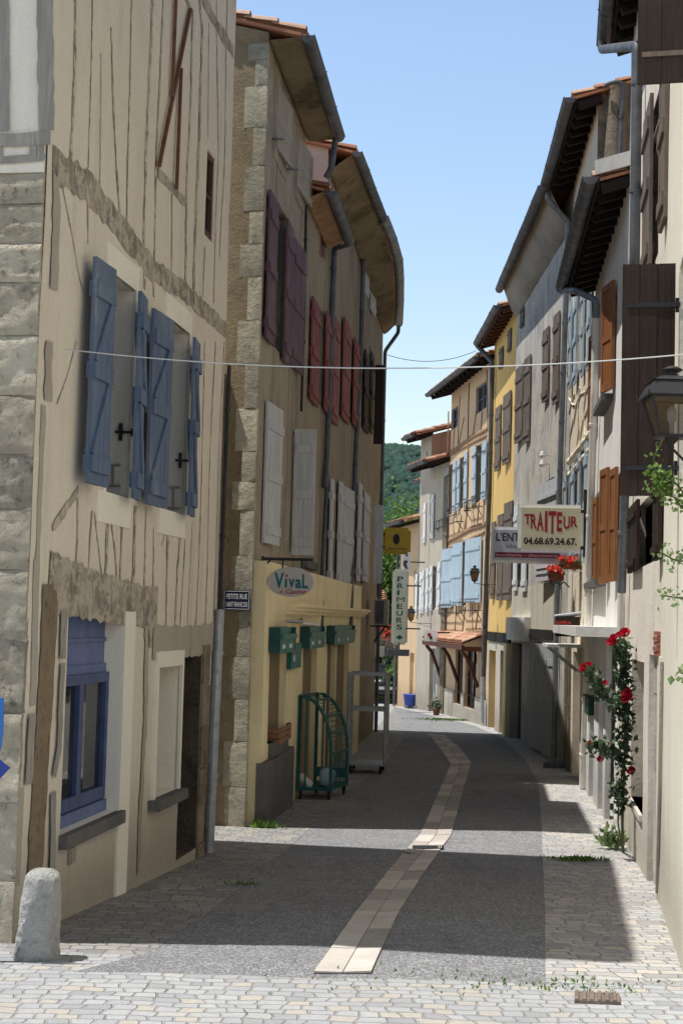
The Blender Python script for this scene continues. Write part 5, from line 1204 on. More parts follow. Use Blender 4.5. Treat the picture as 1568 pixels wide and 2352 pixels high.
mb = MB(); roof_tiles(mb, F6, 0, F6.L + .25, ze, .45, .72, 8, .3, seed=37); mb.build('roof', M['tile'], H6)
soffit_rafters(H6, F6, 0, F6.L + .2, ze, .45, .72, .3, M['darkwood'], .6, .13, .1); gutter(H6, F6, 0, F6.L + .25, ze - .02, .45, .72, M['zincdark'], .09)
for i, a in enumerate(hol): window(H6, F6, a[:4], .15, M['bluedark'] if i < 2 else M['white'] if i < 7 else M['brownsh'], 2, 2)
for ua, ub, vt, vb, near in ((1116, 1107, 1010, 1145, True), (1092, 1084, 1022, 1155, False), (1072, 1065, 1038, 1160, True), (1055, 1049, 1052, 1170, False), (1046, 1040, 1058, 1176, True), (1029, 1023, 1072, 1186, False)): leafp(H6, F6, ua, ub, vt, vb, M['skyblue'], near=near, iron=M['iron'])
for ua, ub, vt, vb in ((1104, 1075, 1232, 1384), (1061, 1043, 1245, 1392), (1038, 1019, 1258, 1396)): leafp(H6, F6, ua, ub, vt, vb, M['skyblue'], ang=3, dz=.05)
mb = MB()
for i, (pts, w) in enumerate((([(1120, 985), (1090, 1000), (1060, 1022), (1020, 1050)], .14), ([(1118, 1000), (1088, 1015), (1030, 1048)], .1), ([(1114, 1205), (1080, 1215), (1040, 1238), (1022, 1250)], .16), ([(1113, 1222), (1075, 1240), (1024, 1262)], .1), ([(1110, 1450), (1075, 1458), (1030, 1466)], .22),
      ([(1078, 880), (1074, 1030)], .12), ([(1076, 1020), (1070, 1220)], .12), ([(1056, 910), (1052, 1020)], .08), ([(1118, 850), (1120, 985)], .08), ([(1094, 945), (1086, 1000)], .08), ([(1108, 945), (1104, 990)], .06), ([(1044, 985), (1040, 1035)], .06), ([(1066, 960), (1052, 1030)], .06),
      ([(1100, 1155), (1096, 1205)], .08), ([(1086, 1160), (1090, 1210)], .06), ([(1060, 1185), (1052, 1230)], .08), ([(1040, 1190), (1044, 1235)], .07), ([(1068, 1395), (1062, 1450)], .1), ([(1100, 1390), (1092, 1450)], .08), ([(1084, 1392), (1086, 1450)], .06), ([(1048, 1400), (1044, 1460)], .07), ([(1030, 945), (1028, 1050)], .07), ([(1112, 1150), (1110, 1205)], .06), ([(1075, 1165), (1066, 1215)], .05))): ribbon(mb, F6, pts, w, .008 + .0006 * (i % 6), .25, 300 + i, None, .015)
mb.build('timber_frame', M['rosywood'], H6)
for ua, ub, v in ((1106, 1070, 1402), (1062, 1022, 1408), (1108, 1082, 1163), (1064, 1016, 1198)):
    s0, z0 = F6.sz(ua, v); s1 = F6.sz(ub, v)[0]; mb = MB()
    for dz in (0, .25): mb.bar(F6.P(s0, z0 + dz, .22), F6.P(s1, z0 + dz, .22), .025)
    n = 7
    for k in range(n + 1): mb.bar(F6.P(s0 + (s1 - s0) * k / n, z0 - .05, .22), F6.P(s0 + (s1 - s0) * k / n, z0 + .25, .22), .015)
    for s in (s0, s1): mb.bar(F6.P(s, z0, .0), F6.P(s, z0, .22), .025); mb.bar(F6.P(s, z0 - .3, .0), F6.P(s, z0, .2), .02)
    mb.build('window_railing', M['iron'], H6)
# tiled porch roof on brackets
s0, s1 = F6.sz(1108, 1470)[0], F6.sz(1010, 1475)[0]; zp = F6.sz(1105, 1462)[1]
FP = Fac((F6.P(s0, 0).x, F6.P(s0, 0).y), (F6.P(s1, 0).x, F6.P(s1, 0).y), 'R')
pr = MB(); r = random.Random(2); n = int(FP.L / .2)
for i in range(n):
    for k in range(3):
        u = (r.random(), 0); q0, q1 = .62 - k * .21, .62 - (k + 1) * .21 - .05; rows = []
        for q, rr_ in ((q0, .095), (max(q1, 0), .075)): rows.append([FP.P(.1 + i * .2 + rr_ * math.cos(math.pi * m / 5), zp - q * .38 + .06 + rr_ * math.sin(math.pi * m / 5) * .8, q) for m in range(6)])
        pr.grid(rows, [[u] * 6] * 2)
pr.face([FP.P(0, zp - .24 + .05, .62), FP.P(FP.L, zp - .24 + .05, .62), FP.P(FP.L, zp + .05, 0), FP.P(0, zp + .05, 0)], [(.3, 0)] * 4); pr.face([FP.P(0, zp - .24, .62), FP.P(FP.L, zp - .24, .62), FP.P(FP.L, zp, 0), FP.P(0, zp, 0)], [(.1, 0)] * 4)
porch = pr.build('porch_roof', M['tile'], H6); mb = MB(); mb.hexa(FP.P(0, zp - .40, .54), FP.t * FP.L, V3((0, 0, .14)), FP.n * .08); mb.hexa(FP.P(0, zp - .44, 0), FP.t * .08, V3((0, 0, .14)), FP.n * .58)
for s in (.5, FP.L * .5, FP.L - .5): mb.tube([FP.P(s, zp - 1.5, .03), FP.P(s, zp - 1.05, .2), FP.P(s, zp - .65, .36), FP.P(s, zp - .4, .56)], .06, 6)
mb.build('porch_bracket', M['brownframe'], porch)
mb = MB(); a = F6.rect(1106, 1605, 1665, 1022); wall_grid(mb, F6, .01, F6.L - .01, -1.5, a[3], [(h[0], h[1], -.2, h[3]) for h in hol[7:]], .05, .7, 0, 0, edge_d=0); mb.build('stone_base', M['r4low'], H6)
# ------------------------------------------------------------------ houses closing the right side
F7, F8, F10 = FR['7'], FR['8'], FR['10']
H7 = thing('white_shutter_house', 'grey-cream house with a row of white shutters left of the apricot house', 'house', sides(F7, 0, F7.L)); ze = 7.8
hol = [F7.rect(988, 1150, 1240, 978) + (.15,), F7.rect(1003, 1300, 1400, 992) + (.15,), F7.rect(983, 1310, 1405, 974) + (.15,), F7.rect(1000, 1490, 1640, 985) + (.2,)]
hol[3] = (hol[3][0], hol[3][1], -1.5, hol[3][3], .2)
mb = MB(); house_walls(mb, F7, 0, F7.L, ze, 8, hol, .3, step=.8); mb.build('wall', [M['r7'], M['r7']], H7)
mb = MB(); roof_tiles(mb, F7, 0, F7.L + .1, ze, .8, .8, 8, .3, seed=38); mb.build('roof', M['tile'], H7); soffit_rafters(H7, F7, 0, F7.L, ze, .8, .8, .3, M['darkwood'], .7); gutter(H7, F7, 0, F7.L, ze, .8, .8, M['zincdark'], .09)
for a in hol[:3]: window(H7, F7, a[:4], .13, M['white'], 2, 2)
panel(H7, F7, hol[3][:4], .16, M['greysh'], 'door')
for ua, ub, vt, vb, near in ((995, 989, 1135, 1235, True), (977, 972, 1155, 1245, False), (1010, 1004, 1290, 1398, True), (992, 986, 1300, 1402, False), (983, 978, 1305, 1405, True), (973, 968, 1310, 1408, False)): leafp(H7, F7, ua, ub, vt, vb, M['white'], near=near)
mb = MB(); mb.hexa(F7.P(.02, -1.5, 0), F7.t * .5, V3((0, 0, 8.8)), F7.n * .08); mb.build('stone_pier', M['rubble'], H7)
H8 = thing('lookout_house', 'taller grey house whose roof peeks above the white-shuttered facade', 'house', sides(F8, 0, F8.L)); ze = 9.0
hol = [F8.rect(972, 1310, 1408, 962) + (.15,), F8.rect(985, 1035, 1075, 978) + (.15,)]
mb = MB(); house_walls(mb, F8, 0, F8.L, ze, 8, hol, .3, step=.8, side_m=2); mb.build('wall', [M['r7'], M['r7'], M['r8']], H8)
mb = MB(); roof_tiles(mb, F8, -.15, F8.L + .1, ze, .6, .6, 8, .3, seed=39); mb.build('roof', M['tile'], H8); soffit_rafters(H8, F8, 0, F8.L, ze, .6, .6, .3, M['darkwood'], .7); gutter(H8, F8, 0, F8.L, ze, .6, .6, M['zincdark'], .09)
for a in hol: window(H8, F8, a[:4], .13, M['white'], 2, 2)
for ua, ub, vt, vb, near in ((968, 963, 1312, 1408, True), (958, 953, 1318, 1412, False)): leafp(H8, F8, ua, ub, vt, vb, M['white'], near=near)
H10 = thing('corner_shop_house', 'low pink-beige house with dark eave beside the vertical green-lettered sign', 'house', sides(F10, 0, F10.L)); ze = 6.0
hol = [F10.rect(950, 1500, 1605, 940) + (.2,), F10.rect(958, 1310, 1405, 950) + (.15,)]; hol[0] = (hol[0][0], hol[0][1], -1.5, hol[0][3], .2)
mb = MB(); house_walls(mb, F10, 0, F10.L, ze, 7, hol, .3, step=.8); mb.build('wall', [M['r6'], M['r6']], H10)
mb = MB(); roof_tiles(mb, F10, -.1, F10.L + .1, ze, .6, .5, 7, .3, seed=40); mb.build('roof', M['tile'], H10); soffit_rafters(H10, F10, 0, F10.L, ze, .6, .5, .3, M['darkwood'], .6); gutter(H10, F10, 0, F10.L, ze, .6, .5, M['zincdark'], .09)
panel(H10, F10, hol[0][:4], .16, M['shop'], 'door'); window(H10, F10, hol[1][:4], .13, M['white'], 2, 2)
downpipe(H10, [F10.P(F10.L, ze - .1, .5), F10.P(F10.L - .02, ze - .5, .1), F10.P(F10.L - .02, -.8, .1)], M['zincdark'], .05)
F9 = Fac((RP[10][0] + .9, RP[10][1] + 2.3), (RP[11][0] + .9, RP[11][1] + 2.6), 'R')
H9 = thing('rubble_gable_house', 'brown rubble gable rising behind the low pink-beige house', 'house', sides(F9, 0, F9.L)); ze = at(940, 1102, 57).z
mb = MB(); house_walls(mb, F9, 0, F9.L, ze, 6, [], .25, step=1, side_m=2); mb.build('wall', [M['r7'], M['r7'], M['r8']], H9)
mb = MB(); roof_tiles(mb, F9, -.1, F9.L, ze, .3, .3, 6, .25, seed=41); mb.build('roof', M['tile'], H9); gutter(H9, F9, 0, F9.L, ze, .3, .3, M['zincdark'], .08)
# building across the end with a dark garage opening
pa, pb = gp(800, 61), gp(884, 61); FE = Fac((pa.x, pa.y), (pb.x, pb.y), 'R'); FE.n = V3((0, -1, 0))
HE = thing('garage_house', 'low shadowed building with a dark garage opening across the street end', 'house', sides(FE, 0, FE.L)); z1, z0 = at(884, 1395, 61).z, at(884, 1480, 61).z
go = (FE.L - .62 - 1.3, FE.L - .12, -1.5, at(884, 1508, 61).z)
mb = MB(); house_walls(mb, FE, 0, FE.L, z1, 5, [go + (1.2,), (FE.L - 1.1, FE.L - .25, at(880, 1470, 61).z, at(880, 1440, 61).z, .2)], .25, step=1); mb.build('wall', [M['v4'], M['dark']], HE)
mb = MB(); roof_tiles(mb, FE, 0, FE.L + .1, z1, .3, .3, 5, .25, seed=44); mb.build('roof', M['tile'], HE)
mb = MB(); mb.hexa(FE.P(go[0], -1.5, -1.25), FE.t * (go[1] - go[0]), V3((0, 0, 6)), FE.n * .02); mb.build('garage_interior', M['dark'], HE)
slab(HE, FE, go[0] - .1, FE.L, go[3] + .0, at(884, 1485, 61).z, 0, .6, M['r7'], 'canopy'); window(HE, FE, (FE.L - 1.1, FE.L - .25, at(880, 1470, 61).z, at(880, 1440, 61).z), .15, M['bluedark'], 2, 1)
mb = MB(); p = gp(886, 60.5); q = gp(940, 60.5); mb.hexa(p, q - p, (0, .4, 0), (0, 0, 2.6)); solo(mb, 'garden_wall', M['rubble'], 'rubble garden wall overgrown with creeper at the street end', 'wall', p)
# ================================================================== SIGNS AND THINGS
Z = V3((0, 0, 1))
def board(u0, u1, v0, v1, D, ax):
    """corner, axis, size of an upright board square to the street, measured at its centre"""
    uc, vc = (u0 + u1) / 2, (v0 + v1) / 2; c = at(uc, vc, D); w = (at(u1, vc, D) - at(u0, vc, D)).length; h = (at(uc, v0, D) - at(uc, v1, D)).length
    ax = V3(ax).normalized(); up = Z; return c - ax * w / 2 - up * h / 2, ax, w, h
def hang(t, o, ax, w, h, th, mat, name='sign_board', frame=None, fr=.02):
    n = ax.cross(Z); mb = MB(); mb.hexa(o - n * th / 2, ax * w, Z * h, n * th); b = mb.build(name, mat, t)
    if frame:
        m2 = MB()
        for p, q in ((o, o + ax * w), (o + Z * h, o + Z * h + ax * w), (o, o + Z * h), (o + ax * w, o + ax * w + Z * h)): m2.bar(p, q, fr, th + .012, side=Z if abs((q - p).z) < .1 else ax)
        m2.build('sign_frame', frame, t)
    return b, n
# oval grocery sign
axv = FV.n; o, ax, w, h = board(613, 722, 1302, 1371, 17.55, axv); nn = ax.cross(Z)
t = thing('oval_sign', 'oval grey sign with teal lettering hanging from a black wall bracket', 'sign', o)
mb = MB(); c = o + ax * w / 2 + Z * h / 2; n = 40
ra = [[c + ax * (w / 2 * k * math.cos(2 * math.pi * i / n)) + Z * (h / 2 * k * math.sin(2 * math.pi * i / n)) + nn * d for i in range(n)] for k, d in ((.96, .02), (1, .012), (1, -.012), (.96, -.02))]
mb.grid(ra, close=True, sm=False); mb.face(ra[0]); mb.face(list(reversed(ra[3]))); mb.build('sign_board', M['ovalgrey'], t)
mb = MB(); O = lambda x, y: o + ax * w * x + Z * h * y + nn * .023
text(mb, 'V', O(.16, .28), ax, Z, w * .2, h * .52, .03); text(mb, 'v', O(.46, .30), ax, Z, w * .13, h * .30, .035); text(mb, 'a', O(.60, .29), ax, Z, w * .13, h * .31, .035); text(mb, 'L', O(.745, .29), ax, Z, w * .13, h * .47, .03)
mb.hexa(O(.385, .30), ax * w * .045, Z * h * .30, nn * .003); mb.build('lettering', M['txtteal'], t)
mb = MB(); mb.hexa(O(.40, .66), ax * w * .04, Z * h * .07, nn * .003); text(mb, 'Casino', O(.40, .10), ax, Z, w * .44, h * .16, .015, .3); text(mb, 'by', O(.28, .09), ax, Z, w * .07, h * .13, .012, .3); mb.build('lettering', M['txtred'], t)
mb = MB(); wall_p = FV.pt(608, 1300, .16); tp = o - ax * .06 + Z * (h + .09)
mb.bar(tp, tp + ax * (w + .04), .03, .035); mb.bar(tp + Z * .03, tp - Z * (h + .06), .05, .035); mb.bar(tp + ax * .02 - Z * .1, tp + ax * .1, .02)
for k in (.32, .72): mb.bar(o + ax * w * k + Z * (h * .9), o + ax * w * k + Z * (h + .09), .018)
mb.bar(tp - ax * .12 - Z * .05, tp - Z * .05, .04); mb.bar(tp - ax * .12 - Z * (h - .02), tp - Z * (h - .02), .04); mb.build('bracket', M['iron'], t)
# street name plate
ax = FS.t; nn = FS.n; p, q = FS.pt(513, 1400, .03), FS.pt(580, 1400, .03); z1 = FS.sz(546, 1356, .03)[1]; z0 = FS.sz(546, 1401, .03)[1]; q = FS.P(FS.L - .003, z0, .035); p = FS.P(FS.sz(514, 1380, .03)[0], z0, .035); w = (q - p).length; h = z1 - z0
t = thing('street_sign', 'dark blue enamel street name plate with white capitals on the quoin stones', 'sign', p); mb = MB(); mb.hexa(p - nn * .01, ax * w, Z * h, nn * .014); mb.build('sign_board', M['navy'], t)
mb = MB(); e = nn * .0065
for a, b in (((.03, .05), (.97, .05)), ((.03, .95), (.97, .95)), ((.03, .05), (.03, .95)), ((.97, .05), (.97, .95))): mb.bar(p + ax * w * a[0] + Z * h * a[1] + e, p + ax * w * b[0] + Z * h * b[1] + e, .006, .004, side=nn)
text(mb, 'PETITE RUE', p + ax * w * .10 + Z * h * .56 + e, ax, Z, w * .8, h * .26, .012); text(mb, 'SAINT FRANCOIS', p + ax * w * .08 + Z * h * .16 + e, ax, Z, w * .84, h * .25, .012); mb.build('lettering', M['txtwhite'], t)
# caterer sign
axr = -FR['2'].n; o, ax, w, h = board(1197, 1331, 1167, 1260, 22.9, axr)
t = thing('caterer_sign', 'cream projecting sign with arched red TRAITEUR lettering and phone number', 'sign', o); b, nn = hang(t, o, ax, w, h, .10, M['signcream'], 'sign_board', M['white'], .022)
mb = MB(); e = nn * .053; x = .075
prof = [(.045, .115, .58, .84), (.155, .105, .48, .84), (.26, .115, .43, .89), (.395, .045, .40, .92), (.455, .135, .36, .92), (.60, .09, .42, .90), (.71, .11, .48, .80), (.835, .115, .53, .80)]
for ch, (x, ww, y0, y1) in zip('TRAITEUR', prof): text(mb, ch, o + ax * w * x + Z * h * y0 + e, ax, Z, w * ww, h * (y1 - y0), .03, .0)
mb.build('lettering', M['txtred'], t)
mb = MB(); text(mb, '04.68.69.24.67.', o + ax * w * .04 + Z * h * .085 + e, ax, Z, w * .90, h * .185, .04); mb.build('lettering', M['txtblack'], t)
mb = MB(); pr = o + ax * (w + .07)
mb.bar(pr - Z * .12, pr + Z * (h + .3), .045, .045)
for k in (.03, .93): mb.bar(o + ax * w + Z * h * k, pr + Z * h * k + ax * .25, .035, .05)
mb.build('bracket', M['iron'], t)
# butcher sign behind it
axr = -FR['3'].n; o, ax, w, h = board(1134, 1286, 1218, 1287, 27.0, axr); W2 = w * 1.12
t = thing('butcher_sign', 'pale grey projecting sign with maroon band, partly hidden behind the caterer sign', 'sign', o); b, nn = hang(t, o, ax, W2, h, .10, M['signgrey'], 'sign_board', M['white'], .02); e = nn * .053
mb = MB(); text(mb, "L'ENT", o + ax * w * .03 + Z * h * .62 + e, ax, Z, w * .35, h * .29, .02); mb.build('lettering', M['txtblack'], t)
mb = MB(); text(mb, 'Sébast', o + ax * w * .17 + Z * h * .40 + e, ax, Z, w * .22, h * .14, .008); mb.build('lettering', M['zincdark'], t)
mb = MB(); mb.hexa(o + ax * w * .015 + Z * h * .08 + nn * .045, ax * w * .97, Z * h * .17, nn * .01); mb.build('band', M['maroon'], t)
mb = MB(); text(mb, 'boucherie - charcuterie', o + ax * w * .03 + Z * h * .115 + nn * .058, ax, Z, w * .93, h * .10, .012); mb.build('lettering', M['txtpale'], t)
mb = MB(); 
for k in (.2, .8): mb.bar(o + ax * W2 + Z * h * k, o + ax * (W2 + .35) + Z * h * k, .04)
mb.build('bracket', M['iron'], t)
# neon shop sign
F3 = FR['3']; o, ax, w, h = board(1275, 1330, 1416, 1462, 24.6, -F3.n)
t = thing('neon_sign', 'small dark projecting sign with red tube letters above the shop canopy', 'sign', o); mb = MB(); nn = ax.cross(Z); mb.hexa(o - nn * .06, ax * w, Z * h, nn * .12); mb.build('sign_board', M['darkwood'], t)
mb = MB(); text(mb, 'BISTRO', o + ax * w * .02 + Z * h * .16 + nn * .064, ax, Z, w * .62, h * .62, .02); mb.build('lettering', M['txtred'], t)
mb = MB(); mb.tube([o - ax * .02 + Z * h * .98, o + ax * w * .4 + Z * h * 1.06, o + ax * w * 1.05 + Z * h * 1.18], .035, 8); mb.build('bracket', M['galv'], t)
# flower boxes and scroll bracket
def flowerbox(u0, u1, v0, v1, D, label, petal, seed):
    o, ax, w, h = board(u0, u1, v0, v1, D, -FR['3'].n); F = FR['3']; t = thing('flower_box', label, 'flower box', o, 'geranium boxes'); r = random.Random(seed)
    mb = MB(); d = .45; mb.hexa(o - F.t * .0, ax * w, F.t * d, Z * h * .45); mb.hexa(o - ax * .02 + Z * h * .42 - F.t * .02, ax * (w + .04), F.t * (d + .04), Z * .04); mb.build('trough', M['terracotta'], t)
    fo = MB()
    for _ in range(220): leaf(fo, o + ax * r.uniform(0, w) + F.t * r.uniform(0, d) + Z * (h * r.uniform(.45, .75)), .07, r)
    fo.build('foliage', M['leafdark'], t); fl = MB()
    for _ in range(16):
        c = o + ax * r.uniform(-.03, w + .03) + F.t * r.uniform(-.06, d) + Z * (h * r.uniform(.62, 1.0))
        for _ in range(18): leaf(fl, c + V3((r.gauss(0, .022), r.gauss(0, .022), r.gauss(0, .018))), .05, r, 0, el=.6)
    fl.build('blossom', petal, t)
    mb = MB()
    for k in (0, 1): mb.bar(o + ax * w * k - Z * .02, o + ax * w * k + ax * 0 - Z * h * .5 + F.n * -.1, .02)
    mb.tube([o - Z * .02, o + ax * w * .25 - Z * h * .35, o + ax * w * .5 - Z * .03, o + ax * w * .75 - Z * h * .35, o + ax * w - Z * .02], .012, 6); mb.build('box_bracket', M['white'] if seed == 1 else M['iron'], t); return t
flowerbox(1292, 1330, 1282, 1306, 25.0, 'terracotta trough of scarlet geraniums on a white bracket under the trade signs', M['petal2'], 1); flowerbox(1262, 1294, 1302, 1333, 26.4, 'trough of salmon-red geraniums on a dark ledge left of the other trough', M['petal2'], 2)
# lanterns
lantern(at(1541, 1003, 8.2), -FR['0'].n, .225, 'large black lantern wrapped in creeper on the cream wall at the right edge', 'wall lanterns', .3, wide=1.3, arm_end=FR['0'].P(3.25, at(1541, 1100, 8.2).z, .01))
lp = at(1089, 1334, 39.8); lantern(lp, -FR['5'].n, .235, 'amber glass lantern on the grey downpipe before the sky blue shutters', 'wall lanterns', .7, M['amber'])
lantern(at(943, 1424, 51), -FR['8'].n, .27, 'orange glass lantern on the far white-shuttered facade near the vertical sign', 'wall lanterns', .8, M['amber'])
# far signs
o, ax, w, h = board(884, 937, 1218, 1267, 37.2, (1, 0, 0)); t = thing('yellow_sign', 'yellow projecting sign with a round brown emblem at the left row end', 'sign', o); b, nn = hang(t, o, ax, w, h, .12, M['signyellow'], 'sign_board', M['signyellow'], .03)
mb = MB(); c = o + ax * w * .48 + Z * h * .58 + nn * .064; n = 24
for k, dd, mm in ((1.0, 0, 0), (.8, .003, 1)): mb.face([c + nn * dd + ax * (w * .155 * k * math.cos(6.2832 * i / n)) + Z * (h * .27 * k * math.sin(6.2832 * i / n)) for i in range(n)], m=mm)
mb.build('emblem', [M['brownsh2'], M['txtblack']], t); mb = MB(); r = random.Random(3); x = .1
while x < .9: ww = r.uniform(.02, .045); mb.hexa(o + ax * w * x + Z * h * .10 + nn * .06, ax * w * ww, Z * h * .07, nn * .006); x += ww + .02
mb.build('small_lettering', M['brownsh2'], t); mb = MB(); mb.bar(o - ax * .35 + Z * h * .8, o + Z * h * .8, .04); mb.bar(o - ax * .35 + Z * h * .2, o + Z * h * .2, .04); mb.build('bracket', M['iron'], t)
o, ax, w, h = board(904, 932, 1312, 1476, 50, (1, .05, 0)); t = thing('greengrocer_sign', 'tall pale vertical sign with dark green PRIMEURS capitals and a diamond', 'sign', o); b, nn = hang(t, o, ax, w, h, .12, M['signgreen'], 'sign_board', M['signgreen'], .03)
mb = MB()
for i, ch in enumerate('PRIMEURS'):
    z = .855 - i * .096; text(mb, ch, o + ax * w * .22 + Z * h * z + nn * .066, ax, Z, w * (.5 if ch != 'I' else .2) + (w * .12 if ch == 'M' else 0), h * .072, .0 if ch == 'M' else .02)
    for s_ in (.18,) if ch in 'PRF' else (): mb.hexa(o + ax * w * s_ + Z * h * z + nn * .062, ax * w * .25, Z * h * .01, nn * .005)
c = o + ax * w * .5 + Z * h * .075 + nn * .066; mb.face([c - Z * h * .035, c + ax * w * .3, c + Z * h * .035, c - ax * w * .3]); mb.build('lettering', M['txtgreen'], t)
for z_ in (.8, .2): mb = MB(); mb.bar(o + ax * w + Z * h * z_, o + ax * (w + .5) + Z * h * z_, .05); mb.build('bracket', M['zincdark'], t)
mb = MB(); mb.bar(o + ax * w * .5 - Z * .0, o + ax * w * .5 - Z * .25, .05)
mb.hexa(o - ax * .2 - Z * .45, ax * (w + .35), V3((0, .3, 0)), Z * .22); mb.build('sign_skirt', M['zincdark'], t)
o, ax, w, h = board(923, 938, 1270, 1311, 51.2, (1, .05, 0)); t = thing('white_sign', 'small white sign with a curved black emblem above the vertical green-lettered sign', 'sign', o); b, nn = hang(t, o, ax, w * 1.3, h, .1, M['white']); mb = MB()
mb.tube([o + ax * w * .75 + Z * h * .55 + nn * .055, o + ax * w * .45 + Z * h * .5 + nn * .055, o + ax * w * .35 + Z * h * .35 + nn * .055, o + ax * w * .6 + Z * h * .2 + nn * .055, o + ax * w * .75 + Z * h * .1 + nn * .055], [.05, .07, .05, .035, .03], 6); mb.tube([o + ax * w * .5 + Z * h * .85 + nn * .055, o + ax * w * .8 + Z * h * .85 + nn * .055], .03, 6); mb.build('emblem', M['txtblack'], t)
mb = MB(); mb.bar(o + ax * w * 1.3 + Z * h * .5, o + ax * (w * 1.3 + .5) + Z * h * .5, .04); mb.build('bracket', M['iron'], t)
o, ax, w, h = board(974, 1004, 1448, 1473, 47.5, (1, -.15, 0)); t = thing('white_awning_sign', 'white shop sign with a red and black emblem left of the tiled porch', 'sign', o); b, nn = hang(t, o, ax, w, h, .1, M['white']); mb = MB(); mb.hexa(o + ax * w * .25 + Z * h * .45 + nn * .05, ax * w * .25, Z * h * .3, nn * .008); mb.build('emblem', M['txtred'], t); mb = MB(); mb.hexa(o + ax * w * .42 + Z * h * .18 + nn * .05, ax * w * .18, Z * h * .3, nn * .008); mb.build('emblem', M['txtblack'], t); mb = MB(); mb.bar(o + ax * w + Z * h * .8, o + ax * (w + .9) + Z * h * .9, .05); mb.build('bracket', M['iron'], t)
# traffic sign at the left edge, standing on a post in front of the gable
c = at(-34, 1688, 8.9); t = thing('traffic_sign', 'bright blue traffic sign cut by the left edge before the stone gable', 'traffic sign', V3((c.x, c.y, zg(c.y))))
def plate(pts, mat, nm):
    mb = MB(); q = [at(u, v, 8.9) for u, v in pts]; k = [p + V3((0, .014, 0)) for p in q]; mb.face(list(reversed(q))); mb.face(k)
    for i in range(len(q)): mb.face([q[i], q[(i + 1) % len(q)], k[(i + 1) % len(q)], k[i]])
    mb.build(nm, mat, t)
plate([(9, 1603), (9, 1640), (7, 1680), (3, 1718), (-6, 1742), (-62, 1742), (-76, 1690), (-76, 1603)], M['trafficblue'], 'upper_plate'); plate([(24, 1764), (-4, 1793), (-64, 1793), (-90, 1764), (-64, 1743), (-3, 1743)], M['trafficdark'], 'lower_plate'); R_ = .1
mb = MB(); mb.tube([V3((c.x, c.y + .06, zg(c.y) - .2)), V3((c.x, c.y + .06, c.z + R_))], .03, 10); mb.build('post', M['galv'], t)
# festoon cable across the street
p0, p1 = F1.pt(150, 802, .02), FR['1a'].pt(1572, 814, .02); mb = MB(); pts = []
for i in range(41):
    k = i / 40; q = p0.lerp(p1, k); q.z -= .20 * 4 * k * (1 - k) * .55; pts.append(q)
mb.tube(pts, .0045, 5); solo(mb, 'overhead_cable', M['cable'], 'thin white cable strung across the street between the two rows', 'cable', p0)
p0, p1 = at(880, 812, 38), at(1092, 806, 41); mb = MB(); mb.tube([p0.lerp(p1, i / 20) - V3((0, 0, .25 * 4 * (i / 20) * (1 - i / 20))) for i in range(21)], .009, 5); solo(mb, 'overhead_wire', M['zincdark'], 'faint dark wire high across the far street against the sky', 'wire', p0)
# bollard
b0 = G(84, 2200); b0.z = zg(b0.y); D = b0.y; wB = (at(137, 2200, D) - at(28, 2200, D)).length; hB = at(84, 1996, D).z - b0.z; mb = MB(); rows = []; n = 56
for i in range(47):
    k = i / 46; rr_ = wB / 2 * (1.0 - .22 * k ** 1.3) if k < .9 else wB / 2 * .80 * math.sqrt(max(.02, 1 - ((k - .9) / .1) ** 2 * .75)); row = []
    for j in range(n):
        a = 6.2832 * j / n; sq = 1 / max(abs(math.cos(a)), abs(math.sin(a))) ** .38; f = 1 + .06 * noise.noise(V3((math.cos(a) * 9, math.sin(a) * 9, k * 16))) + .035 * noise.noise(V3((math.cos(a) * 20, math.sin(a) * 20, k * 34))) + .09 * noise.noise(V3((math.cos(a) * 1.5, math.sin(a) * 1.5, k * 3 + 2))) + .05 * noise.noise(V3((math.cos(a) * 5, math.sin(a) * 5, k * 8)))
        row.append(V3((b0.x + .02 * k + rr_ * f * sq * math.cos(a) * .93, b0.y + rr_ * f * sq * math.sin(a) * .93, b0.z - .06 + (hB + .06) * k + .012 * noise.noise(V3((a, k * 2, 1))))))
    rows.append(row)
mb.grid(rows, [[(.75, 0)] * n] * 47, close=True); mb.face(rows[-1], [(.9, 0)] * n); solo(mb, 'bollard', M['bollard'], 'squat rough-hewn stone bollard at the foot of the corner house', 'bollard', b0)
# green stacking trolley
def gnd(u, v): q = G(u, v); q.z = zg(q.y); return q
base = gnd(735, 1838); D0 = base.y; t = thing('trolley', 'green steel stacking trolley with curved side frames outside the grocery', 'trolley', base)
ax = FV.n; tt = (FV.t * .985 + FV.n * .17).normalized(); wT = .50; hT = at(700, 1598, D0).z - base.z; dT = .85; o = FV.P((base - FV.o).dot(FV.t), base.z, 0); d0 = (gnd(683, 1836) - FV.o).dot(FV.n); wT = max(.46, (at(757, 1750, D0) - at(682, 1750, D0)).length); o = o + ax * max(.14, d0)
def curve(off): 
    pts = [off + Z * .12, off + Z * hT]
    pts += [off + ax * (wT * math.sin(a)) * 1.0 + Z * (hT * .45 + hT * .55 * math.cos(a)) for a in [math.pi / 2 * k / 8 for k in range(1, 9)]] + [off + ax * wT + Z * .12]; return pts
mb = MB()
for f_ in (0, dT):
    mb = MB(); mb.tube(curve(o + tt * f_), .025, 8); mb.tube([o + tt * f_ + ax * .1 + Z * .14, o + tt * f_ + ax * .1 + Z * hT * .97], .014, 6); mb.tube([o + tt * f_ + Z * .16, o + tt * f_ + ax * wT + Z * .16], .018, 6); mb.build('side_frame', M['trolley'], t)
mb = MB()
for a in [math.pi / 2 * k / 8 for k in (0, 2.2, 4.4, 6.2, 8)]:
    q = o + ax * wT * math.sin(a) + Z * (hT * .45 + hT * .55 * math.cos(a)); mb.tube([q, q + tt * dT], .016, 6)
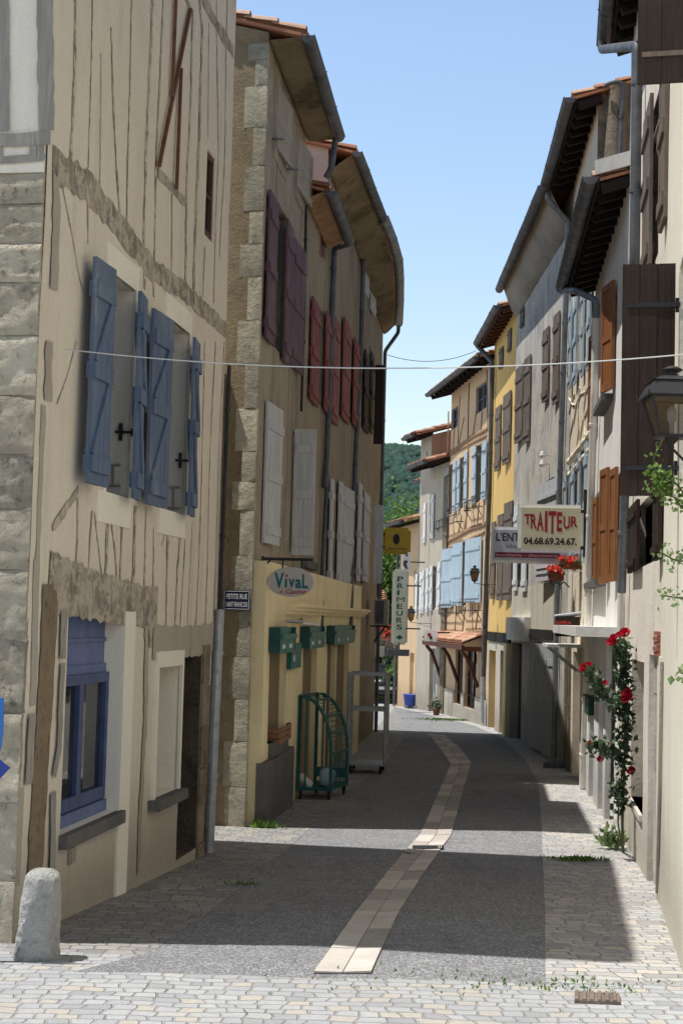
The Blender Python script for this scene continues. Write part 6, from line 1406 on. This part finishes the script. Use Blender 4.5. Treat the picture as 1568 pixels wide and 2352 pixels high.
for a in [math.pi / 2 * k / 16 for k in range(17)]:
    q = o + ax * wT * math.sin(a) * .97 + Z * (hT * .45 + hT * .53 * math.cos(a)); 
    mb.tube([q, q + tt * dT], .007, 4)
for k in range(1, 12): q = o + ax * wT + tt * dT * k / 12; mb.tube([q + Z * .15, q + Z * hT * .45], .007, 4)
for k in range(1, 6): mb.tube([o + tt * dT + ax * wT * k / 6 + Z * .15, o + tt * dT + ax * wT * k / 6 + Z * (hT * .45 + hT * .5 * math.sqrt(max(0, 1 - (k / 6) ** 2)))], .004, 4)
mb.build('wire_panel', M['trolley'], t); mb = MB(); mb.hexa(o + Z * .13, ax * wT, tt * dT, Z * .035); mb.hexa(o + Z * .24 + tt * (dT - .03), ax * wT, tt * .03, Z * .14); mb.build('shelf', M['trolley'], t)
for x, y in ((0.03, 0.03), (wT - .03, .03), (.03, dT - .03), (wT - .03, dT - .03)):
    mb = MB(); c = o + ax * x + tt * y + Z * .055; mb.lathe(c - ax * .018, [(0, 0), (.055, 0), (.06, .006), (.06, .03), (.055, .036), (0, .036)], 14, 0, ax); mb.bar(c, c + Z * .1, .04, .05); mb.build('castor', M['rubber'], t)
mb = MB(); c = o + ax * .12 + tt * .12 + Z * .17; d_ = (ax * .35 + tt * .1 + Z * -.2).normalized(); 
mb.lathe(c + Z * .14 - ax * .14, [(.0, 0), (.055, 0), (.06, .02), (.06, .2), (.05, .22), (0, .22)], 14, 0, V3((.75, .1, -.6)).normalized()); solo(mb, 'plastic_tub', M['bottle'], 'cream plastic tub tipped over on the green trolley shelf', 'tub', c)
mb = MB(); c = o + ax * .30 + tt * .3 + Z * .27; mb.lathe(c - Z * .1, [(0, 0), (.09, 0), (.11, .08), (.12, .2), (.09, .24), (0, .26)], 14, 0, V3((.2, .1, 1)).normalized()); solo(mb, 'plastic_bag', M['bottleblue'], 'pale blue plastic bag standing on the green trolley shelf', 'bag', c)
# galvanised roll cage
tt = FV.t
base = gnd(838, 1778); D0 = base.y; t = thing('roll_cage', 'galvanised steel roll cage standing behind the green trolley', 'roll cage', base); wC = (at(880, 1660, D0) - at(795, 1660, D0)).length; hC = at(838, 1546, D0).z - base.z; o = base - ax * wC * .5; dC = .75
for x in (0, wC):
    mb = MB()
    for y in (0, dC): mb.tube([o + ax * x + tt * y + Z * .16, o + ax * x + tt * y + Z * hC], .022, 8)
    mb.tube([o + ax * x + Z * hC, o + ax * x + tt * dC + Z * hC], .015, 6)
    for z_ in (.5, .9, 1.3): mb.tube([o + ax * x + Z * z_, o + ax * x + tt * dC + Z * z_], .009, 6)
    for k in range(1, 13): q = o + ax * x + tt * dC * k / 13; mb.tube([q + Z * .18, q + Z * hC], .006, 4)
    mb.build('side_frame', M['galv'], t)
zs_ = at(838, 1630, D0).z - base.z
for z_ in (hC - .02, zs_):
    for y in (0, dC): mb = MB(); mb.bar(o + tt * y + Z * z_, o + tt * y + ax * wC + Z * z_, .03, .045); mb.build('crossbar', M['galv'], t)
mb = MB(); mb.hexa(o + Z * .14, ax * wC, tt * dC, Z * .035)
for k in range(9): mb.bar(o + Z * .18 + ax * wC * k / 8, o + tt * dC + Z * .18 + ax * wC * k / 8, .012)
mb.build('base_tray', M['galv'], t)
for x, y in ((.06, .06), (wC - .06, .06), (.06, dC - .06), (wC - .06, dC - .06)):
    mb = MB(); c = o + ax * x + tt * y + Z * .06; mb.lathe(c - ax * .018, [(0, 0), (.055, 0), (.06, .006), (.06, .03), (.055, .036), (0, .036)], 14, 0, ax); mb.bar(c + Z * .0, c + Z * .09, .035, .05); mb.build('castor', M['rubber'], t)
# crate on the ledge, menu board, letterbox
p = FV.pt(*S(6, 425, 1625), .02); q = FV.pt(*S(6, 425, 1625), .22); s0 = FV.sz(*S(6, 418, 1600), .1)[0]; z0 = rec_z = FV.sz(*S(6, 425, 1600), .22)[1]
cz = zp_ = FV.sz(590, 1765, .2)[1]
s0 = FV.sz(618, 1700, .1)[0] + .02; mb = MB(); L_ = 1.15; h_ = .16; zb = FV.sz(617, 1715, .15)[1]; 
for k in range(3): mb.hexa(FV.P(s0, zb + k * .065, .205), FV.t * L_, Z * .055, FV.n * .014); mb.hexa(FV.P(s0, zb + k * .065, -.03), FV.t * L_, Z * .055, FV.n * .014)
for s_ in (s0, s0 + L_ - .014): 
    for k in range(3): mb.hexa(FV.P(s_, zb + k * .065, -.03), FV.t * .014, Z * .055, FV.n * .25)
mb.hexa(FV.P(s0, zb - .012, -.03), FV.t * L_, Z * .012, FV.n * .25)
for s_ in (s0 + .015, s0 + L_ - .04):
    for d_ in (-.015, .185): mb.hexa(FV.P(s_, zb, d_), FV.t * .025, Z * .2, FV.n * .02)
solo(mb, 'wooden_crate', M['plank'], 'slatted reddish wooden crate on the ledge under the first shop recess', 'crate', FV.P(s0, zb, .1))
a = FV.rect(*[S(6, 598, 0)[0], S(6, 0, 750)[1], S(6, 0, 945)[1], S(6, 672, 0)[0]], .2); t = thing('menu_board', 'small teal notice board with red and white slips between the shop awnings', 'notice board', FV.P(a[0], a[2], .17)); mb = MB(); mb.hexa(FV.P(a[0], a[2], .165), FV.t * (a[1] - a[0]), Z * (a[3] - a[2]), FV.n * .06); mb.build('board', M['teal'], t); mb = MB(); mb.hexa(FV.P(a[0] + .2, a[2] + .1, .222), FV.t * .12, Z * .4, FV.n * .006); mb.build('slip', M['white'], t); mb = MB(); mb.hexa(FV.P(a[0] + .2, a[3] - .16, .222), FV.t * .12, Z * .14, FV.n * .006); mb.build('slip', M['txtred'], t)
F2 = FR['2']; a = F2.rect(S(11, 850, 0)[0], S(11, 0, 1165)[1], S(11, 0, 1300)[1], S(11, 822, 0)[0], .1); mb = MB(); mb.hexa(F2.P(a[0], a[2], .0), F2.t * (a[1] - a[0]), Z * (a[3] - a[2]), F2.n * .12); mb.hexa(F2.P(a[0] - .02, a[3], .0), F2.t * (a[1] - a[0] + .04), Z * .025, F2.n * .15); mb.hexa(F2.P(a[0] + .05, a[3] - .1, .12), F2.t * (a[1] - a[0] - .1), Z * .03, F2.n * .004); solo(mb, 'letterbox', M['greenmail'], 'dark green letterbox on the wall behind the beige downpipe', 'letterbox', F2.P(a[0], a[2]))
# car, tub and pots at the street end
c = gp(889, 57.0); t = thing('parked_car', 'dark car parked in the shade at the far end of the street', 'car', c); L_ = 3.9; body = []; 
for x, zlo, zhi, wd in ((0, .45, .75, .72), (.12, .3, .95, .82), (.9, .28, 1.02, .86), (1.5, .28, 1.1, .87), (2.9, .28, 1.05, .87), (3.7, .3, .9, .82), (3.9, .45, .7, .74)): body.append([c + V3((sx * wd, x, zz)) for sx, zz in ((-1, zlo), (-1.0, (zlo + zhi) / 2), (-.93, zhi), (.93, zhi), (1.0, (zlo + zhi) / 2), (1, zlo))])
mb = MB(); mb.grid(body, close=True); mb.face(list(reversed(body[0]))); mb.face(body[-1]); mb.build('body', M['carpaint'], t)
cab = [[c + V3((sx * w_, y_, z_)) for sx in (-1, 1)] for y_, w_, z_ in ((.35, .80, .98), (.8, .66, 1.42), (2.2, .66, 1.45), (3.0, .78, 1.05))]; mb = MB(); mb.grid(cab, sm=False); 
for k in (0, 1): mb.face([r_[k] for r_ in cab])
mb.build('cabin_glass', M['glass'], t); mb = MB(); mb.hexa(c + V3((-.64, .82, 1.425)), (1.28, 0, 0), (0, 1.36, .03), (0, 0, .04)); mb.build('roof_panel', M['carpaint'], t)
for x in (-.84, .84):
    for y_ in (.75, 3.1):
        mb = MB(); mb.lathe(c + V3((x - .09, y_, .31)), [(0, 0), (.29, 0), (.31, .03), (.31, .15), (.29, .18), (0, .18)], 16, 0, V3((1, 0, 0))); wl = mb.build('tyre', M['rubber'], t); mb = MB(); mb.lathe(c + V3((x + (.08 if x > 0 else -.1), y_, .31)), [(0, 0), (.19, 0), (.17, .02), (0, .02)], 12, 0, V3((1, 0, 0))); mb.build('rim', M['galv'], wl)
    mb = MB(); mb.hexa(c + V3((x * .72 - .1, -.02, .7)), (.22, 0, 0), (0, .1, 0), (0, 0, .13)); mb.build('tail_light', M['txtred'], t)
mb = MB(); mb.hexa(c + V3((-.26, -.02, .55)), (.52, 0, 0), (0, .03, 0), (0, 0, .11)); mb.build('number_plate', M['white'], t)
c = gp(947, 53.2); c.z = zg(c.y); mb = MB(); mb.lathe(c + Z * .12, [(0, 0), (.22, 0), (.27, .36), (.30, .38), (.29, .40), (.25, .38), (.21, .04), (0, .03)], 16); solo(mb, 'blue_tub', M['bluebin'], 'bright blue plastic tub on the low step at the far right corner', 'tub', c)
mb = MB(); a, b = gp(932, 53.6), gp(966, 52.6); mb.hexa(V3((a.x, a.y, zg(a.y) - .1)), b - a, V3((.15, .6, 0)), (0, 0, .22)); solo(mb, 'door_step', M['slab'], 'pale stone step under the blue tub at the far right corner', 'step', a)
c = gp(1006, 48.2); t = thing('potted_plant', 'reddish potted plant beside the white shop front left of the porch', 'potted plant', c); mb = MB(); mb.lathe(c, [(0, 0), (.09, 0), (.12, .2), (.135, .2), (.13, .23), (0, .22)], 14); mb.build('pot', M['terracotta'], t); mb = MB(); r = random.Random(4)
for _ in range(140): leaf(mb, c + V3((r.gauss(0, .09), r.gauss(0, .09), .34 + r.gauss(0, .10))), .09, r)
mb.build('foliage', M['leafdark'], t)
# ------------------------------------------------------------------ climbing rose
r = random.Random(17); DR = 16.3; bR = gnd(1430, 1957); DR = bR.y - .55
t = thing('climbing_rose', 'climbing rose with crimson blooms trained up the rosy cream wall', 'rose', bR)
def rp(u, v, off=0): return at(u, v, DR + off)
Fb = FR['1b']
main = [bR - Z * .05, rp(1428, 1890), rp(1430, 1830), rp(1433, 1750), rp(1434, 1660), rp(1433, 1590), rp(1428, 1520), rp(1418, 1470)]
br1 = [rp(1432, 1860), rp(1424, 1820), rp(1415, 1790)]; br2 = [rp(1433, 1745), rp(1405, 1725, -.1), rp(1378, 1712, -.2), rp(1354, 1712, -.3)]; br3 = [rp(1433, 1630), rp(1400, 1605, -.1), rp(1375, 1580, -.2), rp(1350, 1538, -.3)]; br4 = [rp(1434, 1600), rp(1438, 1530), rp(1437, 1490), rp(1425, 1478)]; br5 = [bR - Z * .05, rp(1418, 1890), rp(1420, 1830), rp(1430, 1760)]
sb = MB(); sb.tube(main, [.016, .015, .014, .012, .010, .009, .007, .005], 6)
for b_ in (br1, br2, br3, br4): sb.tube(b_, .006, 5)
sb.tube(br5, .009, 5); sb.build('stem', M['stem'], t)
fo = MB()
def along(pts, n, sp, size, k0=0, k1=1):
    for _ in range(n):
        x = r.uniform(k0, k1) * (len(pts) - 1); i = min(int(x), len(pts) - 2); p = pts[i].lerp(pts[i + 1], x - i) + V3((r.gauss(-.01, sp), r.gauss(-.03, sp), r.gauss(0, sp))); leaf(fo, p, size, r, 0, el=.62)
along(main, 430, .042, .060, .42, 1); along(main, 60, .03, .05, .2, .42); along(br2, 150, .045, .058); along(br3, 150, .04, .058); along(br1, 70, .045, .055); along(br4, 60, .04, .05)
fo.build('foliage', M['leafdark'], t)
def bloom(p, R_, mat='petal'):
    mb = MB()
    for ring, (n, rad, tilt) in enumerate(((3, .25, .2), (5, .5, .45), (6, .8, .8), (7, 1.0, 1.15))):
        for k in range(n):
            a = 6.2832 * k / n + ring * .7 + r.uniform(-.2, .2); d = V3((math.cos(a), math.sin(a), 0)); c_ = p + d * R_ * rad * .45; rows = []
            for i in range(4):
                v_ = i / 3; row = []
                for j in range(4):
                    h_ = (j / 3 - .5) * 1.5 * (1 - .25 * v_); dd = V3((math.cos(a + h_ * .8), math.sin(a + h_ * .8), 0)); q = p + dd * R_ * (rad * .35 + rad * .6 * v_ * math.sin(tilt + .25)) + Z * R_ * (-.35 + v_ * (1.0 - rad * .25) * math.cos(tilt * .75)) ; row.append(q + V3((r.gauss(0, .02), r.gauss(0, .02), r.gauss(0, .02))) * R_)
                rows.append(row)
            u = (r.random(), 0); mb.grid(rows, [[u] * 4] * 4)
    # face the street a little
    q = V3((-.35, -.75, .55)).to_track_quat('Z', 'Y'); mb.v = [p + q @ (v - p) for v in mb.v]; return mb
for u, v, k in ((1434, 1453, 21), (1404, 1474, 20), (1408, 1464, 15), (1420, 1458, 13), (1344, 1532, 20), (1336, 1538, 11), (1352, 1527, 13), (1383, 1570, 18), (1436, 1600, 25), (1438, 1590, 18), (1355, 1710, 17), (1378, 1743, 14), (1448, 1770, 17), (1394, 1709, 9)):
    bloom(rp(u, v, -.14), k * .66 / FOC * DR).build('bloom', M['petal'], t)
# pale plant at its foot, climbing sprays by the lantern, weeds
b0 = gnd(1404, 1952); t = thing('weed_clump', 'pale green leafy plant growing at the foot of the climbing rose', 'plant', b0); mb = MB(); r = random.Random(6)
for _ in range(26):
    a = r.uniform(0, 6.28); el = r.uniform(.5, 1.3); d_ = V3((math.cos(a) * math.cos(el), math.sin(a) * math.cos(el), math.sin(el))); L_ = r.uniform(.12, .27); e = b0 + d_ * L_
    for k in range(7): mb_d = (d_ + V3((r.gauss(0, .5), r.gauss(0, .5), r.gauss(-.2, .4)))); leaf(mb, b0.lerp(e, .35 + .65 * k / 6), .085, r, 0, mb_d, 1.3)
mb.build('foliage', M['leafpale'], t)
def spray(pts, n, size, name, label, mat, seed, sp=.04, cat='creeper', stem=.005):
    r = random.Random(seed); t = thing(name, label, cat, pts[0]); sb = MB(); sb.tube(pts, stem, 5); sb.build('stem', M['stem'], t); fb = MB()
    for _ in range(n):
        x = r.uniform(.1, 1) * (len(pts) - 1); i = min(int(x), len(pts) - 2); leaf(fb, pts[i].lerp(pts[i + 1], x - i) + V3((r.gauss(0, sp), r.gauss(-.02, sp), r.gauss(0, sp))), size, r, .2, el=1.1)
    fb.build('foliage', M[mat], t)
La = 8.15
spray([at(1600, 1180, La), at(1560, 1120, La), at(1530, 1090, La - .05), at(1505, 1090, La - .1), at(1500, 1050, La - .1), at(1520, 1010, La - .1)], 60, .026, 'creeper', 'leafy creeper twining up the bracket of the large black lantern', 'leafbright', 41, .02)
spray([at(1600, 1190, La), at(1560, 1150, La), at(1525, 1130, La - .05), at(1508, 1112, La - .1), at(1500, 1085, La - .1)], 230, .03, 'creeper', 'bushy creeper hanging under the large black lantern', 'leafbright', 42, .03)
spray([at(1610, 1300, La), at(1575, 1290, La), at(1545, 1285, La), at(1515, 1268, La)], 70, .032, 'creeper', 'upper leafy spray reaching in from the right edge over the cream wall', 'leafpale', 43, .028)
spray([at(1610, 1400, La), at(1575, 1375, La), at(1545, 1372, La), at(1526, 1368, La)], 55, .032, 'creeper', 'lower leafy spray reaching in from the right edge over the cream wall', 'leafpale', 44, .026)
spray([at(1600, 1560, La), at(1575, 1550, La), at(1562, 1545, La)], 24, .05, 'creeper', 'lowest small leaf tip at the right edge of the cream wall', 'leafpale', 45, .03)
def weeds(u, v, rad, n, name, label, seed, h=.05, mat='leafbright'):
    r = random.Random(seed); c = gnd(u, v); mb = MB()
    for _ in range(n):
        p = c + V3((r.gauss(0, rad), r.gauss(0, rad * .5), 0)); p.z = zg(p.y) + .012; leaf(mb, p, h, r, 1.5, el=1.6)
    o = mb.build(name, M[mat], None, None, {'at': c}); o['label'] = label; o['category'] = 'weeds'; o['kind'] = 'stuff'
weeds(610, 1903, .08, 90, 'weeds', 'tuft of bright weeds at the foot of the grocery corner', 51, .09); weeds(1325, 1978, .13, 260, 'weeds', 'dark green weeds between the shaded setts on the right', 52, .045); weeds(560, 2035, .07, 60, 'weeds', 'small weeds in the shaded left pavement', 53, .03); weeds(935, 1965, .03, 30, 'weeds', 'tiny weeds beside the flagstone channel', 54, .03)
weeds(1300, 2268, .25, 120, 'weeds', 'sparse weeds in the sunlit joints near the iron cover', 55, .03); weeds(1000, 2262, .5, 60, 'weeds', 'sparse weeds along the edge of the sunlit setts', 56, .025); weeds(1030, 1655, .5, 500, 'weeds', 'grass tufts on the sunlit paving before the far houses', 57, .06)

# ================================================================== LIGHT
AZ, EL = math.radians(84), math.radians(69.3)       # sunlight travels toward AZ (from +Y toward +X)
d = V3((math.sin(AZ) * math.cos(EL), math.cos(AZ) * math.cos(EL), -math.sin(EL)))
sl = bpy.data.lights.new('sun', 'SUN'); sl.energy = 5.0; sl.angle = math.radians(.5); sl.color = (1, .975, .93); so = bpy.data.objects.new('sun', sl); C.objects.link(so)
so.rotation_euler = d.to_track_quat('-Z', 'Y').to_euler(); so.location = (-20, -5, 40)
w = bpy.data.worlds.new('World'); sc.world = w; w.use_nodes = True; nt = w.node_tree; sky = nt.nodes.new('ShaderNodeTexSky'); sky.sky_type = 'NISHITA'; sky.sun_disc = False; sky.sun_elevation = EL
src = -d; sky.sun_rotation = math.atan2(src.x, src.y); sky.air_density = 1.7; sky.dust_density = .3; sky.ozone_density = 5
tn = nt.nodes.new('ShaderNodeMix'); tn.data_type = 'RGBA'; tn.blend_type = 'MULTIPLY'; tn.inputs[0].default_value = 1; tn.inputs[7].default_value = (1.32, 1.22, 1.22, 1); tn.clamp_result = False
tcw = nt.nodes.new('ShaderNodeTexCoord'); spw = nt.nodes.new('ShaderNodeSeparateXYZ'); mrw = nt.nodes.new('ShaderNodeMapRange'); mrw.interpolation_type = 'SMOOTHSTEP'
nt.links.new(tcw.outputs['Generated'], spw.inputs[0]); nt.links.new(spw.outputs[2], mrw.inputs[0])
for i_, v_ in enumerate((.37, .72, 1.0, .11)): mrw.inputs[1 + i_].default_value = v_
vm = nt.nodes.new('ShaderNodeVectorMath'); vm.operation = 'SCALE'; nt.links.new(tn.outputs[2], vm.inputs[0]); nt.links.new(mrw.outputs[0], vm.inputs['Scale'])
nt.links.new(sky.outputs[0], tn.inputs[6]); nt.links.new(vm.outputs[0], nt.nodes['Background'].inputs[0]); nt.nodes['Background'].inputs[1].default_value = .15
sc.view_settings.view_transform = 'Standard'; sc.view_settings.look = 'None'; sc.view_settings.exposure = 0; sc.view_settings.gamma = 1
sc.render.engine = 'CYCLES'; sc.cycles.max_bounces = 8; sc.cycles.diffuse_bounces = 5; sc.cycles.transparent_max_bounces = 8
sc.render.resolution_x = 682; sc.render.resolution_y = 1024
